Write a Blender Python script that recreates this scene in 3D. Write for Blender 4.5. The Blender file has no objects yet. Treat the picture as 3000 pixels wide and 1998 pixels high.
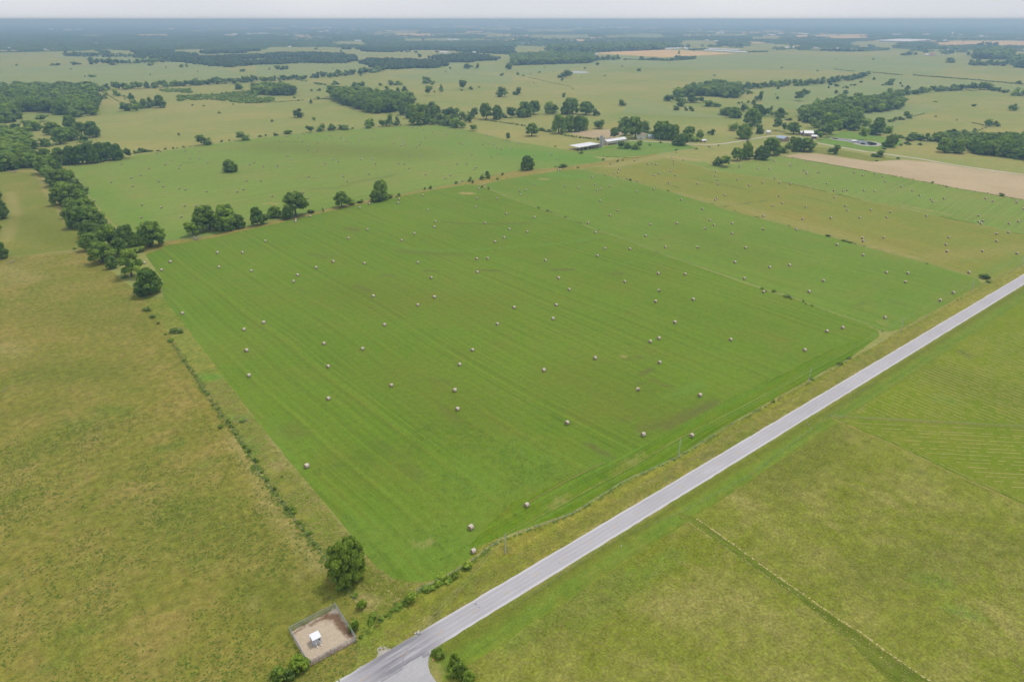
import bpy, math, random
import numpy as np
from mathutils import Vector, Matrix
from mathutils.geometry import delaunay_2d_cdt
R = math.radians
scn = bpy.context.scene
col = scn.collection

# ------------------------------------------------------------------ camera
H = 165.0            # camera height above the fields (metres)
FPX = 2000.0         # focal length in pixels of the 3000 px wide photograph
PITCH = R(25.21)
YAW = R(-38.7)       # world X runs along the road
cd = bpy.data.cameras.new('camera'); cam = bpy.data.objects.new('camera', cd); col.objects.link(cam)
cam.location = (0, 0, H); cam.rotation_euler = (R(90) - PITCH, 0, YAW)
cd.sensor_width = 36; cd.lens = 24; cd.sensor_fit = 'HORIZONTAL'; cd.clip_start = 1; cd.clip_end = 200000
scn.camera = cam
# ------------------------------------------------------------------ world (bright overcast)
SUN_EL, SUN_AZ = R(64), R(12)      # azimuth measured from world +X
world = bpy.data.worlds.new("World"); scn.world = world; world.use_nodes = True
wn = world.node_tree; wn.nodes.clear()
wo = wn.nodes.new('ShaderNodeOutputWorld'); bg = wn.nodes.new('ShaderNodeBackground')
sky = wn.nodes.new('ShaderNodeTexSky'); sky.sky_type = 'NISHITA'; sky.sun_disc = False
sky.sun_elevation = SUN_EL; sky.sun_rotation = R(90) - SUN_AZ; sky.dust_density = 3; sky.air_density = 1
mx = wn.nodes.new('ShaderNodeMixRGB'); mx.inputs[0].default_value = 0.93
tc = wn.nodes.new('ShaderNodeTexCoord'); nz = wn.nodes.new('ShaderNodeTexNoise')
mp = wn.nodes.new('ShaderNodeMapping'); mp.inputs['Scale'].default_value = (1, 1, 3.5)
nz.inputs['Scale'].default_value = 1.3; nz.inputs['Detail'].default_value = 3
cr = wn.nodes.new('ShaderNodeValToRGB')
cr.color_ramp.elements[0].position = 0.38; cr.color_ramp.elements[0].color = (6.3, 6.65, 7.45, 1)
cr.color_ramp.elements[1].position = 0.62; cr.color_ramp.elements[1].color = (7.75, 8.0, 8.4, 1)
wn.links.new(tc.outputs['Generated'], mp.inputs[0]); wn.links.new(mp.outputs[0], nz.inputs['Vector'])
wn.links.new(nz.outputs[0], cr.inputs[0]); wn.links.new(sky.outputs[0], mx.inputs[1]); wn.links.new(cr.outputs[0], mx.inputs[2])
wn.links.new(mx.outputs[0], bg.inputs[0]); wn.links.new(bg.outputs[0], wo.inputs[0]); bg.inputs[1].default_value = 0.082
sd = bpy.data.lights.new('sun', 'SUN'); sd.energy = 1.5; sd.angle = R(11); sd.color = (1.0, 0.95, 0.87)
sun = bpy.data.objects.new('sun', sd); col.objects.link(sun)
dv = Vector((math.cos(SUN_EL) * math.cos(SUN_AZ), math.cos(SUN_EL) * math.sin(SUN_AZ), math.sin(SUN_EL)))
sun.rotation_euler = dv.to_track_quat('Z', 'Y').to_euler()
scn.view_settings.view_transform = 'Standard'; scn.view_settings.look = 'None'
scn.view_settings.exposure = 0.35; scn.view_settings.gamma = 1

# ------------------------------------------------------------------ helpers: survey points -> ground
# The survey notes were read in tiles; C() turns a tile coordinate into a photo pixel, G() drops it on the ground
ORG = {11: (0, 0), 12: (750, 0), 13: (1500, 0), 14: (2250, 0), 21: (0, 500), 22: (750, 500), 23: (1500, 500), 24: (2250, 500),
       31: (0, 1000), 32: (750, 1000), 33: (1500, 1000), 34: (2250, 1000), 41: (0, 1498), 42: (750, 1498), 43: (1500, 1498), 44: (2250, 1498)}
def C(k, x, y):
    if k >= 11: o = ORG[k]; return o[0] + x / 3.136, o[1] + y / 3.136
    return 500 * k + x / 4.71, 50 + y / 4.71
CP, SP, CY, SY = math.cos(PITCH), math.sin(PITCH), math.cos(YAW), math.sin(YAW)
def G(x, y, z=0.0):
    dx, dz = (x - 1500) / FPX, -(y - 999) / FPX
    vy, vz = CP + dz * SP, -SP + dz * CP
    t = (H - z) / -vz; X, Y = dx * t, vy * t
    return Vector((X * CY - Y * SY, X * SY + Y * CY, z))
def GC(k, x, y, z=0.0): return G(*C(k, x, y), z)
def GK(k, pts, z=0.0): return [GC(k, a, b, z) for a, b in pts]
def proj(x, y, z=0.0):
    X = x * CY + y * SY; Y = -x * SY + y * CY; z = z - H
    d = Y * CP - z * SP; u = Y * SP + z * CP
    return 1500 + FPX * X / d, 999 - FPX * u / d, d
def tag(o, label=None, cat=None, group=None, kind=None):
    if label: o['label'] = label
    if cat: o['category'] = cat
    if group: o['group'] = group
    if kind: o['kind'] = kind
    return o
def empty(name, loc, rz=0.0, scale=None):
    o = bpy.data.objects.new(name, None); col.objects.link(o); o.location = loc; o.rotation_euler = (0, 0, rz)
    o.empty_display_size = 0.5
    if scale: o.scale = scale
    return o
def link(name, me, parent=None, loc=None):
    o = bpy.data.objects.new(name, me); col.objects.link(o)
    if parent: o.parent = parent
    if loc is not None: o.location = loc
    return o
class MB:
    def __init__(s): s.v = []; s.f = []; s.m = []
    def add(s, vs, fs, m=0):
        n = len(s.v); s.v += [tuple(p) for p in vs]; s.f += [tuple(i + n for i in f) for f in fs]; s.m += [m] * len(fs)
    def box(s, c, d, rz=0.0, m=0):
        cx, cy, cz = c; a, b, h = d[0] / 2, d[1] / 2, d[2] / 2; co, si = math.cos(rz), math.sin(rz)
        vs = [(cx + x * co - y * si, cy + x * si + y * co, cz + z) for z in (-h, h) for x, y in ((-a, -b), (a, -b), (a, b), (-a, b))]
        s.add(vs, [(3, 2, 1, 0), (4, 5, 6, 7), (0, 1, 5, 4), (1, 2, 6, 5), (2, 3, 7, 6), (3, 0, 4, 7)], m)
    def tube(s, a, b, r0, r1=None, n=6, m=0, cap=True):
        a, b = Vector(a), Vector(b); r1 = r0 if r1 is None else r1
        d = (b - a).normalized(); u = d.orthogonal().normalized(); w = d.cross(u)
        vs = [a + (u * math.cos(t) + w * math.sin(t)) * r0 for t in [2 * math.pi * i / n for i in range(n)]]
        vs += [b + (u * math.cos(t) + w * math.sin(t)) * r1 for t in [2 * math.pi * i / n for i in range(n)]]
        fs = [(i, (i + 1) % n, n + (i + 1) % n, n + i) for i in range(n)]
        if cap: fs += [tuple(range(n - 1, -1, -1)), tuple(range(n, 2 * n))]
        s.add(vs, fs, m)
    def build(s, name, mat, parent=None, loc=None, smooth=False):
        me = bpy.data.meshes.new(name); me.from_pydata(s.v, [], s.f)
        for q in (mat if isinstance(mat, (list, tuple)) else [mat]): me.materials.append(q)
        if len(me.materials) > 1: me.polygons.foreach_set('material_index', s.m)
        if smooth: me.polygons.foreach_set('use_smooth', [True] * len(s.f))
        me.update(); return link(name, me, parent, loc)
def np_mesh(name, verts, faces_list, mat, attr=None, parent=None):
    """verts Nx3; faces_list: arrays of shape (m,3) or (m,4); attr: dict name -> per-vertex floats"""
    me = bpy.data.meshes.new(name); me.vertices.add(len(verts)); me.vertices.foreach_set('co', np.asarray(verts, dtype=np.float32).ravel())
    loops = np.concatenate([f.ravel() for f in faces_list]); tot = np.concatenate([np.full(len(f), f.shape[1]) for f in faces_list])
    st = np.concatenate([[0], np.cumsum(tot)[:-1]])
    me.loops.add(len(loops)); me.loops.foreach_set('vertex_index', loops.astype(np.int32))
    me.polygons.add(len(tot)); me.polygons.foreach_set('loop_start', st.astype(np.int32)); me.polygons.foreach_set('loop_total', tot.astype(np.int32))
    me.update(calc_edges=True)
    if attr:
        for k, a in attr.items():
            at = me.attributes.new(k, 'FLOAT', 'POINT'); at.data.foreach_set('value', np.asarray(a, dtype=np.float32))
    me.materials.append(mat); return link(name, me, parent)

# ------------------------------------------------------------------ materials
E0 = 1.18   # overcast illumination: picture value = albedo * E0
def lin(c):
    c = c / 255.0
    return c / 12.92 if c <= 0.04045 else ((c + 0.055) / 1.055) ** 2.4
def A(r, g, b, k=1.0): return (lin(r) / E0 * k, lin(g) / E0 * k, lin(b) / E0 * k, 1)
class NT:
    def __init__(s, name, rough=0.95, spec=0.04):
        s.m = bpy.data.materials.new(name); s.m.use_nodes = True; s.t = s.m.node_tree; s.t.nodes.clear()
        s.out = s.t.nodes.new('ShaderNodeOutputMaterial'); s.b = s.t.nodes.new('ShaderNodeBsdfPrincipled')
        s.b.inputs['Roughness'].default_value = rough; s.b.inputs['Specular IOR Level'].default_value = spec
        s.t.links.new(s.b.outputs[0], s.out.inputs[0]); s.pos = None
    def n(s, t, **kw):
        n = s.t.nodes.new(t)
        for k, v in kw.items(): setattr(n, k, v)
        return n
    def l(s, a, b): s.t.links.new(a, b)
    def put(s, sock, v):
        if hasattr(v, 'is_linked') or hasattr(v, 'links'): s.l(v, sock)
        elif v is not None: sock.default_value = v
    def P(s):
        if s.pos is None: s.pos = s.n('ShaderNodeNewGeometry').outputs['Position']
        return s.pos
    def noise(s, scale, detail=3, rough=0.55, vec=None, dist=0.0):
        n = s.n('ShaderNodeTexNoise'); n.inputs['Scale'].default_value = scale; n.inputs['Detail'].default_value = detail
        n.inputs['Roughness'].default_value = rough; n.inputs['Distortion'].default_value = dist; s.l(vec or s.P(), n.inputs['Vector']); return n.outputs[0]
    def noise1(s, w, scale, detail=2):
        n = s.n('ShaderNodeTexNoise', noise_dimensions='1D'); n.inputs['Scale'].default_value = scale; n.inputs['Detail'].default_value = detail
        s.l(w, n.inputs['W']); return n.outputs[0]
    def ramp(s, fac, a, b, va=0.0, vb=1.0):
        n = s.n('ShaderNodeMapRange'); n.clamp = True
        for i, v in enumerate((a, b, va, vb)): n.inputs[i + 1].default_value = v
        s.put(n.inputs[0], fac); return n.outputs[0]
    def mix(s, fac, a, b, mode='MIX'):
        n = s.n('ShaderNodeMixRGB', blend_type=mode); s.put(n.inputs[0], fac); s.put(n.inputs[1], a); s.put(n.inputs[2], b); return n.outputs[0]
    def math(s, op, a, b=None):
        n = s.n('ShaderNodeMath', operation=op); s.put(n.inputs[0], a)
        if b is not None: s.put(n.inputs[1], b)
        return n.outputs[0]
    def across(s, ang, warp=0.0):
        """signed distance across rows that run at the world angle ang (degrees)"""
        n = s.n('ShaderNodeVectorMath', operation='DOT_PRODUCT'); s.l(s.P(), n.inputs[0])
        n.inputs[1].default_value = (-math.sin(R(ang)), math.cos(R(ang)), 0); o = n.outputs['Value']
        if warp: o = s.math('ADD', o, s.math('MULTIPLY', s.noise(0.006, 1), warp))
        return o
    def attr(s, name): return s.n('ShaderNodeAttribute', attribute_name=name).outputs['Fac']
    def gain(s, colr, fac, lo, hi):
        """multiply a colour by lo..hi following fac"""
        m = s.ramp(fac, 0.3, 0.7, lo, hi); c = s.n('ShaderNodeCombineColor')
        for i in range(3): s.l(m, c.inputs[i])
        return s.mix(1.0, colr, c.outputs[0], 'MULTIPLY')
    def bump(s, h, dist=0.3, strength=0.6):
        b = s.n('ShaderNodeBump'); b.inputs['Strength'].default_value = strength; b.inputs['Distance'].default_value = dist
        s.l(h, b.inputs['Height']); s.l(b.outputs[0], s.b.inputs['Normal'])
    def done(s, colr): s.put(s.b.inputs['Base Color'], colr); return s.m
def grass(name, base, alt, dry, patch=0.5, rows=None, rowstr=0.0, big=0.008, mid=0.035, fine=1.3, finestr=0.3, midstr=1.0, tint=False,
          speck=None, lush=None, mott=0.3):
    """ground cover: large soft patches, mid clumps, row streaks and fine leafy grain"""
    if fine >= 1.0: base, alt, dry = [(q[0], q[1], q[2] * 0.74, 1) for q in (base, alt, dry)]
    t = NT(name)
    c = t.mix(t.ramp(t.noise(big, 4, 0.6), 0.36, 0.64), base, alt)
    m2 = t.noise(mid, 5, 0.65, dist=0.6)
    c = t.mix(t.math('MULTIPLY', t.ramp(m2, 0.45, 0.72), patch), c, dry)
    if rows is not None:
        a = t.across(rows, 14.0)
        s1 = t.noise1(a, 0.30, 3); s2 = t.noise1(a, 0.06, 1); s3 = t.noise1(a, 0.9, 1)
        br = t.ramp(t.noise(0.02, 3), 0.35, 0.65, 0.35, 1.0)
        st = t.math('ADD', t.math('ADD', t.math('MULTIPLY', s1, 0.55), t.math('MULTIPLY', s2, 0.12)), t.math('MULTIPLY', s3, 0.3))
        st = t.math('ADD', t.math('MULTIPLY', t.math('SUBTRACT', st, 0.5), t.math('MULTIPLY', br, 1.6)), 0.5)
        c = t.gain(c, st, 1 - rowstr, 1 + rowstr)
        c = t.mix(t.ramp(t.noise1(a, 0.23, 1), 0.55, 0.8, 0, 0.35 * min(1, rowstr * 6)), c, dry)
    if tint:
        grain = t.noise(0.35, 4, 0.7)
        def edge(a): return t.ramp(t.math('ADD', t.attr(a), t.math('MULTIPLY', t.math('SUBTRACT', grain, 0.5), 0.8)), 0.12, 0.9)
        c = t.mix(edge('t_brown'), c, A(112, 118, 60)); c = t.mix(edge('t_lush'), c, lush or A(114, 148, 58)); c = t.mix(edge('t_tan'), c, A(172, 158, 100))
        c = t.mix(edge('t_olive'), c, A(116, 124, 48))
    if fine >= 1.0: c = t.mix(t.math('MULTIPLY', t.ramp(t.noise(0.14, 5, 0.75, dist=0.8), 0.47, 0.62), mott), c, alt); c = t.mix(t.math('MULTIPLY', t.ramp(t.noise(0.21, 5, 0.75, dist=0.8), 0.52, 0.68), mott * 0.7), c, dry)
    f1 = t.noise(fine, 4, 0.75); f2 = t.noise(fine * 0.22, 4, 0.7)
    c = t.gain(c, f1, 1 - finestr, 1 + finestr); c = t.gain(c, f2, 1 - finestr * 0.5 * midstr, 1 + finestr * 0.5 * midstr)
    if speck:
        v = t.noise(speck[1], 2, 0.5); zone = t.ramp(t.noise(0.03, 3), 0.42, 0.62)
        c = t.mix(t.math('MULTIPLY', t.ramp(v, 0.60, 0.72), zone), c, speck[0])
        v2 = t.noise(speck[1] * 2.3, 2, 0.6); zone2 = t.ramp(t.noise(0.022, 3, 0.6), 0.5, 0.7)
        c = t.mix(t.math('MULTIPLY', t.ramp(v2, 0.62, 0.74), zone2), c, speck[2])
    t.bump(t.math('ADD', f1, f2), 0.35, 0.5)
    return t.done(c)
def plain(name, rgb, rough=0.7, var=0.12, scale=2.0, spec=0.3, metal=0.0, stripe=None):
    t = NT(name, rough, spec); t.b.inputs['Metallic'].default_value = metal
    c = t.gain(rgb, t.noise(scale, 4, 0.6), 1 - var, 1 + var); c = t.gain(c, t.noise(scale * 0.1, 2), 1 - var * 0.7, 1 + var * 0.7)
    return t.done(c)
M = {}
M['ground'] = grass('pasture_ground', A(158, 157, 88), A(138, 150, 78), A(176, 160, 98), 0.65, big=0.0018, mid=0.008, fine=0.35, finestr=0.14)
M['pasture_left'] = grass('olive_pasture', A(144, 137, 72), A(123, 131, 60), A(166, 145, 98), 0.75, rows=92, rowstr=0.05, big=0.012, mid=0.045, fine=1.5, finestr=0.32, midstr=1.8, tint=True, mott=0.5,
                          lush=A(112, 130, 52), speck=(A(92, 114, 38), 1.5, A(176, 168, 112)))
M['pasture_green'] = grass('green_pasture', A(140, 141, 76), A(126, 137, 66), A(158, 144, 88), 0.6, big=0.010, mid=0.03, fine=1.2, finestr=0.22, tint=True, lush=A(112, 134, 52))
M['hay_field'] = grass('mown_hay_field', A(117, 143, 56), A(108, 137, 50), A(128, 134, 62), 0.6, rows=92, rowstr=0.15, big=0.010, mid=0.035, fine=1.6, finestr=0.24, tint=True)
M['hay_field_far'] = grass('mown_hay_field_far', A(122, 148, 66), A(112, 141, 58), A(136, 140, 72), 0.6, rows=88, rowstr=0.13, big=0.007, mid=0.03, fine=1.2, finestr=0.2, tint=True)
M['hay_field_back'] = grass('mown_hay_field_back', A(134, 154, 70), A(125, 148, 62), A(146, 146, 78), 0.65, rows=6, rowstr=0.12, big=0.005, mid=0.018, fine=0.8, finestr=0.16, tint=True)
M['hay_field_brown'] = grass('mown_brownish_field', A(144, 147, 78), A(130, 144, 66), A(160, 144, 84), 0.7, rows=78, rowstr=0.17, big=0.005, mid=0.02, fine=1.0, finestr=0.18, tint=True)
M['headland'] = grass('headland_rows', A(108, 140, 42), A(100, 132, 36), A(134, 134, 58), 0.5, rows=0, rowstr=0.3, big=0.02, mid=0.06, fine=1.6, finestr=0.25, tint=True)
M['rough'] = grass('rough_strip', A(136, 144, 74), A(116, 132, 54), A(160, 150, 88), 0.8, big=0.02, mid=0.09, fine=1.4, finestr=0.36, midstr=1.6, tint=True)
M['verge'] = grass('road_verge', A(144, 145, 66), A(122, 136, 56), A(162, 147, 84), 0.8, rows=0, rowstr=0.12, big=0.02, mid=0.08, fine=1.4, finestr=0.38, midstr=1.5, tint=True)
M['ditch'] = grass('green_ditch', A(122, 142, 56), A(112, 132, 50), A(144, 142, 70), 0.9, rows=0, rowstr=0.16, big=0.03, mid=0.09, fine=1.5, finestr=0.3, tint=True)
M['strip'] = grass('mown_meadow_strip', A(113, 128, 54), A(105, 121, 46), A(128, 132, 62), 0.6, rows=-92, rowstr=0.14, big=0.03, mid=0.09, fine=1.5, finestr=0.25)
M['meadow'] = grass('uncut_meadow', A(137, 142, 68), A(124, 134, 50), A(158, 152, 96), 0.9, big=0.014, mid=0.06, fine=1.1, finestr=0.4, midstr=1.3, tint=True, mott=0.25)
M['raked'] = grass('raked_field', A(128, 144, 44), A(116, 136, 44), A(146, 146, 70), 0.6, big=0.012, mid=0.05, fine=1.3, finestr=0.25, tint=True)
M['tan_field'] = grass('tan_ploughed_field', A(188, 168, 132), A(200, 180, 144), A(182, 162, 124), 0.7, rows=84, rowstr=0.07, big=0.006, mid=0.02, fine=0.9, finestr=0.1)
M['wheat'] = grass('ripe_wheat', A(222, 186, 130), A(212, 180, 124), A(200, 176, 116), 0.6, big=0.004, mid=0.012, fine=0.3, finestr=0.06)
M['lawn'] = grass('farm_lawn', A(112, 146, 52), A(122, 150, 66), A(140, 146, 76), 0.6, big=0.012, mid=0.04, fine=0.9, finestr=0.2)
M['green_far'] = grass('far_green_pasture', A(136, 152, 88), A(148, 156, 96), A(160, 156, 98), 0.6, big=0.004, mid=0.01, fine=0.3, finestr=0.1)
M['crop'] = grass('far_crop', A(88, 132, 66), A(96, 138, 70), A(110, 140, 76), 0.4, big=0.004, mid=0.01, fine=0.3, finestr=0.08)
M['soil'] = grass('field_lane', A(152, 142, 84), A(138, 138, 72), A(176, 150, 100), 0.9, big=0.03, mid=0.08, fine=1.2, finestr=0.3)
M['white_roof'] = plain('white_metal_roof', (0.72, 0.73, 0.75, 1), 0.45, 0.06, 1.5)
M['white_wall'] = plain('white_wall', (0.66, 0.65, 0.62, 1), 0.7, 0.1, 1.0)
M['cream_wall'] = plain('cream_wall', (0.52, 0.48, 0.38, 1), 0.7, 0.1, 1.0)
M['tan_wall'] = plain('tan_wall', (0.38, 0.29, 0.22, 1), 0.8, 0.15, 1.0)
M['blue_roof'] = plain('blue_grey_roof', (0.34, 0.42, 0.54, 1), 0.45, 0.08, 1.5)
M['green_roof'] = plain('green_grey_roof', (0.30, 0.42, 0.40, 1), 0.6, 0.1, 1.5)
M['brown_roof'] = plain('tan_shingle', (0.42, 0.36, 0.26, 1), 0.8, 0.12, 1.5)
M['dark'] = plain('dark_opening', (0.03, 0.03, 0.035, 1), 0.8, 0.1, 2.0)
M['concrete'] = plain('grey_concrete', (0.42, 0.42, 0.42, 1), 0.85, 0.15, 1.2)
M['steel'] = plain('galvanised_steel', (0.42, 0.45, 0.48, 1), 0.45, 0.1, 3.0, 0.4, 0.3)
M['wood'] = plain('weathered_wood', (0.52, 0.50, 0.46, 1), 0.85, 0.2, 6.0)
M['deadwood'] = plain('grey_dead_wood', (0.32, 0.28, 0.25, 1), 0.9, 0.25, 6.0)
M['wire'] = plain('bright_wire', (0.36, 0.40, 0.30, 1), 0.5, 0.1, 1.0)
M['red'] = plain('rust_red_machine', (0.32, 0.07, 0.05, 1), 0.6, 0.3, 2.0)
M['bluem'] = plain('blue_machine', (0.05, 0.08, 0.20, 1), 0.6, 0.3, 2.0)
M['orange'] = plain('orange_plastic', (0.75, 0.22, 0.06, 1), 0.6, 0.1, 4.0)
M['yellow'] = plain('yellow_plastic', (0.75, 0.48, 0.06, 1), 0.6, 0.1, 4.0)
M['pink'] = plain('pink_plastic', (0.7, 0.22, 0.3, 1), 0.6, 0.1, 4.0)
M['gravel'] = plain('pale_gravel', (0.40, 0.37, 0.32, 1), 0.95, 0.16, 3.0)
M['track'] = plain('dusty_track', (0.50, 0.45, 0.35, 1), 0.95, 0.12, 1.0)
def bark():
    t = NT('tree_bark', 0.95); return t.done(t.gain((0.13, 0.11, 0.09, 1), t.noise(1.5, 4), 0.7, 1.3))
M['bark'] = bark()
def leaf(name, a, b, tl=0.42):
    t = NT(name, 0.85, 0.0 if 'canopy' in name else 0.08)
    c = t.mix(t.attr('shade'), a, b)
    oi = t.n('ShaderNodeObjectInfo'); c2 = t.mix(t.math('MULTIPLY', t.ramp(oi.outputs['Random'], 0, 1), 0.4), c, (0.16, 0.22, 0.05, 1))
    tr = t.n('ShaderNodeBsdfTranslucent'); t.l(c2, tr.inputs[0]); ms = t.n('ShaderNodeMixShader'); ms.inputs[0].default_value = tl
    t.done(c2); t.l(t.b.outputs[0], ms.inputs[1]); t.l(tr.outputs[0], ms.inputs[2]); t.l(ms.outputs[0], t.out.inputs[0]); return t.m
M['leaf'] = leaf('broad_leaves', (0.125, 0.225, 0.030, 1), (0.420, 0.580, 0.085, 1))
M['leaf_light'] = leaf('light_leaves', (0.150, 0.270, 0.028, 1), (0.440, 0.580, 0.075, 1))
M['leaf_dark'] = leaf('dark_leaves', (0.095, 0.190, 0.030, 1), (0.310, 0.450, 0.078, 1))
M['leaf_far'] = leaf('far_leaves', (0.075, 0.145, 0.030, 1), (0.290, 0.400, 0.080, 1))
M['canopy'] = leaf('woodland_canopy', (0.008, 0.020, 0.010, 1), (0.070, 0.110, 0.034, 1), 0.05)  # albedo darkened: self-shadow among the crowns is put into the colour
def water(name, c, rough=0.06):
    t = NT(name, rough, 0.5); t.bump(t.noise(0.8, 3), 0.02, 0.3); return t.done(c)
M['pond'] = water('dark_pond', (0.010, 0.014, 0.014, 1)); M['pond_pale'] = water('pale_pond', (0.40, 0.40, 0.38, 1), 0.35)
M['pond_sky'] = water('sky_lit_pond', (0.30, 0.32, 0.32, 1), 0.2)
def bale_mats():
    t = NT('weathered_hay', 0.95); c = t.gain(A(222, 210, 196), t.noise(3.0, 4, 0.7), 0.8, 1.18)
    oi = t.n('ShaderNodeObjectInfo'); c = t.mix(t.math('MULTIPLY', oi.outputs['Random'], 0.35), c, A(206, 186, 160)); t.bump(t.noise(8, 4), 0.05, 0.8); a = t.done(c)
    t = NT('hay_bale_end', 0.95); c = t.gain(A(176, 150, 130), t.noise(4.0, 4, 0.7), 0.7, 1.25); t.bump(t.noise(6, 4), 0.06, 0.8); return [a, t.done(c)]
M['bale'] = bale_mats()

# ------------------------------------------------------------------ setting: ground, fields, road
def disc(name, rad, z, mat, kind='structure'):
    rs = [0] + list(np.geomspace(50, rad, 40)); n = 96; vs = [(0, 0, z)]
    for r in rs[1:]: vs += [(r * math.cos(2 * math.pi * i / n), r * math.sin(2 * math.pi * i / n), z) for i in range(n)]
    fs = [(0, 1 + i, 1 + (i + 1) % n) for i in range(n)]
    for k in range(len(rs) - 2):
        b = 1 + k * n; fs += [(b + i, b + n + i, b + n + (i + 1) % n, b + (i + 1) % n) for i in range(n)]
    me = bpy.data.meshes.new(name); me.from_pydata(vs, [], fs); me.materials.append(mat); me.update(); return tag(link(name, me), kind=kind)
RAD = 34000
disc('ground', RAD, 0.0, M['ground'])
rng = np.random.default_rng(5)
def chain(pts, step, jit):
    out = []
    for i in range(len(pts)):
        a, b = np.array(pts[i][:2]), np.array(pts[(i + 1) % len(pts)][:2]); L = np.linalg.norm(b - a); k = max(1, int(L / step))
        d = (b - a) / max(L, 1e-6); nrm = np.array([-d[1], d[0]])
        for j in range(k):
            p = a + (b - a) * j / k
            out.append(p + nrm * rng.normal(0, jit) if j else p)
    return np.array(out)
def inside(poly, X, Y):
    r = np.zeros(len(X), bool); n = len(poly); j = n - 1
    for i in range(n):
        xi, yi, xj, yj = poly[i][0], poly[i][1], poly[j][0], poly[j][1]
        c = ((yi > Y) != (yj > Y)) & (X < (xj - xi) * (Y - yi) / (yj - yi + 1e-12) + xi); r ^= c; j = i
    return r
def dist_line(P2, line):
    d = np.full(len(P2), 1e9)
    if len(line) == 1: return np.linalg.norm(P2 - np.array(line[0][:2]), axis=1)
    for a, b in zip(line[:-1], line[1:]):
        a, b = np.array(a[:2]), np.array(b[:2]); ab = b - a
        t = np.clip(((P2 - a) @ ab) / (ab @ ab + 1e-9), 0, 1); d = np.minimum(d, np.linalg.norm(P2 - (a + t[:, None] * ab), axis=1))
    return d
def field(name, pts, z, mat, cell=None, tints=(), jit=0.35, step=7.0):
    """one sheet of ground cover; tints = (attribute, polyline, half width, strength)"""
    bd = chain(pts, step, jit)
    if cell:
        x0, y0 = bd.min(0); x1, y1 = bd.max(0)
        gx, gy = np.meshgrid(np.arange(x0 + cell / 2, x1, cell), np.arange(y0 + cell / 2, y1, cell)); gx = gx.ravel(); gy = gy.ravel()
        gx += (np.floor((gy - y0) / cell) % 2) * cell * 0.5
        k = inside(bd, gx, gy); g = np.stack([gx[k], gy[k]], 1)
        k = dist_line(g, list(bd) + [bd[0]]) > cell * 0.4; g = g[k]
        allp = np.concatenate([bd, g])
    else: allp = bd
    n = len(bd); vs, _, fs, _, _, _ = delaunay_2d_cdt([Vector(p) for p in allp], [], [list(range(n))], 1, 1e-5)
    me = bpy.data.meshes.new(name); me.from_pydata([(v[0], v[1], z) for v in vs], [], fs); me.materials.append(mat); me.update()
    if me.polygons[0].normal.z < 0: me.flip_normals()
    if cell:
        P2 = np.array([(v[0], v[1]) for v in vs])
        for at in ('t_brown', 't_lush', 't_tan', 't_olive'):
            val = np.zeros(len(P2))
            for t in tints:
                if t[0] == at: val = np.maximum(val, t[3] * np.exp(-(dist_line(P2, t[1]) / t[2]) ** 2))
            a = me.attributes.new(at, 'FLOAT', 'POINT'); a.data.foreach_set('value', val.astype(np.float32))
    return tag(link(name, me), kind='structure')

ROAD_Y0, ROAD_Y1 = 124.75, 131.65      # the road runs straight along world X
F1 = (GK(21, [(1335, 775), (1520, 692), (1900, 627), (2352, 530)]) + GK(22, [(500, 412), (1050, 292), (1560, 192), (1930, 128), (2050, 135), (2352, 262)])
      + GK(23, [(250, 350), (500, 440), (800, 560), (1000, 620), (1300, 740), (1700, 880), (2352, 1110)])
      + GK(24, [(230, 1172), (540, 1292), (860, 1400), (1010, 1470), (1025, 1520), (960, 1568)])
      + GK(34, [(760, 150), (0, 560)]) + GK(33, [(2000, 762), (1530, 1052), (1000, 1290), (560, 1568)])
      + GK(42, [(2200, 255), (2060, 320), (1950, 440), (1850, 510), (1740, 580), (1640, 625), (1540, 650), (1400, 645), (1250, 610), (1130, 535), (1040, 440), (940, 300), (850, 185), (700, 0)])
      + GK(32, [(350, 1150), (0, 722)]) + GK(31, [(1810, 0)]) + GK(21, [(1500, 1180), (1490, 1000)]))
rowsF1 = 92
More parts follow.
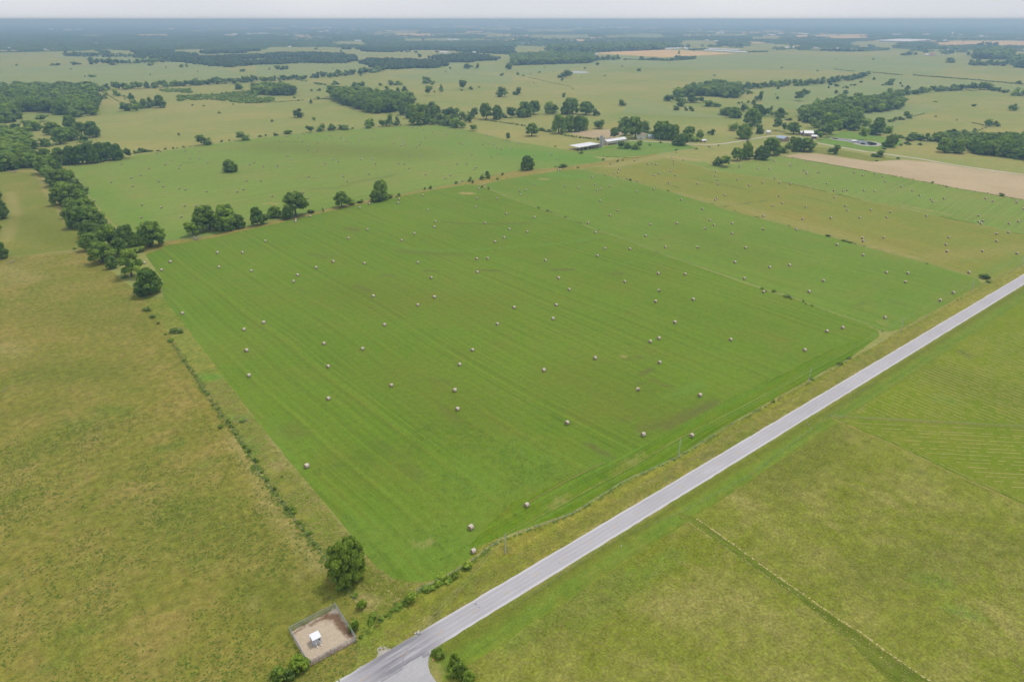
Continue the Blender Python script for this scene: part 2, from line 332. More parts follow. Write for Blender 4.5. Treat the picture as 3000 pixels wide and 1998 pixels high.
t1 = [('t_lush', GK(22, [(1150, 640), (1400, 712), (1700, 735), (2000, 728), (2352, 703)]) + GK(23, [(0, 700), (450, 672), (900, 600), (1100, 585), (1500, 508)]), 2.6, 0.85),
      ('t_brown', GK(22, [(1720, 470), (1900, 490), (2100, 492)]) + GK(23, [(0, 490), (180, 478)]), 2.0, 1.12), ('t_lush', GK(23, [(180, 470), (300, 450), (480, 425)]), 2.4, 0.8),
      ('t_brown', GK(23, [(300, 460), (460, 432)]), 1.8, 0.75),
      ('t_brown', GK(22, [(1300, 735), (1600, 765), (1900, 770)]), 5, 0.56), ('t_brown', GK(22, [(830, 530), (930, 550)]), 3.2, 1.06), ('t_brown', GK(22, [(500, 760), (650, 800)]), 4, 0.62),
      ('t_brown', GK(22, [(920, 1060), (1040, 1110)]), 3.0, 0.94), ('t_brown', GK(22, [(1550, 920), (1650, 925)]), 2.6, 0.88), ('t_brown', GK(22, [(2040, 915), (2240, 920)]), 2.0, 1.19),
      ('t_brown', GK(22, [(1150, 965), (1260, 965)]), 3.4, 0.62), ('t_tan', GK(22, [(1905, 208), (1975, 212)]), 5, 1.1), ('t_brown', GK(22, [(400, 1090), (450, 1120)]), 4, 0.38),
      ('t_brown', GK(23, [(370, 912), (560, 910)]), 2.4, 1.12), ('t_brown', GK(23, [(930, 948), (1000, 945)]), 2.4, 1.00), ('t_lush', GK(23, [(800, 880), (1200, 825)]), 3.5, 0.5),
      ('t_brown', GK(23, [(1300, 765), (1400, 750)]), 2.5, 0.75), ('t_brown', GK(23, [(230, 855), (350, 860)]), 2, 0.75), ('t_brown', GK(23, [(900, 540), (1000, 560)]), 5, 0.62),
      ('t_brown', GK(23, [(600, 670), (850, 620)]), 2.5, 0.56),
      ('t_brown', GK(33, [(1400, 780), (1640, 660), (1850, 565)]), 3.4, 1.12), ('t_brown', GK(33, [(1590, 690), (1700, 640)]), 4.0, 0.88), ('t_brown', GK(33, [(700, 940), (860, 1040), (940, 1070)]), 1.8, 1.06),
      ('t_brown', GK(33, [(1180, 300), (1280, 262)]), 1.8, 1.06), ('t_brown', GK(33, [(1060, 160), (1180, 145)]), 1.6, 0.88), ('t_tan', GK(33, [(1010, 135), (1050, 145)]), 1.4, 0.9),
      ('t_brown', GK(33, [(1270, 350), (1400, 400), (1500, 440)]), 1.6, 0.88), ('t_brown', GK(33, [(1010, 720), (1080, 700)]), 2.4, 0.75), ('t_brown', GK(33, [(1200, 800), (1420, 740)]), 4.5, 0.75),
      ('t_lush', GK(33, [(1400, 520), (1560, 465), (1720, 395)]), 4.5, 0.7), ('t_brown', GK(33, [(1150, 380), (1230, 395)]), 2.0, 0.75), ('t_brown', GK(33, [(1250, 445), (1330, 455)]), 1.6, 0.88),
      ('t_brown', GK(32, [(1730, 620), (1850, 730)]), 3, 0.62), ('t_brown', GK(32, [(1620, 350), (1760, 380)]), 3.5, 0.50), ('t_brown', GK(32, [(280, 800), (400, 850)]), 6, 0.50), ('t_brown', GK(32, [(1400, 1150), (1500, 1230)]), 4, 0.50),
      ('t_brown', GK(32, [(1100, 900), (1290, 1040)]), 3, 0.44), ('t_tan', GK(42, [(1480, 300), (1620, 290)]), 1.6, 0.7), ('t_tan', GK(42, [(1340, 510), (1360, 515)]), 1.0, 0.7),
      ('t_lush', GK(32, [(1900, 1250), (2300, 1400)]), 16, 0.30), ('t_lush', GK(33, [(60, 1000), (300, 1200), (150, 1400)]), 16, 0.30), ('t_lush', GK(33, [(700, 1180), (900, 1100)]), 8, 0.36),
      ('t_lush', GK(42, [(1000, 240), (1500, 350), (1900, 300)]), 16, 0.42), ('t_lush', GK(42, [(900, 100), (1100, 450)]), 7, 0.42), ('t_lush', GK(21, [(1520, 1100), (1900, 1568)]), 8, 0.30),
      ('t_lush', GK(32, [(100, 700), (400, 1200)]), 5, 0.36), ('t_olive', GK(22, [(1000, 1100), (2000, 1250)]), 40, 0.45), ('t_olive', GK(33, [(600, 350), (1100, 600)]), 35, 0.45), ('t_olive', GK(32, [(1300, 300), (2100, 700)]), 22, 0.4)]
field('field_near', F1, 0.004, M['hay_field'], 3.2, t1, 0.25)
# headland rows mown parallel to the road along the near edge of the hay fields
HL = (GK(42, [(2200, 255)]) + GK(33, [(560, 1568), (1000, 1290), (1530, 1052), (2000, 762)]) + GK(34, [(0, 560), (760, 150)]) + GK(24, [(955, 1560), (860, 1530)])
      + GK(34, [(560, 80), (0, 370)]) + GK(33, [(2352, 340), (1700, 690), (1200, 960), (560, 1230), (0, 1480)]) + GK(42, [(2120, 130), (1950, 330)]))
field('headland', HL, 0.010, M['headland'], 4.0, [('t_lush', GK(33, [(300, 1450), (1300, 900), (2300, 400)]), 3.0, 0.5), ('t_tan', GK(33, [(0, 1560), (200, 1470)]), 0.8, 0.8),
      ('t_tan', GK(33, [(350, 1568), (1200, 1070), (1700, 800), (2352, 480)]), 0.7, 0.7), ('t_tan', GK(33, [(0, 1740), (700, 1290), (1500, 920)]), 0.6, 0.5)], 0.5)
F2 = (GK(23, [(0, 70), (400, 8)]) + GK(13, [(560, 1545), (620, 1560)]) + GK(23, [(680, 0), (1000, 78), (1300, 152), (1520, 217), (2000, 367), (2352, 462)])
      + GK(24, [(250, 532), (680, 642), (900, 707), (1300, 812), (1850, 967), (1925, 990), (1960, 1035), (1870, 1115), (1700, 1195), (1500, 1300), (1250, 1440), (1120, 1482), (1050, 1478), (860, 1398), (540, 1288), (230, 1168), (0, 1100)])
      + GK(23, [(1700, 876), (1300, 736), (1000, 616), (800, 556), (500, 436), (250, 345)]) + GK(22, [(2352, 258), (2120, 160), (2080, 100)]))
t2 = [('t_lush', GK(23, [(400, 40), (560, 55), (640, 50)]), 10, 1.2), ('t_tan', GK(23, [(270, 78), (320, 80)]), 4, 1.0), ('t_brown', GK(23, [(1480, 510), (1570, 505)]), 2.2, 0.8),
      ('t_lush', GK(23, [(1100, 585), (1500, 508), (1570, 500)]), 2.6, 0.5), ('t_brown', GK(23, [(1300, 640), (1420, 635)]), 2.2, 0.7), ('t_lush', GK(23, [(0, 290), (300, 260), (650, 215)]), 5, 0.4),
      ('t_lush', GK(23, [(650, 395), (950, 340)]), 3.5, 0.5), ('t_brown', GK(23, [(1850, 690), (1950, 682)]), 2.5, 0.6), ('t_brown', GK(24, [(440, 1140), (540, 1135)]), 3, 0.4),
      ('t_brown', GK(24, [(1150, 1210), (1240, 1230)]), 4, 0.6), ('t_olive', GK(23, [(1700, 600), (2200, 800)]), 30, 0.3), ('t_brown', GK(24, [(830, 1240), (900, 1210)]), 3, 0.5),
      ('t_lush', GK(24, [(1700, 950), (1500, 1100), (1100, 1300)]), 9, 0.35), ('t_tan', GK(24, [(1080, 1425), (1240, 1370)]), 1.2, 0.6), ('t_tan', GK(24, [(1000, 1400), (1400, 1230)]), 0.8, 0.4)]
field('field_middle', F2, 0.006, M['hay_field_far'], 4.2, t2, 0.3)
F3 = (GK(13, [(640, 1556), (900, 1518), (1100, 1482), (1350, 1436), (1700, 1528), (1830, 1568)]) + GK(23, [(2050, 32), (2352, 76)])
      + GK(24, [(400, 160), (850, 272), (1150, 330), (1600, 430), (1900, 492), (2250, 570), (2480, 620), (2480, 830), (2352, 880), (2200, 945), (2090, 985), (1930, 985), (1850, 962), (1300, 808), (900, 702), (680, 638), (250, 527)])
      + GK(23, [(2352, 458), (2000, 363), (1520, 212), (1300, 146), (1000, 72)]))
t3 = [('t_tan', GK(13, [(900, 1530), (1350, 1450)]), 12, 0.7), ('t_brown', GK(23, [(1640, 72), (1820, 105), (2000, 140), (2120, 165)]), 2.0, 1.0), ('t_brown', GK(23, [(1940, 335), (2150, 300), (2340, 275)]), 2.6, 0.7),
      ('t_tan', GK(23, [(1500, 215), (2000, 300), (2352, 420)]) + GK(24, [(700, 600), (1200, 740)]), 12, 0.4), ('t_brown', GK(23, [(1430, 130), (1530, 160)]), 2.4, 0.8),
      ('t_lush', GK(23, [(1300, 20), (2000, 100)]), 16, 0.35), ('t_lush', GK(24, [(200, 260), (1300, 420)]), 10, 0.3), ('t_tan', GK(24, [(900, 690), (1400, 815)]), 3, 0.8), ('t_tan', GK(24, [(1500, 800), (2352, 700)]), 14, 0.35),
      ('t_brown', GK(24, [(330, 240), (560, 292)]), 3, 0.6), ('t_lush', GK(24, [(1900, 960), (2352, 800)]), 9, 0.5)]
field('field_brownish', F3, 0.008, M['hay_field_brown'], 5.0, t3, 0.4)
F4 = (GK(13, [(1370, 1436), (1700, 1450), (1860, 1530), (2100, 1500)]) + GK(14, [(0, 1450), (120, 1440), (440, 1490), (880, 1568)]) + GK(24, [(1700, 160), (2352, 275), (2600, 315), (2600, 640), (2250, 566), (1900, 487), (1600, 426), (1150, 326), (850, 268), (400, 156)])
      + GK(23, [(2352, 70), (2050, 28)]) + GK(13, [(1840, 1562), (1700, 1522)]))
t4 = [('t_tan', GK(24, [(1150, 340), (1430, 385)]), 2.5, 1.0), ('t_tan', GK(24, [(1250, 322), (1400, 350), (1660, 405)]), 2.2, 0.8), ('t_tan', GK(24, [(700, 210), (900, 280)]), 4, 0.4), ('t_tan', GK(13, [(1400, 1440), (1700, 1470)]), 14, 0.9)]
field('field_green_right', F4, 0.010, M['hay_field_back'], 6.0, t4, 0.5)
F5 = (GK(21, [(1500, 650), (1200, 600), (1000, 450), (800, 200), (700, 30)]) + GK(11, [(600, 1530), (860, 1512), (1100, 1482), (1250, 1432), (1500, 1388), (1860, 1342), (2352, 1275)])
      + GK(12, [(480, 1222), (800, 1200), (1100, 1175), (1400, 1150), (1750, 1150), (1950, 1200), (2130, 1245), (2352, 1300)])
      + GK(13, [(200, 1330), (480, 1375), (720, 1425), (880, 1490), (500, 1535), (0, 1580)]) + GK(22, [(2200, 45), (1930, 108), (1400, 208), (1000, 278), (540, 383), (0, 500)]) + GK(21, [(1900, 610)]))
t5 = [('t_lush', GK(11, [(2352, 1420), (1500, 1500)]), 60, 0.3), ('t_olive', GK(12, [(100, 1350), (1400, 1420)]), 60, 0.5), ('t_brown', GK(12, [(200, 1300), (430, 1310)]), 7, 0.5), ('t_brown', GK(22, [(960, 95), (1200, 60), (1280, 35)]), 5, 0.6),
      ('t_brown', GK(22, [(500, 170), (750, 160), (950, 100)]), 5, 0.5), ('t_brown', GK(22, [(400, 65), (530, 70)]), 4, 0.5), ('t_tan', GK(22, [(90, 305), (200, 305)]), 3.6, 0.8), ('t_lush', GK(12, [(1700, 1300), (2300, 1500)]), 60, 0.4),
      ('t_lush', GK(13, [(0, 1400), (700, 1480)]), 50, 0.9), ('t_brown', GK(11, [(1690, 1495), (1770, 1498)]), 5, 0.6), ('t_lush', GK(21, [(1500, 600), (900, 200)]), 20, 0.5)]
field('field_back_left', F5, 0.012, M['hay_field_back'], 6.0, t5, 0.6)
field('lane', GK(21, [(1335, 775), (1520, 692), (1900, 627), (2352, 530)]) + GK(22, [(500, 412), (1050, 292), (1560, 192), (1930, 128), (2050, 135)]) + GK(23, [(0, 68), (400, 6)]) + GK(13, [(650, 1552), (1100, 1470), (1340, 1428), (1340, 1412), (900, 1475), (500, 1533), (0, 1578)])
      + GK(22, [(2200, 43), (1930, 106), (1400, 206), (1000, 276), (540, 381), (0, 498)]) + GK(21, [(1900, 608), (1500, 650), (1300, 700)]), 0.016, M['soil'], None, (), 0.5, 9)
FL = (GK(21, [(0, 800), (350, 770), (780, 720)]) + GK(21, [(1000, 900), (1300, 1150), (1400, 1280), (1540, 1480)]) + GK(31, [(1640, 60), (1800, 300), (1990, 600), (2180, 900), (2352, 1130)]) + GK(42, [(0, -380), (300, 0), (430, 180), (560, 330), (720, 560), (900, 800), (960, 960), (930, 1400), (700, 1650), (500, 1900), (-3200, 1900)])
      + [Vector((-260, 120, 0)), Vector((-330, 330, 0))] + GK(21, [(-400, 800)]))
tL = [('t_lush', GK(31, [(900, 620), (1200, 640)]), 5, 0.63), ('t_lush', GK(31, [(600, 740), (800, 760)]), 6, 0.49), ('t_lush', GK(31, [(1480, 990), (1640, 940)]), 4, 0.70), ('t_lush', GK(31, [(1850, 1140), (1980, 1100)]), 4, 0.63),
      ('t_lush', GK(31, [(1180, 440), (1300, 435)]), 4, 0.49), ('t_lush', GK(31, [(900, 470), (1000, 460)]), 4, 0.42), ('t_olive', GK(31, [(300, 300), (1000, 300)]), 16, 0.7), ('t_olive', GK(31, [(0, 700), (500, 600)]), 12, 0.6),
      ('t_lush', GK(41, [(600, 1130), (960, 1020)]), 3.5, 0.56), ('t_lush', GK(41, [(400, 1450), (700, 1330)]), 4, 0.56), ('t_lush', GK(41, [(1750, 480), (1880, 430)]), 3.5, 0.56), ('t_lush', GK(41, [(0, 650), (100, 600)]), 4, 0.49),
      ('t_olive', GK(41, [(1700, 100), (2300, 300)]), 14, 0.6), ('t_olive', GK(42, [(100, 700), (500, 1000)]), 14, 0.7), ('t_tan', GK(42, [(560, 450), (640, 560)]), 2.2, 1.0), ('t_tan', GK(42, [(400, 590), (450, 600)]), 1.5, 0.8),
      ('t_tan', GK(41, [(2330, 800), (2352, 900)]), 2, 0.8), ('t_tan', GK(21, [(200, 760), (700, 740)]), 8, 0.5), ('t_tan', GK(21, [(30, 900), (250, 1000)]), 14, 0.5), ('t_olive', GK(21, [(300, 1300), (1300, 1400)]), 18, 0.5),
      ('t_tan', GK(31, [(30, 50), (150, 100)]), 10, 0.5), ('t_tan', GK(31, [(2150, 900), (2352, 1180)]) + GK(42, [(150, 0), (430, 320), (600, 520)]), 4.5, 0.6), ('t_olive', GK(42, [(550, 640), (720, 720)]), 5, 0.8)]
field('pasture_left', FL, 0.018, M['pasture_left'], 3.6, tL, 0.5)
field('pasture_left_green', GK(21, [(-500, 795), (0, 796), (350, 766), (780, 718), (850, 700), (700, 500), (480, 220), (380, 40)]) + GK(11, [(330, 1530), (0, 1560)]) + GK(21, [(-500, 30)]), 0.014, M['pasture_green'], 5,
      [('t_tan', GK(21, [(40, 0), (350, 10), (440, 200), (640, 480)]), 3.5, 0.9), ('t_tan', GK(21, [(90, 200), (150, 400), (60, 650)]), 6, 0.6), ('t_olive', GK(21, [(200, 450), (600, 650)]), 22, 0.6)], 0.5)
field('rough_strip', GK(21, [(1290, 1150), (1500, 1165), (1540, 1230)]) + GK(31, [(1810, 0)]) + GK(32, [(0, 722), (350, 1150), (690, 1568)]) + GK(42, [(850, 185), (940, 300), (1040, 440), (1130, 535), (1250, 610), (1400, 645), (1540, 650), (1640, 625), (1680, 640), (1500, 730), (1200, 960), (1050, 1060), (960, 960), (900, 800), (720, 560), (560, 330), (430, 180), (300, 0)])
      + GK(31, [(2180, 900), (1990, 600), (1800, 300), (1640, 60)]) + GK(21, [(1540, 1480), (1400, 1280)]), 0.020, M['rough'], 3.0,
      [('t_lush', GK(31, [(1850, 330), (1980, 330)]), 4, 1.0), ('t_tan', GK(32, [(230, 1160), (180, 1130)]), 2.5, 1.0), ('t_tan', GK(42, [(960, 800), (1080, 830)]), 2.6, 1.1), ('t_tan', GK(32, [(0, 760), (340, 1160), (660, 1568)]) + GK(42, [(840, 190), (1040, 450), (1250, 615)]), 1.1, 0.7),
       ('t_tan', GK(42, [(1500, 665), (1640, 660)]), 1.4, 0.9), ('t_olive', GK(42, [(1000, 600), (1400, 800)]), 5, 0.7), ('t_lush', GK(31, [(2150, 700), (2300, 700)]), 3, 0.9), ('t_lush', GK(31, [(2250, 900), (2352, 1000)]), 4, 0.6)], 0.4)
XR = 900.0
def Yat(k, x, y): return GC(k, x, y)
vu = (GK(34, [(1500, -330), (1020, 20), (760, 150), (0, 560)]) + GK(33, [(2000, 762), (1530, 1052), (1000, 1290), (560, 1568)]) + GK(42, [(2200, 255), (2060, 320), (1950, 440), (1850, 510), (1740, 580), (1660, 640), (1480, 740), (1200, 960), (1050, 1060), (950, 945), (945, 1130), (925, 1400), (700, 1650)])
      + [Vector((-40, 110, 0)), Vector((-60, ROAD_Y1 - 0.6, 0)), Vector((XR, ROAD_Y1 - 0.6, 0)), Vector((XR, 141, 0))] + GK(24, [(2400, 850), (2200, 945), (2090, 985), (1960, 1035), (1700, 1195), (1250, 1440)]))
vu = [p for p in vu if not (p.y < ROAD_Y1 - 1)]
field('verge_upper', vu, 0.024, M['verge'], 3.0, [('t_brown', GK(42, [(1620, 960), (1660, 930)]), 1.0, 1.2), ('t_tan', GK(42, [(1450, 1120), (1600, 1000)]), 1.1, 1.1), ('t_brown', GK(42, [(1460, 1110), (1500, 1085)]), 0.8, 1.2), ('t_brown', GK(33, [(1400, 1275), (1460, 1250)]), 1.5, 1.0),
      ('t_brown', GK(33, [(1760, 1070), (1840, 1030)]), 1.6, 1.0), ('t_tan', [(-40, ROAD_Y1, 0), (XR, ROAD_Y1, 0)], 0.8, 0.75), ('t_tan', [(160, 136.5, 0), (XR, 136.5, 0)], 2.2, 0.4), ('t_lush', GK(33, [(500, 1568), (1000, 1300), (1530, 1060), (2352, 590)]) + GK(34, [(800, 150)]), 1.1, 0.5),
      ('t_lush', GK(42, [(930, 1400), (1100, 1000)]), 7, 0.35), ('t_olive', GK(42, [(1700, 800), (2300, 500)]), 4, 0.5), ('t_lush', GK(42, [(500, 1500), (900, 1300)]), 5, 0.5), ('t_brown', GK(34, [(100, 790), (170, 750)]), 1.2, 0.6), ('t_brown', GK(42, [(2230, 350), (2290, 340)]), 1.0, 0.9)], 0.4)
# lower side of the road
jl = GC(43, 1560, 20)          # start of the mown strip
field('ditch', [Vector((-60, 112, 0)), Vector((XR, 112, 0)), Vector((XR, ROAD_Y0 + 0.6, 0)), Vector((-60, ROAD_Y0 + 0.6, 0))], 0.012, M['ditch'], 3.0,
      [('t_tan', [(-60, ROAD_Y0 - 0.3, 0), (XR, ROAD_Y0 - 0.3, 0)], 1.6, 0.85), ('t_olive', [(70, ROAD_Y0 - 3, 0), (XR, ROAD_Y0 - 3, 0)], 1.8, 0.8), ('t_lush', [(60, 117.5, 0), (300, 116.8, 0), (XR, 117.5, 0)], 2.4, 0.55),
       ('t_olive', GK(42, [(1800, 1200), (2352, 900)]), 4, 0.8), ('t_tan', GK(34, [(560, 600), (350, 720)]), 1.6, 0.5), ('t_tan', GK(42, [(1600, 1400), (1680, 1540)]), 1.6, 1.0), ('t_brown', GK(42, [(1740, 1400), (1790, 1450)]), 1.5, 0.7)], 0.3)
lowp = [Vector((-60, -60, 0)), Vector((60, -60, 0))] + [GC(44, 2352 + 300, 1568 + 400), GC(44, 1600, 1640)] + [Vector((GC(34, 560, 690).x, 113.0, 0)), Vector((-60, 113.0, 0))]
field('meadow', [Vector((-60, -40, 0)), GC(34, 2900, 1900), GC(34, 2352, 1508), GC(34, 1650, 1195), GC(34, 1160, 955), GC(34, 590, 712), Vector((GC(34, 560, 700).x - 3, 113.4, 0)), Vector((-60, 113.4, 0))], 0.022, M['meadow'], 3.4,
      [('t_olive', GK(34, [(0, 1300), (600, 800)]), 14, 0.7), ('t_lush', GK(43, [(600, 1000), (1500, 400)]), 5, 0.45), ('t_lush', GK(43, [(0, 1200), (300, 1000), (1100, 560)]), 5, 0.5), ('t_lush', GK(44, [(1400, 600), (1600, 640)]), 4, 0.6), ('t_lush', GK(44, [(1700, 900), (1900, 960)]), 3, 0.6),
       ('t_brown', GK(44, [(1480, 330), (1620, 380)]), 2.2, 0.6), ('t_tan', GK(44, [(1550, 400), (1750, 450)]), 2.4, 0.6), ('t_tan', GK(43, [(1500, 800), (2300, 1000)]), 10, 0.4), ('t_olive', GK(44, [(800, 600), (2200, 300)]), 10, 0.6), ('t_brown', GK(34, [(1350, 1190), (1450, 1210)]), 3, 0.5),
       ('t_olive', GK(43, [(300, 1100), (900, 700)]), 10, 0.6), ('t_tan', GK(34, [(100, 1300), (500, 1500)]), 9, 0.3)], 0.3)
field('raked_field', GK(34, [(590, 712), (1160, 955), (1650, 1195), (2352, 1508), (2900, 1900), (4200, 1600)]) + [Vector((XR, 60, 0)), Vector((XR, 113.5, 0)), Vector((GC(34, 560, 700).x - 3, 113.5, 0))], 0.026, M['raked'], 5.0,
      [ ('t_brown', GK(34, [(1760, 95), (1860, 130)]), 3.5, 0.9),
       ('t_lush', GK(34, [(1560, 530), (1680, 550)]), 4, 0.6), ('t_tan', GK(34, [(780, 610), (1300, 270), (1700, 20)]), 1.3, 0.7), ('t_tan', GK(34, [(860, 625), (880, 600)]), 1.5, 0.8), ('t_lush', GK(34, [(620, 660), (1000, 400), (1500, 80)]), 3.5, 0.7), ('t_olive', GK(34, [(1600, 300), (2200, 500)]), 20, 0.5)], 0.3)
# mown strip through the meadow
ms = GK(43, [(1545, 15), (1660, 45), (2352, 540)]) + GK(44, [(130, 640), (700, 1030), (1500, 1568), (1700, 1700), (1250, 1700), (700, 1150), (240, 760), (0, 610)]) + GK(43, [(2352, 600), (1650, 110), (1530, 60)])
field('mown_strip', ms, 0.034, M['strip'], None, [], 0.2, 4)

# road
RZ = 0.09
def road_mat():
    t = NT('worn_asphalt', 0.85, 0.25); sx = t.n('ShaderNodeSeparateXYZ'); t.l(t.P(), sx.inputs[0]); yy = sx.outputs[1]
    vm = t.n('ShaderNodeMapping'); vm.inputs['Scale'].default_value = (0.06, 1, 1); t.l(t.P(), vm.inputs[0])
    c = t.gain(A(190, 187, 190), t.noise(1.1, 4, 0.6, vec=vm.outputs[0]), 0.93, 1.07); c = t.gain(c, t.noise(0.05, 3), 0.95, 1.05); c = t.gain(c, t.noise(4, 3), 0.93, 1.07)
    mid = (ROAD_Y0 + ROAD_Y1) / 2
    for off, w, k in ((-2.35, 0.5, 0.35), (-0.85, 0.45, 0.3), (0.85, 0.45, 0.4), (2.35, 0.5, 0.35), (0.25, 0.09, 0.5)):
        d = t.math('ABSOLUTE', t.math('SUBTRACT', yy, mid + off)); f = t.math('MULTIPLY', t.ramp(d, w * 0.4, w, k, 0.0), t.ramp(t.noise(0.12, 3), 0.3, 0.6, 0.5, 1.0))
        c = t.mix(f, c, A(166, 163, 169))
    d = t.math('ABSOLUTE', t.math('SUBTRACT', yy, mid)); e = t.ramp(t.math('ADD', d, t.math('MULTIPLY', t.noise(0.7, 3), 0.3)), 3.15, 3.3); c = t.mix(t.math('MULTIPLY', e, 0.65), c, A(218, 215, 218))
    # patched, stained asphalt in front of the junction
    ga = t.noise(0.5, 4, 0.7, vec=vm.outputs[0]); cx = t.math('ABSOLUTE', t.math('SUBTRACT', sx.outputs[0], 62.0))
    c = t.mix(t.math('MULTIPLY', t.ramp(cx, 5, 17, 1, 0), t.ramp(ga, 0.40, 0.58, 0.0, 0.9)), c, A(134, 132, 138))
    t.bump(t.noise(9, 3), 0.02, 0.5); return t.done(c)
M['road'] = road_mat()
xs = np.arange(-60, 2600, 3.0); vs, fs = [], []
for i, x in enumerate(xs):
    j0, j1 = rng.normal(0, 0.07), rng.normal(0, 0.07)
    for y, z in ((ROAD_Y0 - 0.5 + j0, 0.0), (ROAD_Y0 + j0, RZ - 0.02), ((ROAD_Y0 + ROAD_Y1) / 2, RZ + 0.03), (ROAD_Y1 + j1, RZ - 0.02), (ROAD_Y1 + 0.5 + j1, 0.0)): vs.append((x, y, z))
    if i: b = (i - 1) * 5; fs += [(b + k, b + 5 + k, b + 6 + k, b + 1 + k) for k in range(4)]
me = bpy.data.meshes.new('road'); me.from_pydata(vs, [], fs); me.materials.append(M['road']); me.update(); road = tag(link('road', me), kind='structure')
M['yellow_paint'] = plain('worn_yellow_paint', A(208, 172, 112), 0.8, 0.2, 3.0)
mb = MB(); x = GC(42, 955, 1553).x - 14.35 * 3; mid = (ROAD_Y0 + ROAD_Y1) / 2 - 0.25
xd0 = GC(42, 955, 1553).x; per = (GC(42, 2268, 770).x - xd0) / 4
for i in range(-4, 120):
    xx = xd0 + per * i; k = 2.9
    mb.add([(xx, mid - 0.07, RZ + 0.036), (xx + k, mid - 0.07, RZ + 0.036), (xx + k, mid + 0.07, RZ + 0.036), (xx, mid + 0.07, RZ + 0.036)], [(0, 1, 2, 3)])
mb.build('centre_line', M['yellow_paint'], road)
# tar patches and repairs
M['tar'] = plain('dark_tar_patch', A(160, 158, 163), 0.9, 0.15, 1.5)
mb = MB()
def strip(pts, w, z):
    P_ = [Vector((p[0], p[1], 0)) for p in pts]
    for a, b in zip(P_[:-1], P_[1:]):
        d = (b - a).normalized(); n = Vector((-d.y, d.x, 0)) * w / 2; q = [a - n, b - n, b + n, a + n]
        mb.add([(v.x, v.y, z) for v in q], [(0, 1, 2, 3)])
strip(GK(42, [(1150, 1560), (1290, 1475), (1350, 1440)]), 0.5, RZ + 0.04); strip(GK(42, [(1530, 1335), (1590, 1300)]), 1.1, RZ + 0.036)
strip(GK(42, [(1345, 1430), (1350, 1350), (1385, 1280), (1410, 1240)]), 0.3, RZ + 0.045); strip(GK(42, [(1365, 1400), (1420, 1340)]), 0.5, RZ + 0.049)
strip(GK(42, [(2010, 845), (2030, 860)]), 0.6, RZ + 0.045); strip(GK(42, [(2045, 878), (2060, 885)]), 0.45, RZ + 0.045); strip(GK(34, [(845, 350), (865, 357)]), 0.6, RZ + 0.045); strip(GK(34, [(815, 345), (830, 350)]), 0.3, RZ + 0.045)
strip(GK(43, [(430, 470), (440, 478)]), 0.35, RZ + 0.045)
mb.build('tar_patch', M['tar'], road)
ap = GK(42, [(900, 1560), (1150, 1480), (1290, 1440), (1600, 1270), (1640, 1250), (1610, 1290), (1585, 1350), (1582, 1410), (1600, 1480), (1660, 1568), (1800, 1800), (1900, 2300), (300, 2300), (500, 1700)])
ap = [Vector((p.x, min(p.y, ROAD_Y0 + 0.3), 0)) for p in ap]
M['apron'] = plain('pale_worn_paving', A(184, 182, 184), 0.9, 0.08, 0.8)
field('side_road', ap, RZ - 0.03, M['apron'], None, (), 0.08, 1.5)
gp = GK(42, [(1108, 1360), (1120, 1300), (1110, 1262), (1145, 1238), (1200, 1240), (1240, 1268), (1300, 1252), (1290, 1275), (1200, 1330), (1120, 1375)])
field('gravel_patch', gp, 0.05, M['gravel'], None, (), 0.12, 1.0)

LINES = [(GK(34, [(560, 692), (1000, 716), (1500, 742), (2352, 788), (2900, 816)]), 0.9, 'soil_dark'), (GK(34, [(585, 700), (840, 822), (1160, 955), (1650, 1195), (2352, 1510), (2900, 1750)]), 0.9, 'soil'),
         (GK(34, [(700, 745), (1160, 938), (1650, 1172), (2352, 1486), (2900, 1720)]), 1.3, 'ditch')]
M['soil_dark'] = grass('worn_soil_line', A(140, 130, 92), A(128, 128, 74), A(150, 138, 96), 0.9, big=0.03, mid=0.2, fine=1.2, finestr=0.3)
LINES += [(GK(33, [(350, 1568), (800, 1300), (1200, 1075), (1700, 800), (2352, 480)]), 0.45, 'rough'), (GK(33, [(60, 1530), (500, 1280), (850, 1110)]), 0.5, 'soil_dark')]
# farm tracks, ponds and the farther fields
def ribbon(name, pts, w, z, mat):
    L = [Vector((p.x, p.y)) for p in pts]; up, dn = [], []
    for i, p in enumerate(L):
        d = (L[min(i + 1, len(L) - 1)] - L[max(i - 1, 0)]).normalized(); n = Vector((-d.y, d.x)); ww = w * (0.5 + random.uniform(-0.05, 0.05))
        up.append(p + n * ww); dn.append(p - n * ww)
    mb = MB()
    for i in range(len(L) - 1): mb.add([(dn[i].x, dn[i].y, z), (dn[i + 1].x, dn[i + 1].y, z), (up[i + 1].x, up[i + 1].y, z), (up[i].x, up[i].y, z)], [(0, 1, 2, 3)])
    return tag(mb.build(name, mat), kind='structure')
random.seed(3)
for i_, (p_, w_, m_) in enumerate(LINES): ribbon('worn_line', p_, w_, 0.046 + 0.003 * i_, M[m_])
lanepts = GK(24, [(3200, 150), (2352, 38), (2070, 2)]) + GK(14, [(1700, 1516), (1400, 1462), (1100, 1420), (900, 1396), (600, 1342), (420, 1310), (300, 1285), (200, 1258), (110, 1248), (0, 1254)]) + GK(13, [(2352, 1255), (2230, 1275), (2100, 1298), (1950, 1322), (1820, 1332), (1650, 1328), (1540, 1320), (1440, 1310), (1300, 1303), (1180, 1299), (1080, 1296)])
ribbon('farm_track', lanepts, 5.0, 0.06, M['track'])
ribbon('farm_track', GK(13, [(480, 1372), (560, 1390), (720, 1410), (860, 1386), (980, 1362)]), 3.0, 0.06, M['soil'])
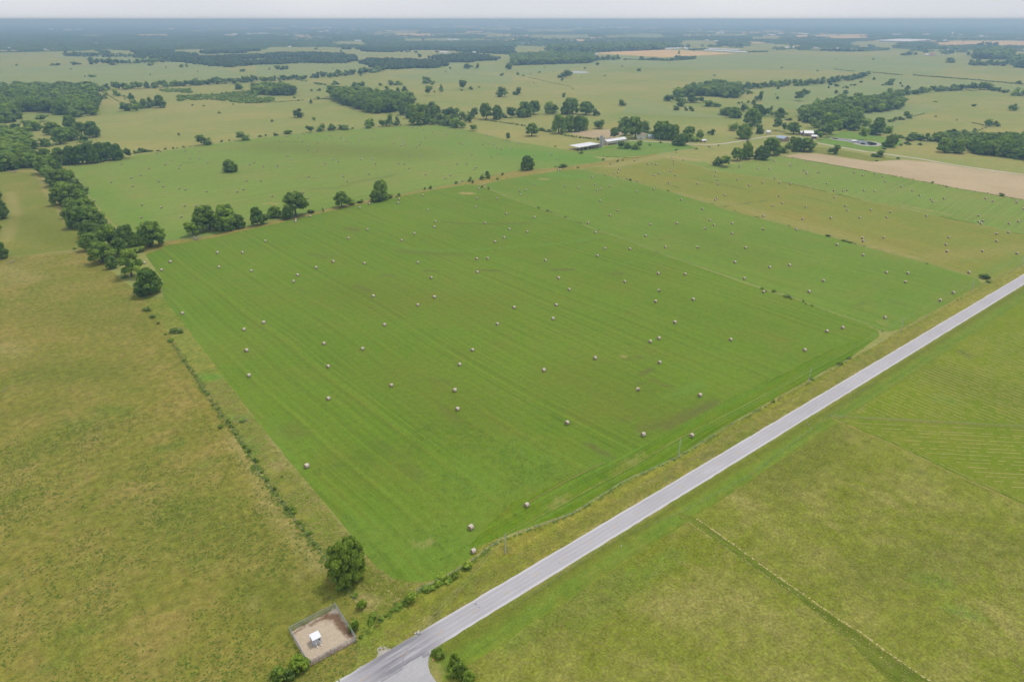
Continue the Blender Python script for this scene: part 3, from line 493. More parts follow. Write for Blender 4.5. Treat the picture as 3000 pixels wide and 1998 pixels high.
field('tan_field', GK(14, [(120, 1438), (300, 1412), (450, 1412), (700, 1450), (960, 1490), (1120, 1478), (1250, 1470), (1500, 1490), (1760, 1535), (2100, 1578)]) + GK(24, [(2352, 48), (2900, 120), (2900, 340), (2352, 268), (1700, 155), (880, -4)]) + GK(14, [(440, 1485)]), 0.03, M['tan_field'], None, (), 0.5, 12)
field('tan_patch', GK(13, [(530, 1230), (620, 1210), (760, 1198), (1000, 1190), (1040, 1230), (900, 1285), (790, 1272), (700, 1262)]), 0.03, M['tan_field'], None, (), 0.5, 12)
field('lawn', GK(14, [(420, 1310), (560, 1250), (700, 1205), (1000, 1250), (1250, 1290), (1180, 1350), (1060, 1370), (960, 1395), (600, 1340)]), 0.03, M['lawn'], None, (), 0.5, 12)
field('lawn', GK(13, [(1080, 1300), (1440, 1313), (1600, 1330), (1700, 1360), (1300, 1420), (1000, 1450), (800, 1440), (480, 1400), (700, 1380), (860, 1350)]) , 0.03, M['lawn'], None, (), 0.5, 12)
field('pasture_patch', GK(14, [(380, 1350), (600, 1365), (980, 1440), (1200, 1465), (960, 1486), (700, 1446), (450, 1408), (300, 1405), (200, 1380)]), 0.034, M['pasture_green'], 20, (), 0.5, 12)
field('pond_bank', GK(14, [(560, 1262), (700, 1275), (860, 1290), (960, 1302), (1030, 1318), (1048, 1334), (1010, 1347), (880, 1342), (810, 1328), (740, 1304), (590, 1284)]), 0.04, M['gravel'], None, (), 0.3, 8)
field('pond', GK(14, [(575, 1266), (700, 1279), (780, 1290), (870, 1297), (950, 1306), (1000, 1320), (1000, 1334), (940, 1338), (860, 1330), (815, 1315), (740, 1298), (600, 1280)]), 0.055, M['pond'], None, (), 0.2, 8)
field('pond', GK(13, [(543, 664), (560, 657), (620, 656), (680, 662), (712, 672), (640, 677), (570, 675)]), 0.05, M['pond_sky'], None, (), 1.0, 20)
field('pond', GK(13, [(2072, 598), (2090, 595), (2118, 597), (2105, 602), (2080, 602)]), 0.05, M['pond_sky'], None, (), 1.0, 20)
ff = [('wheat', 13, [(750, 492), (1000, 472), (1400, 460), (1700, 472), (2060, 495), (1700, 514), (1400, 530), (1100, 512)]),
      ('wheat', 12, [(2050, 372), (2352, 362), (2352, 384), (2080, 388)]), ('wheat', 13, [(0, 362), (500, 350), (950, 345), (1250, 355), (1260, 366), (900, 384), (0, 384)]),
      ('ground', 13, [(1250, 355), (1900, 400), (1880, 425), (1400, 410), (1000, 395), (1000, 375)]),
      ('wheat', 14, [(1180, 416), (1400, 395), (1900, 384), (2700, 384), (2700, 404), (2000, 432), (1700, 446), (1300, 425)]), ('wheat', 14, [(560, 324), (905, 324), (860, 352), (560, 360)]), ('wheat', 14, [(240, 330), (430, 328), (430, 340), (300, 346)]),
      ('ground', 13, [(1750, 440), (2352, 430), (2352, 478), (2160, 470)]), ('crop', 13, [(120, 396), (480, 384), (950, 386), (900, 402), (500, 412), (120, 412)]), ('crop', 13, [(330, 430), (960, 420), (900, 436), (330, 446)]),
      ('green_far', 13, [(900, 505), (1250, 530), (1650, 530), (1700, 548), (1200, 562), (780, 560)]), ('green_far', 11, [(-200, 620), (800, 605), (1600, 572), (1800, 575), (2100, 640), (2352, 750), (1800, 775), (900, 800), (-200, 790)]),
      ('green_far', 11, [(400, 525), (1400, 520), (1580, 555), (1000, 560), (600, 540)]), ('green_far', 12, [(0, 600), (1100, 590), (1100, 650), (400, 700), (0, 715)]), ('green_far', 12, [(1750, 580), (2352, 620), (2352, 660), (1900, 680), (1400, 650)]),
      ('green_far', 13, [(700, 560), (2352, 510), (2352, 640), (1500, 640), (800, 600), (100, 690), (0, 640)]), ('green_far', 14, [(-20, 500), (1400, 540), (1700, 600), (1500, 690), (900, 670), (0, 640)]), ('green_far', 14, [(950, 680), (2352, 800), (2352, 860), (1800, 800), (1000, 880), (300, 1000), (-60, 1010), (-60, 830), (900, 740)]),
      ('green_far', 13, [(1100, 890), (1500, 1000), (2100, 1100), (1600, 1080), (1000, 1040)]), ('green_far', 14, [(1240, 960), (1700, 960), (1400, 1060), (1150, 1180), (900, 1220), (800, 1060)]), ('green_far', 12, [(1200, 690), (1750, 660), (2352, 700), (2352, 780), (1700, 760), (1400, 740)])]
for i, (m, k, pts) in enumerate(ff): field('field', GK(k, pts), 0.04 + 0.013 * i, M[m], None, (), 2.5, 40)

# ------------------------------------------------------------------ trees
def ico(sub):
    t = (1 + 5 ** 0.5) / 2
    v = [(-1, t, 0), (1, t, 0), (-1, -t, 0), (1, -t, 0), (0, -1, t), (0, 1, t), (0, -1, -t), (0, 1, -t), (t, 0, -1), (t, 0, 1), (-t, 0, -1), (-t, 0, 1)]
    f = [(0, 11, 5), (0, 5, 1), (0, 1, 7), (0, 7, 10), (0, 10, 11), (1, 5, 9), (5, 11, 4), (11, 10, 2), (10, 7, 6), (7, 1, 8), (3, 9, 4), (3, 4, 2), (3, 2, 6), (3, 6, 8), (3, 8, 9), (4, 9, 5), (2, 4, 11), (6, 2, 10), (8, 6, 7), (9, 8, 1)]
    v = [np.array(p) / np.linalg.norm(p) for p in v]
    for _ in range(sub):
        c, nf = {}, []
        def mid(a, b):
            k = (min(a, b), max(a, b))
            if k not in c: m = v[a] + v[b]; v.append(m / np.linalg.norm(m)); c[k] = len(v) - 1
            return c[k]
        for a, b, d in f: x, y, z = mid(a, b), mid(b, d), mid(d, a); nf += [(a, x, z), (b, y, x), (d, z, y), (x, y, z)]
        f = nf
    return np.array(v), np.array(f)
ICO0, ICO1 = ico(0), ico(1)
def crown(seed, nl, leaves, z0, lr=0.30, asp=1.0, leafs=0.075, lean=0.12, cores=ICO1):
    """crown in a unit box (radius 1, height 1): lobes with a rough core and many loose leaf clumps; returns verts, tris, quads, shade"""
    g = np.random.default_rng(seed); V, T, Q, S = [], [], [], []; n = 0
    off = g.normal(0, lean, 2); lo = 0.10 if z0 > 0.15 else 0.24
    for i in range(nl):
        t = g.uniform(0.02, 1) ** 0.85 if i > nl * 0.25 else g.uniform(0.25, 0.75)
        ang = g.uniform(0, 2 * math.pi); prof = math.sin(math.pi * min(0.98, lo + (0.95 - lo) * t ** 0.8)) ** 0.6
        wob = 1 + 0.12 * math.sin(2 * ang + seed) + 0.10 * math.sin(5 * ang + 2 * seed)
        r = prof * wob * (g.uniform(0.50, 0.82) if i > nl * 0.25 else g.uniform(0, 0.45))
        R0 = lr * g.uniform(0.65, 1.2) * (0.6 + 0.4 * prof); hz = R0 * asp * 0.5 * g.uniform(0.7, 1.0)
        c = np.array([r * math.cos(ang) + off[0] * t, r * math.sin(ang) + off[1] * t, z0 + (1 - z0) * t])
        c[2] = min(max(c[2], z0 + hz * 0.5), 1 - hz * 0.8); lob = g.uniform(0.1, 0.95)
        cv = cores[0] * (1 + g.normal(0, 0.2, (len(cores[0]), 1))) * np.array([R0, R0, hz]) * 0.86 + c
        V.append(cv); T.append(cores[1] + n); S.append(np.full(len(cv), lob * 0.9)); n += len(cv)
        m = leaves; d = g.normal(size=(m, 3)); d /= np.linalg.norm(d, axis=1)[:, None]; d[:, 2] = np.where(d[:, 2] < -0.5, -d[:, 2], d[:, 2])
        p = c + d * np.array([R0, R0, hz]) * g.uniform(0.84, 1.26, (m, 1))
        nn = d + np.array([0, 0, 0.4]) + g.normal(0, 0.55, (m, 3)); nn /= np.linalg.norm(nn, axis=1)[:, None]
        u = np.cross(nn, g.normal(size=(m, 3))); u /= np.linalg.norm(u, axis=1)[:, None]; w = np.cross(nn, u)
        sz = leafs * g.uniform(0.5, 1.35, (m, 1)); zs = np.array([1, 1, asp * 0.5])
        q = np.stack([p + (-u * 1.25 - w * .2) * sz * zs, p + (u * .2 - w) * sz * zs, p + (u * 1.25 + w * .2) * sz * zs, p + (-u * .2 + w) * sz * zs], 1).reshape(-1, 3)
        V.append(q); Q.append(np.arange(4 * m).reshape(-1, 4) + n); S.append(np.repeat(np.clip(lob + g.normal(0, 0.28, m), 0, 1), 4)); n += 4 * m
    return np.concatenate(V), np.concatenate(T), np.concatenate(Q), np.concatenate(S)
def mesh_of(name, data, mat):
    v, t, q, s = data; o = np_mesh(name, v, [t, q], mat, {'shade': s}); me = o.data; bpy.data.objects.remove(o); return me
def trunk_mesh(seed, top):
    g = random.Random(seed); mb = MB(); p = Vector((0, 0, -0.02)); r = 0.085
    for k in range(3):
        q = p + Vector((g.uniform(-.05, .05), g.uniform(-.05, .05), top * 0.34)); mb.tube(p, q, r, r * 0.8, 7, cap=False); p = q; r *= 0.8
        if k >= 1:
            for j in range(3):
                a = g.uniform(0, 6.28); e = p + Vector((math.cos(a) * 0.5, math.sin(a) * 0.5, g.uniform(0.15, 0.3))); mb.tube(p, e, r * 0.55, r * 0.2, 5, cap=False)
                e2 = e + Vector((math.cos(a + .5) * 0.2, math.sin(a + .5) * 0.2, 0.1)); mb.tube(e, e2, r * 0.2, r * 0.06, 4, cap=False)
    me = bpy.data.meshes.new('trunk'); me.from_pydata(mb.v, [], mb.f); me.materials.append(M['bark']); me.update(); return me
KIND = {}
def kind(k, specs, mat, top):
    KIND[k] = [(mesh_of('crown', crown(*s), mat), trunk_mesh(s[0], top)) for s in specs]
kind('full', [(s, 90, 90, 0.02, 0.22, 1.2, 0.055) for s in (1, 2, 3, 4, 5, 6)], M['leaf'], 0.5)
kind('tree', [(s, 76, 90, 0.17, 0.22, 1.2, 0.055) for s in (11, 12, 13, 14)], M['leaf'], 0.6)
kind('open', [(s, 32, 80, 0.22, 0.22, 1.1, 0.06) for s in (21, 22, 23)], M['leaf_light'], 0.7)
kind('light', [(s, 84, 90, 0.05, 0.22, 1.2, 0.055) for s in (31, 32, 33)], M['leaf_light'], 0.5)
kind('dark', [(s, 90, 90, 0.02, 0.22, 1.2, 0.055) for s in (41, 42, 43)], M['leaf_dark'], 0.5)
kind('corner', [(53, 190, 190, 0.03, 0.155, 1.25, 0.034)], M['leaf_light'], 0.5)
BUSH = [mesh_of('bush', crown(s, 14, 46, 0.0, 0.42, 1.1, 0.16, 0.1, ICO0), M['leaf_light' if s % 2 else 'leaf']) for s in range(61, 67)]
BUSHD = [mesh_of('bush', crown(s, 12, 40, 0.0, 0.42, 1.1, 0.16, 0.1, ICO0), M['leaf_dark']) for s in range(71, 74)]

trees, bushes = [], []       # (x, y, width m, height m, kind, label stem, region)
rt = random.Random(17)
PHR = {}
def place(px, py, wpx, hpx, kd=None, reg='', stem=None, fixed=None, bush=False):
    p = G(px, py); X, Y, d = proj(p.x, p.y, 0); th = math.asin(min(1, H / math.sqrt(p.x ** 2 + p.y ** 2 + H * H)))
    w = wpx * d / FPX; hv = hpx * d / FPX; h = (hv - 0.26 * w * math.sin(th)) / math.cos(th); h = min(max(h, 0.45 * w), (1.7 if kd == 'open' else 1.22) * w)
    fwd = Vector((p.x, p.y, 0)).normalized() * (0.28 * w)      # the note marks the near edge of the foliage: the stem stands behind it
    p = p + fwd; w *= 1.08
    if reg == 'C' and kd in ('full', 'light') and wpx < 23 and px < 960 and py < 1700: w *= 0.72; h *= 0.72
    if reg == 'H' and w < 7: w *= 0.85; h *= 0.6
    if w < 3.4 or bush: bushes.append((p.x, p.y, w, h, kd, stem, reg, px, py, wpx * hpx))
    else: trees.append((p.x, p.y, w, h, kd or rt.choice(['full', 'full', 'tree', 'dark', 'light']), stem, reg, px, py, wpx * hpx))
def T(k, lst, reg, kd=None):
    for a in lst:
        x, y = C(k, a[0], a[1]); s = 3.136 if k >= 11 else 4.71
        place(x, y, a[2] / s, a[3] / s, a[4] if len(a) > 4 else kd, reg, a[5] if len(a) > 5 else None)
def belt(k, pts, w, h, reg, sp=0.7, kd=None, jit=0.25, prob=1.0):
    s = 3.136 if k >= 11 else 4.71; acc = 0
    for (x0, y0), (x1, y1) in zip(pts[:-1], pts[1:]):
        L = math.hypot(x1 - x0, y1 - y0); n = max(1, int(L / (w * sp)))
        for i in range(n):
            if rt.random() > prob: continue
            f = (i + rt.uniform(0.2, 0.8)) / n; ww = w * rt.uniform(0.75, 1.25); x, y = C(k, x0 + (x1 - x0) * f, y0 + (y1 - y0) * f + rt.uniform(-jit, jit) * h * 0.4)
            place(x, y, ww / s, h * rt.uniform(0.75, 1.2) / s, kd, reg)
def wood(k, poly, w, h, reg, sp=0.72, kd=None):
    s = 3.136 if k >= 11 else 4.71; pp = [C(k, *q) for q in poly]; w /= s; h /= s
    cx = sum(p[0] for p in pp) / len(pp); cy = sum(p[1] for p in pp) / len(pp); gp = [G(*p) for p in pp]
    _, _, d = proj(*G(cx, cy)[:2]); st = w * d / FPX * sp
    xs_ = [p.x for p in gp]; ys_ = [p.y for p in gp]; x = min(xs_)
    while x < max(xs_):
        y = min(ys_)
        while y < max(ys_):
            qx, qy = x + rt.uniform(-.4, .4) * st, y + rt.uniform(-.4, .4) * st
            if inside([(p.x, p.y) for p in gp], np.array([qx]), np.array([qy]))[0]:
                X, Y, dd = proj(qx, qy)
                if inside(pp, np.array([X]), np.array([Y - 0.5 * h]))[0]: f = rt.uniform(0.75, 1.25) * d / dd; place(X, Y, w * f, h * f, kd, reg)
            y += st
        x += st
PHR.update({'L': 'dense tree line left of the near hay field', 'K': 'tree row across the middle of the hay fields', 'B': 'hedgerow along the top of the back hay field', 'P': 'woodland patch at the upper left', 'D': 'dry pasture beyond the back hay field',
            'W': 'wood in the middle of the pastures', 'F': 'farmstead around the white barns', 'R': 'farmstead beside the dark pond', 'G': 'green pasture at the upper right', 'H': 'field hedge between the hay fields', 'V': 'roadside verge', 'C': 'fenced gravel compound', 'X': 'far pastures'})
T(42, [(840, 690, 370, 470, 'corner', 'big bright green tree standing at the curved near field corner')], 'C')
T(21, [(390, -20, 110, 100), (430, 40, 130, 110), (470, 95, 130, 110), (520, 155, 160, 150), (640, 145, 130, 120), (590, 245, 170, 130), (560, 320, 150, 160), (680, 335, 200, 200), (760, 335, 120, 140), (700, 440, 190, 160), (860, 505, 210, 170), (730, 535, 200, 190), (830, 650, 190, 170),
       (840, 740, 150, 150), (1010, 700, 190, 190), (950, 860, 210, 190), (1040, 905, 110, 120, 'dark'), (1170, 705, 170, 190, 'dark'), (1120, 790, 160, 160), (1170, 840, 130, 110, 'full'),
       (1390, 712, 235, 230, 'full', 'broad round tree at the right end of the tree line where the lane begins'), (1215, 990, 235, 250, 'open', 'loose pale green tree with see-through crown, second from the near end of the tree line'), (1380, 1150, 250, 240, 'dark', 'dense dark round tree at the near end of the tree line')], 'L', None)
belt(21, [(400, 20), (560, 180), (640, 330), (760, 520), (880, 700), (980, 830)], 120, 105, 'L', 0.6); belt(21, [(470, 0), (660, 130), (790, 330), (930, 520), (1150, 700), (1400, 708)], 110, 95, 'L', 0.6)
T(21, [(10, 260, 60, 80), (20, 450, 150, 210), (0, 560, 40, 90), (20, 815, 130, 220)], 'L', 'dark')
T(21, [(1780, 605, 150, 130, 'open', 'small ragged tree beside grey fallen branches on the field lane'), (1930, 560, 240, 225, 'full'), (2090, 555, 240, 225, 'full'), (2200, 535, 130, 120, 'dark')], 'K')
T(22, [(20, 510, 130, 190, 'dark'), (100, 490, 90, 90), (170, 440, 120, 110, 'light'), (290, 450, 110, 110), (370, 432, 230, 215, 'tree'), (500, 395, 70, 30), (790, 345, 150, 140, 'tree', 'round dark tree on the field lane, between two larger tree clumps'), (890, 317, 90, 40), (1100, 290, 120, 110, 'full'),
       (1150, 280, 160, 180, 'light', 'tall two-topped pale green tree at the far end of the tree row on the lane'), (1220, 252, 70, 40), (615, 380, 20, 40, 'open'), (1315, 235, 22, 35), (1550, 180, 20, 28), (1602, 172, 28, 38, 'open'), (1835, 125, 28, 25), (1968, 100, 40, 40), (1990, 118, 25, 30), (2070, 85, 50, 40), (2122, 72, 50, 60),
       (2218, 85, 20, 20), (2265, 50, 25, 25), (2080, 160, 20, 25), (2137, 175, 18, 22), (975, 285, 25, 22), (1295, 243, 25, 12), (950, 300, 60, 20)], 'K')
T(11, [(430, 1600, 190, 160), (80, 1568, 200, 150), (180, 1500, 150, 130), (300, 1540, 150, 130), (520, 1590, 120, 110)], 'L')
T(11, [(1857, 1342, 118, 90, 'tree', 'lone umbrella-shaped tree on the fence line above the left hay field'), (2215, 1297, 95, 75, 'full', 'round tree on the fence line right of the umbrella-shaped tree'), (2122, 1587, 140, 112, 'full', 'lone round tree standing in the middle of the left hay field'),
       (1300, 1405, 90, 30), (1240, 1415, 25, 40), (1520, 1378, 25, 20), (1595, 1370, 22, 16), (1690, 1358, 30, 16), (1745, 1352, 16, 10), (1627, 1366, 14, 10), (2040, 1308, 20, 22), (2108, 1300, 14, 14), (2270, 1285, 22, 20), (1385, 1398, 40, 12), (1450, 1392, 30, 10)], 'B')
T(11, [(1168, 1022, 85, 90), (1213, 925, 58, 60), (1243, 985, 75, 80, 'light'), (1263, 1025, 75, 60, 'light'), (1325, 1000, 85, 95), (1388, 985, 65, 88), (1475, 995, 108, 108, 'dark'), (1075, 888, 60, 72), (977, 883, 45, 30), (2015, 1045, 22, 20), (1648, 1248, 22, 25), (975, 908, 22, 18), (1145, 895, 30, 14), (1150, 918, 20, 16),
       (1655, 932, 45, 28), (2192, 825, 75, 60), (855, 712, 60, 30), (780, 710, 14, 20), (695, 600, 65, 30), (490, 605, 40, 22), (530, 605, 50, 22), (1670, 622, 45, 30), (1720, 620, 25, 30), (1390, 608, 60, 14), (1525, 625, 14, 10), (155, 610, 22, 18), (1380, 695, 12, 16), (1768, 975, 18, 16), (1875, 982, 18, 14),
       (2142, 965, 16, 14), (1815, 730, 14, 12), (1490, 755, 12, 12), (650, 640, 14, 12), (1815, 665, 12, 12), (2230, 660, 55, 24), (1965, 735, 12, 12), (1650, 890, 40, 12)], 'D')
belt(11, [(830, 600), (1110, 598)], 60, 55, 'X'); belt(11, [(1110, 592), (1570, 570)], 38, 35, 'X'); belt(11, [(600, 522), (1200, 527), (1500, 560)], 36, 38, 'X')
belt(11, [(0, 878), (330, 880)], 80, 85, 'P'); belt(11, [(330, 875), (620, 850), (900, 832)], 75, 70, 'P'); belt(11, [(930, 838), (1290, 816)], 60, 60, 'P'); belt(11, [(1280, 815), (1880, 786)], 58, 55, 'X', 0.6); belt(11, [(1880, 782), (2352, 756)], 58, 58, 'X', 0.6)
belt(12, [(0, 750), (330, 735)], 45, 38, 'X', 0.6); belt(12, [(320, 735), (480, 730)], 50, 45, 'X'); belt(12, [(530, 722), (870, 695), (1200, 655)], 50, 48, 'X', 0.6)
wood(11, [(0, 800), (860, 790), (910, 930), (900, 1010), (850, 1080), (720, 1090), (600, 1062), (450, 1040), (260, 1030), (0, 1090)], 105, 88, 'P')
T(11, [(650, 1180, 110, 110), (760, 1250, 120, 120), (860, 1268, 130, 140), (400, 1120, 115, 60), (270, 1190, 110, 90), (330, 1205, 110, 100), (60, 1130, 180, 120), (130, 1100, 150, 120), (500, 1240, 150, 110, 'light'), (560, 1330, 170, 140), (620, 1300, 150, 120), (800, 1335, 130, 85), (700, 1290, 120, 90),
       (250, 1312, 58, 50), (420, 1350, 100, 85), (320, 1375, 95, 80), (60, 1220, 140, 80), (160, 1220, 120, 80), (240, 1228, 100, 60, 'light'), (340, 1500, 120, 110), (440, 1525, 140, 150), (560, 1520, 150, 150), (660, 1515, 150, 160), (760, 1512, 150, 165, 'dark'), (860, 1505, 140, 170, 'dark'), (940, 1490, 140, 165, 'dark'),
       (1010, 1478, 130, 155, 'dark'), (1090, 1475, 130, 140, 'dark'), (1180, 1457, 80, 88, 'dark'), (500, 1190, 60, 40), (400, 1225, 30, 20)], 'P')
wood(11, [(0, 1180), (230, 1180), (300, 1320), (230, 1420), (300, 1500), (0, 1568)], 80, 55, 'P', 0.85, 'light'); wood(11, [(0, 1400), (260, 1400), (330, 1520), (0, 1590)], 130, 110, 'P')
T(12, [(40, 1262, 30, 25), (90, 1258, 25, 22), (181, 1252, 36, 32), (288, 1237, 85, 28), (498, 1220, 70, 58), (607, 1207, 82, 62), (700, 1202, 75, 62, 'dark'), (805, 1195, 105, 30), (1035, 1182, 70, 115, 'light'), (1072, 1165, 50, 80, 'light'), (1150, 1168, 65, 60), (1222, 1165, 95, 105, 'open'), (1297, 1160, 45, 100, 'open', 'thin see-through tree above the back hay field fence'),
       (1270, 1162, 28, 28), (893, 1187, 25, 14), (1328, 1158, 20, 14)], 'B')
T(12, [(405, 1085, 92, 74, 'tree', 'lone spreading tree on a short trunk in the dry pasture'), (533, 1116, 30, 42), (145, 1122, 25, 20), (503, 957, 34, 85), (575, 917, 25, 35), (510, 845, 36, 22), (585, 837, 40, 20), (225, 790, 36, 42), (728, 782, 55, 38), (1145, 790, 28, 25), (1232, 785, 62, 45), (1310, 785, 60, 45), (985, 812, 48, 60),
       (940, 818, 100, 55), (900, 820, 60, 60), (1220, 885, 82, 80), (1297, 880, 70, 65), (1363, 880, 65, 75), (1592, 882, 80, 85, 'open', 'half-bare tree with grey branches in the open pasture'), (1567, 770, 85, 65), (1630, 780, 38, 30), (1708, 850, 50, 68), (1900, 825, 74, 82, 'tree'), (1978, 827, 42, 30), (2242, 895, 100, 84, 'tree'),
       (2258, 708, 38, 30), (1740, 665, 16, 12), (963, 700, 18, 20), (780, 490, 24, 28), (2315, 640, 70, 58), (2032, 635, 38, 52), (1780, 638, 28, 18), (1930, 635, 90, 22), (1505, 538, 45, 38), (1470, 495, 45, 22), (1413, 490, 22, 28), (1385, 490, 20, 24), (350, 905, 26, 16), (385, 930, 20, 12), (2050, 808, 26, 10), (1895, 838, 20, 12), (1640, 850, 20, 12),
       (710, 635, 12, 10), (555, 460, 34, 20), (1655, 488, 40, 12), (200, 650, 60, 44), (245, 645, 50, 40), (290, 640, 40, 34), (125, 645, 16, 20)], 'D')
wood(12, [(0, 780), (100, 800), (280, 810), (400, 850), (400, 880), (250, 885), (0, 875)], 80, 70, 'D', 0.6); wood(12, [(0, 900), (170, 900), (150, 935), (0, 950)], 34, 16, 'D', 1.0, 'light')
wood(11, [(1620, 880), (1900, 870), (2100, 850), (2352, 830), (2352, 960), (2200, 950), (1900, 920), (1650, 930)], 36, 16, 'D', 1.35, 'light'); wood(11, [(1460, 820), (1750, 815), (1760, 860), (1500, 850)], 30, 14, 'D', 1.3, 'light')
belt(12, [(360, 735), (470, 755)], 24, 10, 'D', 0.8); belt(12, [(530, 770), (640, 792)], 30, 16, 'D', 0.7); belt(12, [(530, 917), (690, 912)], 16, 9, 'D', 0.9); belt(12, [(740, 815), (860, 840)], 22, 9, 'D', 0.9); belt(12, [(0, 955), (430, 925)], 16, 8, 'D', 1.2)
belt(11, [(930, 840), (1120, 955)], 12, 7, 'D', 0.7)
wood(12, [(690, 850), (900, 830), (970, 850), (1200, 880), (1440, 890), (1480, 980), (1400, 1000), (1280, 1040), (1130, 1050), (1010, 1032), (900, 985), (780, 960), (690, 920)], 95, 88, 'W', 0.62)
T(12, [(1360, 1062, 110, 110), (1430, 1092, 110, 120), (1500, 1152, 190, 180), (1560, 1142, 110, 150), (1640, 1090, 130, 110), (1680, 1147, 120, 92), (1740, 1150, 110, 80), (1760, 1092, 100, 92), (1830, 1092, 110, 95), (1860, 1177, 108, 92, 'light'), (1900, 1102, 90, 82), (1960, 1130, 60, 70, 'open'), (2010, 1092, 82, 90), (2115, 1102, 130, 138, 'tree'),
       (2220, 1102, 100, 122), (2280, 1087, 50, 50), (1780, 1162, 72, 72), (1995, 1207, 84, 56, 'light'), (2320, 1292, 52, 62), (1330, 1055, 60, 50), (1600, 1000, 110, 60), (2340, 1085, 80, 95)], 'W')
belt(12, [(2100, 1108), (2352, 1142)], 20, 10, 'W', 0.9); belt(13, [(0, 1142), (120, 1165)], 26, 16, 'F', 0.8)
T(13, [(0, 1082, 60, 92), (110, 1082, 150, 132), (200, 1057, 120, 118), (335, 1052, 90, 118, 'light'), (380, 1055, 110, 82), (525, 965, 92, 62), (500, 1057, 120, 112), (560, 1052, 120, 132), (680, 1060, 152, 115), (772, 1067, 56, 62), (430, 1232, 140, 165), (520, 1215, 120, 145), (600, 1215, 112, 135), (655, 1202, 100, 138, 'light'),
       (790, 1187, 82, 92), (180, 1257, 128, 112, 'tree'), (785, 1292, 32, 30), (945, 1282, 112, 92, 'open'), (1050, 1180, 120, 96), (1130, 1278, 170, 185, 'tree'), (1060, 1252, 112, 92), (1222, 1217, 76, 112, 'open'), (1360, 1282, 130, 152), (1420, 1287, 130, 168), (1480, 1292, 112, 132), (1610, 1282, 112, 112), (1650, 1302, 112, 72),
       (1730, 1292, 76, 92), (1535, 1342, 132, 108), (1830, 1244, 54, 54), (2025, 1205, 76, 76), (1000, 1366, 72, 62), (1060, 1372, 92, 56), (1160, 1374, 86, 76), (1267, 1342, 22, 22), (1367, 1317, 20, 16), (280, 1205, 60, 25, 'open'), (340, 1215, 60, 22, 'open'), (400, 1352, 18, 12), (640, 1415, 40, 20), (1000, 1212, 60, 100, 'open')], 'F')
belt(13, [(440, 1240), (560, 1262), (760, 1285)], 24, 12, 'F', 0.9); belt(13, [(1200, 1225), (1300, 1235)], 40, 20, 'F', 0.6); belt(13, [(800, 1440), (1200, 1460)], 12, 6, 'F', 2.0)
T(13, [(1008, 977, 74, 54, 'dark', 'lone dark round tree in the wide pasture above the farmstead'), (475, 895, 36, 42, 'open'), (50, 875, 72, 74), (1165, 657, 38, 30), (665, 636, 24, 14), (778, 604, 34, 26), (45, 609, 52, 34), (50, 692, 32, 25), (103, 706, 32, 12), (252, 671, 30, 14), (460, 755, 28, 32), (460, 718, 72, 58), (525, 718, 72, 62), (495, 700, 60, 50),
       (1192, 555, 44, 38), (1860, 699, 20, 15), (560, 825, 12, 10), (643, 716, 12, 8), (1012, 616, 16, 10), (1535, 502, 22, 32, 'open'), (295, 625, 16, 10), (200, 767, 18, 7), (1445, 583, 12, 6), (1040, 555, 36, 12), (850, 702, 20, 6), (172, 680, 12, 8), (335, 657, 12, 6), (382, 665, 12, 6)], 'X')
wood(13, [(0, 510), (450, 490), (745, 500), (745, 570), (700, 585), (0, 605)], 42, 36, 'X', 0.6); wood(13, [(330, 440), (540, 435), (1000, 405), (1440, 405), (1400, 460), (740, 485), (330, 478)], 42, 36, 'X', 0.65)
belt(13, [(540, 425), (980, 415)], 34, 28, 'X', 0.55); belt(13, [(0, 388), (490, 380)], 30, 22, 'X', 0.55); belt(13, [(1240, 556), (1450, 562), (1680, 545)], 34, 24, 'X', 0.4); belt(13, [(1500, 535), (1680, 540)], 34, 22, 'X', 0.4); belt(13, [(760, 557), (990, 553)], 46, 36, 'X', 0.6); belt(13, [(1400, 445), (1640, 440)], 34, 24, 'X'); belt(13, [(1040, 550), (1240, 556)], 18, 6, 'X', 0.8)
belt(13, [(150, 715), (560, 805)], 9, 3.5, 'X', 0.9); belt(13, [(1900, 428), (2180, 426)], 34, 26, 'X', 0.5); belt(13, [(1620, 468), (1790, 462)], 30, 18, 'X', 0.5); belt(13, [(2160, 486), (2352, 482)], 26, 14, 'X', 0.6)
T(13, [(1422, 930, 64, 62), (1470, 937, 66, 56), (1497, 892, 45, 60, 'dark'), (1555, 982, 92, 96), (1640, 947, 112, 82), (1735, 950, 66, 56), (1825, 982, 116, 48), (1910, 991, 36, 30), (1505, 1017, 62, 48), (1592, 1022, 34, 34), (1638, 1025, 44, 42), (2120, 872, 36, 25), (2172, 867, 52, 40, 'light'), (2141, 852, 26, 25), (2268, 932, 74, 82, 'dark'),
       (2085, 964, 36, 25), (2112, 957, 22, 22), (2170, 950, 30, 30), (2222, 969, 44, 46), (1950, 1062, 92, 78), (2040, 1087, 150, 92), (2117, 1027, 76, 66), (2250, 1072, 130, 102), (2210, 1152, 150, 145, 'light'), (2170, 1192, 92, 62), (2330, 1072, 62, 102), (2130, 1282, 132, 132, 'light'), (2180, 1267, 52, 62), (2265, 1232, 82, 96)], 'G')
wood(13, [(1500, 850), (1700, 800), (1850, 760), (2080, 790), (2085, 880), (2050, 912), (1850, 895), (1700, 885), (1510, 900)], 75, 66, 'G', 0.65)
belt(13, [(2080, 822), (2352, 806)], 56, 48, 'G', 0.6); belt(14, [(0, 802), (400, 785), (720, 745), (930, 707)], 54, 50, 'G', 0.55)
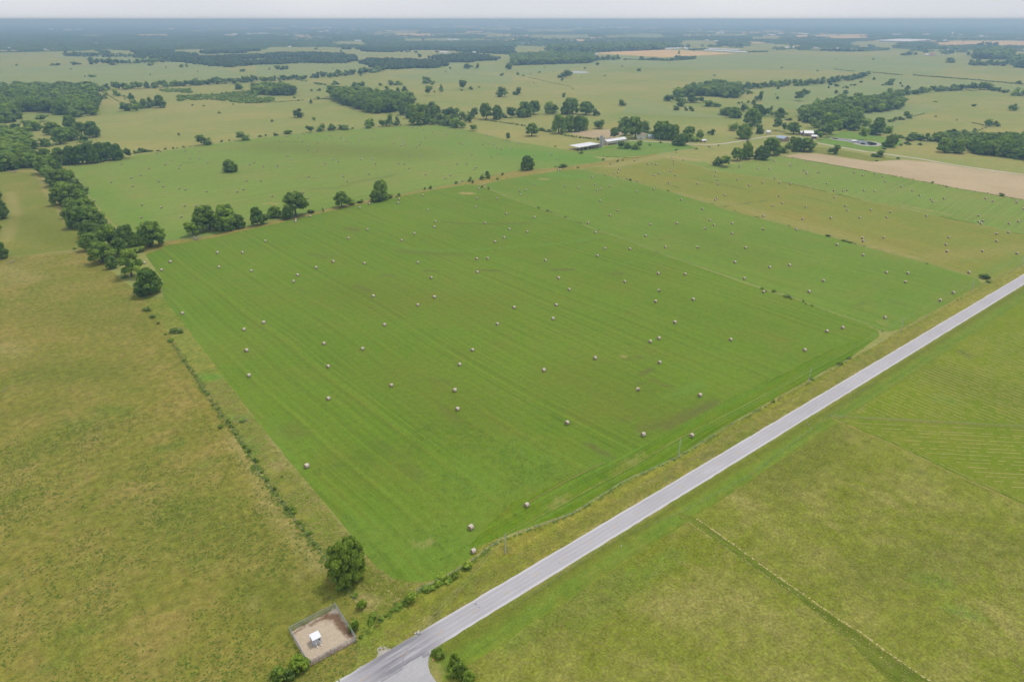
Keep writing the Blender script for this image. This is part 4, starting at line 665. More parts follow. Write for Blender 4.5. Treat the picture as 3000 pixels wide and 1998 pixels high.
T(13, [(2168, 1327, 42, 34), (1895, 1346, 26, 25), (1693, 1374, 32, 20), (1510, 1386, 40, 20), (1810, 1357, 25, 20), (1507, 1408, 14, 14), (840, 1480, 38, 38), (972, 1489, 32, 28), (1018, 1478, 18, 20), (470, 1541, 72, 38), (397, 1541, 22, 24), (605, 1546, 26, 22), (140, 1568, 135, 125, 'dark', 'dark tree on the lane below the white-roofed farm sheds'),
       (1780, 1536, 16, 8), (1635, 1365, 14, 10)], 'H')
T(13, [(1890, 1527, 92, 82), (1950, 1537, 112, 102), (2065, 1482, 112, 112), (2150, 1467, 130, 142, 'light'), (2290, 1472, 132, 122, 'dark'), (2330, 1372, 72, 72)], 'R')
T(14, [(20, 1432, 172, 152), (230, 1237, 130, 102), (215, 1372, 92, 102), (165, 1407, 92, 82), (330, 1397, 160, 118, 'full'), (260, 1397, 102, 122), (395, 1387, 76, 82), (80, 1202, 102, 112), (140, 1212, 62, 82), (470, 1287, 62, 66), (605, 1422, 76, 88), (1010, 1447, 96, 70, 'full', 'low round tree straddling the gravel track below the dark pond'),
       (1105, 1357, 112, 116), (877, 1292, 96, 112, 'light', 'bright green tree on the far bank of the dark pond'), (545, 1262, 92, 112), (490, 1242, 122, 92), (400, 1182, 102, 92), (880, 1192, 112, 92), (980, 1242, 142, 112), (1010, 1202, 112, 112), (1100, 1227, 82, 76, 'light'), (100, 1087, 112, 82), (20, 1032, 42, 72), (190, 1110, 56, 25), (20, 1062, 62, 42),
       (340, 1130, 70, 60), (290, 1115, 50, 36), (620, 1200, 130, 90, 'light'), (560, 1240, 110, 60), (690, 1180, 120, 90), (780, 1205, 100, 76)], 'R')
wood(14, [(330, 1040), (400, 980), (580, 950), (700, 960), (830, 1060), (820, 1180), (700, 1200), (500, 1150), (330, 1130)], 100, 88, 'R', 0.6); wood(14, [(580, 930), (950, 930), (1100, 880), (1210, 880), (1240, 975), (1170, 1015), (1050, 1035), (860, 1052), (720, 1040), (600, 990)], 90, 82, 'R', 0.6)
T(14, [(280, 932, 112, 86), (345, 887, 66, 60), (84, 919, 32, 30), (70, 876, 14, 12), (453, 926, 26, 24), (541, 926, 32, 25), (617, 866, 32, 34), (655, 866, 14, 10), (716, 866, 50, 32), (848, 882, 40, 32), (857, 913, 14, 14), (720, 816, 36, 25), (690, 813, 16, 16), (757, 791, 20, 16), (789, 791, 28, 18), (624, 802, 48, 28), (577, 786, 36, 26),
       (555, 816, 18, 24), (90, 822, 30, 25), (850, 767, 42, 22), (975, 738, 24, 26), (1122, 786, 80, 62), (1060, 789, 30, 18), (1212, 779, 20, 22), (1230, 801, 32, 16), (1272, 830, 46, 38), (1265, 1092, 66, 60), (1538, 941, 26, 8), (1890, 979, 46, 16), (2262, 1020, 78, 56, 'light'), (2020, 1166, 86, 62), (2090, 1166, 56, 48), (1822, 1232, 34, 30),
       (1890, 1213, 34, 30), (1205, 1272, 72, 35), (1733, 1111, 16, 12), (1620, 1407, 122, 132), (1740, 1412, 132, 122, 'light'), (1285, 1330, 62, 30), (1225, 1342, 32, 20), (993, 1485, 26, 10), (1190, 1466, 40, 10), (1060, 1375, 40, 16), (1400, 1335, 40, 14), (722, 935, 30, 24), (590, 945, 36, 26), (124, 630, 18, 14), (452, 660, 18, 14), (628, 550, 18, 8), (965, 555, 22, 14), (1072, 557, 12, 8), (1136, 557, 10, 8), (1540, 1080, 30, 6)], 'G')
belt(14, [(1080, 890), (1200, 886)], 72, 66, 'G'); belt(14, [(1200, 886), (1500, 850), (1830, 830)], 58, 50, 'G', 0.6); belt(14, [(1830, 832), (2040, 832)], 66, 62, 'G', 0.6); belt(14, [(2050, 836), (2220, 862)], 44, 36, 'G'); belt(14, [(2240, 882), (2400, 886)], 70, 62, 'G'); belt(14, [(1100, 1130), (1230, 1102)], 40, 32, 'G'); belt(14, [(1300, 1082), (1440, 1046)], 13, 7, 'G', 0.8)
belt(14, [(1870, 1132), (1980, 1152)], 16, 7, 'G', 0.7); belt(14, [(1840, 1240), (2010, 1172)], 13, 6, 'G', 0.7); belt(14, [(1260, 1287), (1540, 1302)], 82, 56, 'G', 0.5); belt(14, [(960, 670), (1240, 696)], 16, 7, 'G', 0.8); belt(14, [(1330, 696), (1930, 742), (2352, 782)], 20, 9, 'G', 0.8); belt(14, [(1230, 918), (1300, 918)], 14, 10, 'G'); belt(14, [(600, 640), (800, 660)], 14, 5, 'G')
wood(14, [(1540, 1250), (1700, 1220), (2090, 1270), (2100, 1350), (1850, 1375), (1560, 1320)], 95, 66, 'G', 0.6); wood(14, [(1900, 1330), (2190, 1280), (2480, 1300), (2480, 1500), (2352, 1482), (2100, 1440), (1890, 1418)], 120, 112, 'G', 0.6)
T(14, [(1660, 579, 88, 30), (1280, 513, 92, 42), (1360, 506, 36, 20), (1443, 489, 52, 30), (1632, 501, 72, 35), (1710, 468, 72, 35), (1620, 466, 82, 38), (1385, 451, 72, 32), (1832, 513, 44, 34), (950, 437, 60, 14), (750, 440, 36, 20), (808, 440, 26, 16), (1200, 447, 80, 14), (1420, 465, 30, 14), (2310, 770, 50, 18), (1325, 393, 16, 12)], 'X')
belt(14, [(1850, 602), (2190, 606)], 52, 44, 'X', 0.45); wood(14, [(1880, 490), (2100, 450), (2230, 470), (2240, 555), (1890, 545)], 52, 46, 'X', 0.7); wood(14, [(2240, 530), (2480, 530), (2480, 640), (2330, 630), (2240, 600)], 60, 50, 'X', 0.7); belt(14, [(1870, 430), (1920, 430)], 44, 26, 'X'); belt(14, [(1920, 442), (2100, 442)], 50, 44, 'X', 0.5)
T(23, [(857, 48, 26, 12), (1083, 95, 34, 30), (1052, 85, 14, 18), (970, 65, 12, 15), (1433, 190, 24, 18), (245, 348, 30, 20), (325, 376, 36, 30), (360, 386, 26, 14), (490, 433, 24, 20), (595, 476, 22, 14), (628, 488, 30, 14), (795, 551, 18, 18), (845, 569, 16, 8), (1300, 738, 18, 12), (2300, 1091, 36, 30), (2330, 1111, 32, 20), (2048, 373, 18, 12), (2240, 426, 24, 12), (2265, 433, 22, 10),
       (1838, 309, 22, 12), (1210, 131, 10, 20), (1310, 156, 10, 25), (1675, 866, 12, 8), (1750, 889, 10, 8)], 'H', 'dark')
T(24, [(48, 1117, 48, 35), (170, 1167, 72, 30), (210, 1182, 32, 20), (320, 1207, 26, 25), (345, 1227, 22, 20), (400, 1247, 36, 20), (537, 1294, 16, 10), (980, 1451, 14, 10), (1050, 1481, 26, 10), (1510, 116, 22, 28), (2148, 237, 52, 50, 'tree', 'lone tree on the hedge below the tan field near the right edge'), (2018, 213, 22, 14), (1155, 56, 20, 8), (540, 606, 56, 15), (700, 652, 52, 25),
       (745, 664, 52, 22), (800, 676, 22, 14), (880, 698, 14, 16), (190, 513, 26, 10), (1458, 861, 26, 8), (2000, 1002, 92, 30), (1950, 991, 52, 20), (2020, 1032, 62, 30), (1775, 1176, 26, 14), (1740, 1191, 22, 12), (2300, 880, 20, 10)], 'H', 'dark')
for seg in ([(400, 165), (470, 183), (545, 197)], [(620, 215), (850, 270)], [(1580, 425), (1900, 490)], [(2250, 570), (2352, 592)], [(130, 103), (380, 160)]): belt(24, seg, 14, 6, 'H', 0.75, 'dark')
belt(14, [(130, 1440), (270, 1460), (440, 1492), (880, 1568)], 15, 7, 'H', 1.1, 'dark'); belt(24, [(880, 2), (1200, 58), (1700, 160), (2352, 272)], 18, 6, 'H', 1.6, 'dark')
T(42, [(1430, 850, 110, 90, 'light'), (1830, 620, 60, 55, 'full'), (1940, 540, 110, 40), (1740, 650, 120, 50), (1680, 680, 80, 40), (1570, 735, 90, 35), (1620, 720, 60, 30), (1380, 870, 50, 20), (1300, 900, 80, 30), (1250, 925, 50, 26), (980, 900, 90, 70, 'light'), (910, 1105, 90, 125, 'full', 'dark green bush pressed against the right side of the chain-link compound'),
       (920, 790, 50, 30), (1080, 1010, 100, 50), (970, 1165, 40, 24), (1150, 1000, 60, 30), (1200, 960, 40, 26), (1060, 1040, 60, 30)], 'C', 'light')
T(42, [(400, 1480, 170, 130, 'light'), (460, 1450, 90, 80, 'light'), (220, 1568, 150, 110, 'full'), (330, 1568, 110, 90, 'full')], 'C')
T(42, [(1830, 1440, 110, 150, 'light'), (1870, 1530, 130, 120, 'full'), (1810, 1520, 90, 70, 'light'), (1920, 1568, 120, 90, 'full'), (1960, 1600, 130, 100, 'light'), (1690, 1350, 90, 75, 'full'), (1640, 1330, 60, 50, 'full')], 'V')
T(31, [(1575, 12, 50, 16), (1695, 180, 40, 30), (1730, 240, 40, 24), (1770, 282, 36, 24), (1800, 330, 36, 24), (1890, 465, 30, 24), (1915, 490, 24, 20), (2010, 630, 40, 28), (1960, 590, 20, 20), (2040, 690, 24, 20), (2035, 800, 70, 40), (2105, 750, 60, 45), (2135, 790, 60, 40), (2230, 745, 70, 40), (2170, 860, 40, 30), (2250, 980, 50, 40), (2300, 1020, 60, 50), (2340, 1100, 40, 60)], 'C', 'light')
T(32, [(10, 1110, 40, 50), (100, 1290, 60, 40), (180, 1370, 50, 50), (200, 1420, 40, 30), (60, 1210, 40, 30), (240, 1480, 36, 30), (290, 1550, 50, 50), (240, 1250, 30, 24), (340, 1565, 60, 50)], 'C', 'full')
T(42, [(350, 25, 60, 40), (400, 120, 50, 50), (440, 180, 40, 40), (490, 220, 60, 50), (540, 310, 50, 40), (590, 350, 30, 24), (230, 455, 16, 12)], 'C', 'full')
T(21, [(1415, 1355, 60, 30, 'dark'), (1455, 1410, 30, 20), (1350, 1290, 70, 40), (1250, 1120, 40, 30), (1600, 1500, 90, 40), (1660, 1490, 50, 30), (1570, 1568, 50, 24), (1525, 1510, 26, 20), (1160, 990, 60, 30), (685, 725, 30, 16), (1280, 760, 120, 40, 'light'), (1190, 770, 80, 50, 'light')], 'L')
T(33, [(2005, 768, 14, 18)], 'V')
T(34, [(45, 560, 36, 26), (740, 165, 34, 26), (660, 215, 50, 24), (400, 355, 40, 16)], 'V')

# the largest in the picture become things of their own, the rest one far mass
trees.sort(key=lambda t: -t[9]); NT_IND = 290
small = [t for t in trees[NT_IND:]]; trees = trees[:NT_IND]
bushes.sort(key=lambda t: -t[9]); NB_IND = 230
smallb = bushes[NB_IND:]; bushes = bushes[:NB_IND]
ADJ = {'full': 'full green', 'tree': 'spreading green', 'open': 'thin-crowned', 'light': 'pale green', 'dark': 'dark green', 'corner': 'big'}
LM = [('the left field\'s lone tree', (675, 500)), ('the gravel compound', (990, 1800)), ('the open white-roofed shed', (1712, 425)), ('the grey silo', (1762, 425)), ('the white farmhouse', (1890, 395)), ('the dark curved pond', (2540, 422)),
      ('the pale pond in the pasture', (1700, 213)), ('the longest white barn', (2120, 150)), ('the large white industrial roof', (2650, 122)), ('the water tower', (2788, 100)), ('the curved near field corner', (1230, 1700)), ('the grey fallen branches', (575, 695)),
      ('the bare gateway on the lane', (1370, 530)), ('the utility pole nearest the junction', (1481, 1620)), ('the second roadside pole', (1988, 1335)), ('the third roadside pole', (2368, 1120)), ('the farthest visible utility pole', (2850, 855)), ('the tan field\'s left tip', (2290, 455)),
      ('the bright yellow-green patch', (1672, 512)), ('the tree line\'s near end', (440, 865)), ('the umbrella-shaped tree', (592, 425)), ('the tan bare ring', (1368, 567)), ('the brownish field puddle strip', (2090, 535)), ('the tan patch behind the barns', (1740, 395)),
      ('the tree below the tan field', (2935, 575)), ('the right edge of the photo', (2995, 640)), ('the left edge of the photo', (5, 450)), ('the dark central tree island', (1140, 320)), ('the oval mark by the lane', (795, 597)), ('the junction of the side road', (1250, 1930)),
      ('the top of the dividing fence', (1500, 583)), ('the dark wet hollow', (2600, 900))]
ORD = ['closest', 'second closest', 'third closest', 'fourth closest', 'fifth closest', 'sixth closest', 'seventh closest', 'eighth closest', 'ninth closest', 'tenth closest'] + ['%dth closest' % i for i in range(11, 400)]
def rank_labels(items, stem_of):
    """items: (px, py); name each one by its rank from the landmark where that rank is smallest"""
    P2 = np.array(items); res = [None] * len(items); best = np.full(len(items), 1e9); bi = np.zeros(len(items), int)
    for li, (nm, q) in enumerate(LM):
        d = np.hypot(P2[:, 0] - q[0], P2[:, 1] - q[1]); r = np.argsort(np.argsort(d))
        sc = r + d / 4000.0; k = sc < best; best[k] = sc[k]; bi[k] = li
        for i in np.where(k)[0]: res[i] = (r[i], nm)
    return [stem_of(i) + ', ' + ORD[res[i][0]] + ' to ' + res[i][1] for i in range(len(items))]
tl = rank_labels([(t[7], t[8]) for t in trees], lambda i: ADJ[trees[i][4]] + ' tree')
cnt = 0
for i, t in enumerate(trees):
    x, y, w, h, kd, stem, reg = t[:7]; cr_, tk = rt.choice(KIND[kd])
    o = empty('broadleaf_tree', (x, y, 0), rt.uniform(0, 6.28) if kd != 'corner' else 0.6, (w / 2, w / 2 * rt.uniform(0.9, 1.08), h))
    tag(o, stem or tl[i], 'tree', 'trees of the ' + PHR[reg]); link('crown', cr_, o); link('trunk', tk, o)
bl = rank_labels([(t[7], t[8]) for t in bushes], lambda i: ('low wide' if bushes[i][2] > 1.6 * bushes[i][3] else 'small rounded') + ' green bush')
for i, t in enumerate(bushes):
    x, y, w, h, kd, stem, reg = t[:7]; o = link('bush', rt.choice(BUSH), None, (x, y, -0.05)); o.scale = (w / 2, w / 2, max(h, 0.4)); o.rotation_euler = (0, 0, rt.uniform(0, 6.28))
    tag(o, stem or bl[i], 'bush', 'bushes of the ' + PHR[reg])
# the rest of the tree belts, one mass
FARC = [crown(s, 5, 22, 0.02, 0.62, 1.0, 0.20, 0.1, ICO0) for s in range(81, 93)]
def merged(name, lst, mat, protos, label, cat):
    V, Tt, Q, S = [], [], [], []; n = 0
    for t in lst:
        v, tt, q, s = protos[rt.randrange(len(protos))]; a = rt.uniform(0, 6.28); c, si = math.cos(a), math.sin(a); w, h = t[2], t[3]
        vv = np.stack([(v[:, 0] * c - v[:, 1] * si) * w / 2 + t[0], (v[:, 0] * si + v[:, 1] * c) * w / 2 + t[1], v[:, 2] * h - 0.1], 1)
        V.append(vv); Tt.append(tt + n); Q.append(q + n); S.append(np.clip(s + rt.uniform(-.25, .2), 0, 1)); n += len(v)
    o = np_mesh(name, np.concatenate(V), [np.concatenate(Tt), np.concatenate(Q)], mat, {'shade': np.concatenate(S)}); return tag(o, label, cat, kind='stuff')
merged('distant_trees', [t for t in small if t[4] != 'light'], M['leaf_far'], FARC, 'distant tree belts and woods across the farmland', 'woodland')
merged('distant_light_trees', [t for t in small if t[4] == 'light'], M['leaf_light'], FARC, 'paler far trees and thickets among the distant belts', 'woodland')
if smallb: merged('distant_scrub', smallb, M['leaf_light'], FARC, 'tiny scrub bushes dotted along far fences and pastures', 'scrub')

# far woodland canopy (beyond about 2.3 km): one bumpy canopy sheet standing on the ground
def h2(i, j, s=0):
    n = (i.astype(np.int64) * 374761393 + j.astype(np.int64) * 668265263 + s * 974634777) & 0x7fffffff; n = ((n ^ (n >> 13)) * 1274126177) & 0x7fffffff; return (n ^ (n >> 16)) / 2147483647.0 % 1.0
def vnoise(x, y, sc, s=0):
    x, y = x / sc, y / sc; i, j = np.floor(x), np.floor(y); fx, fy = x - i, y - j; fx = fx * fx * (3 - 2 * fx); fy = fy * fy * (3 - 2 * fy); i = i.astype(np.int64); j = j.astype(np.int64)
    return (h2(i, j, s) * (1 - fx) + h2(i + 1, j, s) * fx) * (1 - fy) + (h2(i, j + 1, s) * (1 - fx) + h2(i + 1, j + 1, s) * fx) * fy
WOODS = [[(0, -60, 95), (0, 2355, 95), (0, 2355, 470), (0, 2100, 465), (0, 1800, 470), (0, 1500, 448), (0, 1100, 466), (0, 850, 462), (0, 640, 452), (0, 450, 470), (0, 250, 452), (0, -60, 440)],
         [(0, 1800, 500), (0, 2000, 450), (1, 0, 440), (1, 0, 600), (0, 2200, 560), (0, 1900, 530)], [(1, 0, 480), (1, 300, 540), (1, 500, 580), (1, 900, 600), (1, 950, 680), (1, 780, 700), (1, 400, 660), (1, 0, 605)],
         [(1, 0, 270), (1, 1500, 280), (1, 1490, 440), (1, 1250, 460), (1, 1100, 480), (1, 850, 495), (1, 780, 450), (1, 300, 450), (1, 0, 455)], [(1, 1500, 330), (1, 2355, 340), (1, 2355, 430), (1, 1900, 430), (1, 1700, 455), (1, 1520, 440)],
         [(1, 450, 480), (1, 1100, 470), (1, 1000, 502), (1, 450, 515)], [(1, 440, 560), (1, 800, 555), (1, 800, 585), (1, 440, 600)], [(1, 830, 545), (1, 1300, 530), (1, 1600, 515), (1, 1745, 520), (1, 1745, 558), (1, 1100, 580), (1, 830, 590)],
         [(1, 790, 640), (1, 1300, 620), (1, 1620, 605), (1, 1620, 645), (1, 1100, 672), (1, 790, 692)], [(1, 1640, 605), (1, 1830, 590), (1, 1830, 640), (1, 1640, 645)], [(1, 1810, 510), (1, 2355, 525), (2, 180, 545), (2, 180, 590), (1, 2355, 640), (1, 1840, 645), (1, 2000, 585)],
         [(2, -20, 255), (2, 380, 270), (2, 840, 300), (2, 840, 322), (2, 400, 335), (2, 0, 320)], [(2, 350, 350), (2, 600, 330), (2, 780, 380), (2, 850, 470), (2, 700, 495), (2, 370, 480), (2, 220, 445)], [(2, -20, 390), (2, 200, 395), (2, 200, 432), (2, -20, 432)],
         [(2, 350, 600), (2, 900, 610), (2, 1400, 625), (2, 1440, 710), (2, 900, 708), (2, 640, 735), (2, 480, 700), (2, 350, 640)], [(2, 1260, 560), (2, 1700, 530), (2, 2050, 555), (2, 2170, 600), (2, 1900, 615), (2, 1740, 638), (2, 1380, 632)],
         [(2, 1200, 375), (2, 1900, 355), (2, 2355, 395), (3, 0, 400), (3, 0, 445), (2, 2355, 520), (2, 1900, 500), (2, 1500, 465), (2, 840, 455), (2, 860, 430), (2, 1200, 410)], [(2, 940, 285), (2, 1970, 262), (2, 1970, 290), (2, 1300, 300), (2, 940, 312)], [(2, 1350, 180), (2, 1960, 190), (2, 1700, 215), (2, 1350, 225)],
         [(3, 480, 370), (3, 800, 360), (3, 1480, 355), (3, 1480, 385), (3, 800, 398), (3, 480, 402)], [(3, 0, 225), (3, 600, 215), (3, 1240, 235), (3, 1240, 245), (3, 600, 245), (3, 0, 250)], [(3, 1080, 245), (3, 1250, 245), (3, 1250, 280), (3, 1080, 280)], [(3, 0, 180), (3, 460, 178), (3, 460, 198), (3, 0, 200)],
         [(4, 505, 370), (4, 920, 370), (4, 920, 405), (4, 505, 405)], [(4, 1650, 375), (4, 2240, 370), (4, 2240, 440), (4, 1900, 435), (4, 1650, 440)], [(4, 850, 330), (4, 1900, 330), (4, 1900, 350), (4, 1600, 370), (4, 1000, 358)], [(4, 20, 285), (4, 1100, 270), (4, 1090, 292), (4, 600, 305), (4, 20, 320)],
         [(4, 1900, 320), (4, 2355, 310), (5, 1400, 290), (5, 1400, 328), (5, 350, 325), (5, 0, 355), (4, 1930, 355)], [(4, 480, 330), (4, 850, 330), (4, 850, 350), (4, 480, 345)], [(5, 1500, 290), (5, 2600, 300), (5, 2600, 325), (5, 1500, 325)], [(3, 2040, 245), (3, 2355, 250), (3, 2355, 268), (3, 2040, 262)]]
WOODS = [[C(*q) for q in w] for w in WOODS]
HOLES = [[(0, 1060, 250), (0, 1470, 252), (0, 1470, 270), (0, 1340, 292), (0, 1280, 268)], [(0, 1890, 256), (0, 2355, 240), (0, 2355, 278), (0, 2200, 270), (0, 1900, 272)], [(0, 2160, 176), (1, 60, 172), (1, 60, 186), (0, 2160, 186)], [(0, 30, 372), (0, 125, 372), (0, 125, 395), (0, 30, 395)]]
HOLES = [[C(*q) for q in w] for w in HOLES]
NA = 1000; az = np.linspace(R(-46), R(46), NA); rr = [2450.0]
while rr[-1] < 33000: rr.append(rr[-1] * (1 + 0.0045 * (rr[-1] / 2450) ** 0.25))
rr = np.array(rr); AZ, RR = np.meshgrid(az, rr); hdg = YAW + R(90) - AZ
X = RR * np.cos(hdg); Y = RR * np.sin(hdg); PX, PY, _ = proj(X, Y); mask = np.zeros(X.shape, bool)
WX = X + 70 * (vnoise(X, Y, 55, 41) - .5) + 40 * (vnoise(X, Y, 22, 43) - .5); WY = Y + 70 * (vnoise(X, Y, 55, 42) - .5) + 40 * (vnoise(X, Y, 22, 44) - .5); PX2, PY2, _ = proj(WX, WY)
fl = lambda p: inside(p, PX2.ravel(), PY2.ravel()).reshape(X.shape)
for w in WOODS: mask |= fl(w)
# procedural countryside beyond: section grid of woods, hedges and fields
cell = 820.0; ci, cj = np.floor(X / cell), np.floor(Y / cell); hh = h2(ci.astype(np.int64), cj.astype(np.int64), 3)
big = vnoise(X, Y, 2600, 7); dens = np.clip((RR - 5000) / 12000, 0, 1) * 0.35 + np.clip((1150 - PX) / 500, 0, 1) * 0.45 + np.clip((PX - 1900) / 600, 0, 1) * np.clip((RR - 7000) / 2500, 0, 1) * 0.5 + (big - 0.5) * 0.8 + 0.05
proc = (hh < dens) & (RR > 5200)
fx, fy = X / cell - ci, Y / cell - cj; edge = np.minimum(np.minimum(fx, 1 - fx), np.minimum(fy, 1 - fy)) * cell
fx2, fy2 = (fx * 2) % 1, (fy * 2) % 1; edge2 = np.minimum(np.minimum(fx2, 1 - fx2), np.minimum(fy2, 1 - fy2)) * cell / 2
hedge = (np.where(vnoise(X, Y, 700, 50) > .45, edge2, edge) < 10 + 26 * vnoise(X, Y, 60, 5)) & (h2(ci.astype(np.int64), cj.astype(np.int64), 9) < 0.7) & (RR > 4600) & (vnoise(X, Y, 90, 2) > 0.35)
scat = (vnoise(X, Y, 45, 21) > 0.86) & (RR > 5000)
for w in HOLES: 
    k = fl(w); mask &= ~k; proc &= ~k
mask |= proc | hedge | scat
FARF = [(0, 1060, 1470, 250, 275, 'green_far'), (0, 1320, 1400, 266, 292, 'wheat'), (0, 1890, 2355, 243, 274, 'wheat'), (0, 2160, 2355, 175, 187, 'wheat'), (0, 680, 735, 180, 196, 'wheat'), (0, 900, 1000, 186, 202, 'wheat'), (0, 1080, 1145, 182, 194, 'wheat'), (0, 1380, 1530, 186, 200, 'green_far'), (0, 60, 260, 256, 268, 'green_far'),
        (1, 0, 60, 172, 187, 'wheat'), (1, 0, 215, 266, 282, 'green_far'), (1, 350, 520, 268, 284, 'green_far'), (1, 480, 700, 156, 177, 'tan_field'), (1, 730, 1060, 158, 172, 'wheat'), (1, 780, 900, 238, 276, 'wheat'), (1, 1060, 1110, 238, 252, 'wheat'), (1, 1300, 1600, 150, 168, 'tan_field'), (1, 1800, 2080, 148, 168, 'tan_field'), (1, 1680, 1930, 248, 282, 'tan_field'),
        (1, 1550, 1640, 330, 354, 'green_far'), (1, 2200, 2355, 348, 392, 'ground'), (1, 2280, 2355, 196, 217, 'tan_field'), (1, 0, 180, 90, 101, 'wheat'), (1, 500, 690, 88, 99, 'wheat'), (2, 100, 280, 140, 158, 'tan_field'), (2, 370, 520, 140, 157, 'tan_field'), (2, 480, 1060, 196, 248, 'ground'), (2, 770, 1240, 230, 264, 'wheat'), (2, 400, 450, 256, 274, 'wheat'),
        (2, 850, 1620, 302, 352, 'ground'), (2, 1550, 1850, 124, 150, 'wheat'), (2, 1900, 2355, 160, 190, 'ground'), (2, 1690, 1950, 203, 222, 'wheat'), (2, 1580, 2180, 230, 252, 'ground'), (2, 1990, 2355, 256, 286, 'ground'), (2, 1250, 1330, 183, 202, 'green_far'), (3, 180, 850, 170, 217, 'ground'), (3, 840, 1100, 158, 177, 'ground'), (3, 1250, 1600, 248, 286, 'ground'),
        (3, 250, 1080, 250, 300, 'ground'), (3, 1500, 2100, 240, 300, 'green_far'), (3, 1740, 2050, 138, 160, 'tan_field'), (3, 1500, 1600, 130, 152, 'tan_field'), (3, 340, 460, 104, 119, 'tan_field'), (4, 380, 900, 238, 272, 'ground'), (4, 820, 1060, 208, 242, 'wheat'), (4, 930, 1380, 278, 330, 'ground'), (4, 1560, 1730, 256, 286, 'wheat'), (4, 2020, 2400, 248, 306, 'wheat'),
        (4, 1830, 2010, 250, 276, 'wheat'), (4, 920, 1480, 366, 440, 'ground'), (4, -60, 500, 330, 412, 'ground'), (4, 510, 1300, 405, 470, 'ground'), (4, 920, 1160, 346, 366, 'wheat'), (4, 1370, 1920, 310, 329, 'wheat'), (4, 1100, 1370, 193, 217, 'tan_field'), (5, -100, 200, 243, 302, 'wheat'), (5, 1400, 2500, 278, 300, 'ground'), (5, 1150, 2600, 335, 412, 'wheat'), (5, 0, 600, 340, 440, 'ground'),
        (5, 1650, 2500, 210, 232, 'green_far'), (5, 1220, 1500, 278, 297, 'ground'), (2, -60, 360, 340, 400, 'ground'), (1, 1280, 2355, 420, 500, 'ground')]
frm = np.zeros(X.shape, bool)
for k_, x0_, x1_, y0_, y1_, m_ in FARF:
    u0, v0 = C(k_, x0_, y0_); u1, v1 = C(k_, x1_, y1_); frm |= (PX2 > u0) & (PX2 < u1) & (PY2 > v0) & (PY2 < v1)
mask &= ~frm | (hedge & (vnoise(X, Y, 200, 77) > .75))
rag = vnoise(X, Y, 35, 13); mask &= ~((rag > 0.86) & (RR < 9000))
tree = np.maximum(vnoise(X, Y, 15, 1), vnoise(X + 6, Y + 6, 24, 4)); hgt = np.where(RR < 9000, 2 + 14 * tree ** 1.3, 7 + 5 * vnoise(X, Y, 60, 1)) * (0.8 + 0.5 * vnoise(X, Y, 150, 6))
hgt = np.where(RR < 4700, 3.0 + 2 * tree, hgt)
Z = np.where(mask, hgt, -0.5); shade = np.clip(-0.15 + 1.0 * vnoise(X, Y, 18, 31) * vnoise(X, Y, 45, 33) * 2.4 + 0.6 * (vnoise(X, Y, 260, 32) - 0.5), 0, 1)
idx = np.arange(X.size).reshape(X.shape); q = np.stack([idx[:-1, :-1], idx[:-1, 1:], idx[1:, 1:], idx[1:, :-1]], -1).reshape(-1, 4); mk = mask.ravel(); q = q[mk[q].any(1)]
used = np.unique(q); rm = np.zeros(X.size, np.int64); rm[used] = np.arange(len(used)); vv = np.stack([X.ravel(), Y.ravel(), Z.ravel()], 1)[used]
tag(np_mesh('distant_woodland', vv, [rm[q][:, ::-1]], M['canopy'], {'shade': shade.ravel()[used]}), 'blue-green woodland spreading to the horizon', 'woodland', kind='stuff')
# crowns standing over the nearer part of that woodland
gq = np.random.default_rng(91); st_ = 11.5; gx_, gy_ = np.meshgrid(np.arange(-2200, 4900, st_), np.arange(-1200, 4900, st_)); gx_ = (gx_ + gq.uniform(-5, 5, gx_.shape)).ravel(); gy_ = (gy_ + gq.uniform(-5, 5, gy_.shape)).ravel()
r_ = np.hypot(gx_, gy_); a_ = (YAW + R(90)) - np.arctan2(gy_, gx_); a_ = (a_ + math.pi) % (2 * math.pi) - math.pi; k = (r_ > 2460) & (r_ < 4650) & (np.abs(a_) < R(45.5)); gx_, gy_, r_, a_ = gx_[k], gy_[k], r_[k], a_[k]
ri = np.clip(np.searchsorted(rr, r_), 0, len(rr) - 1); ai = np.clip(np.round((a_ + R(46)) / R(92) * (NA - 1)).astype(int), 0, NA - 1); k = mask[ri, ai]; gx_, gy_ = gx_[k], gy_[k]; n_t = len(gx_)
iv, if_ = ICO0; nv = len(iv); wq = gq.uniform(4.5, 8.5, n_t); hq = gq.uniform(7, 15, n_t) * (0.8 + 0.4 * vnoise(gx_, gy_, 150, 6))
cv = iv[None] * (1 + gq.normal(0, 0.16, (n_t, nv, 1))) * np.stack([wq, wq, hq * 0.55], 1)[:, None, :]; cv[:, :, 0] += gx_[:, None]; cv[:, :, 1] += gy_[:, None]; cv[:, :, 2] += (hq * 0.5)[:, None]
tag(np_mesh('distant_wood_crowns', cv.reshape(-1, 3), [(if_[None] + (np.arange(n_t) * nv)[:, None, None]).reshape(-1, 3)], M['canopy'], {'shade': np.clip(np.repeat(gq.uniform(-0.1, 0.9, n_t), nv) + gq.normal(0, .12, n_t * nv), 0, 1)}), 'massed tree crowns of the far woods beyond the pastures', 'woodland', kind='stuff')
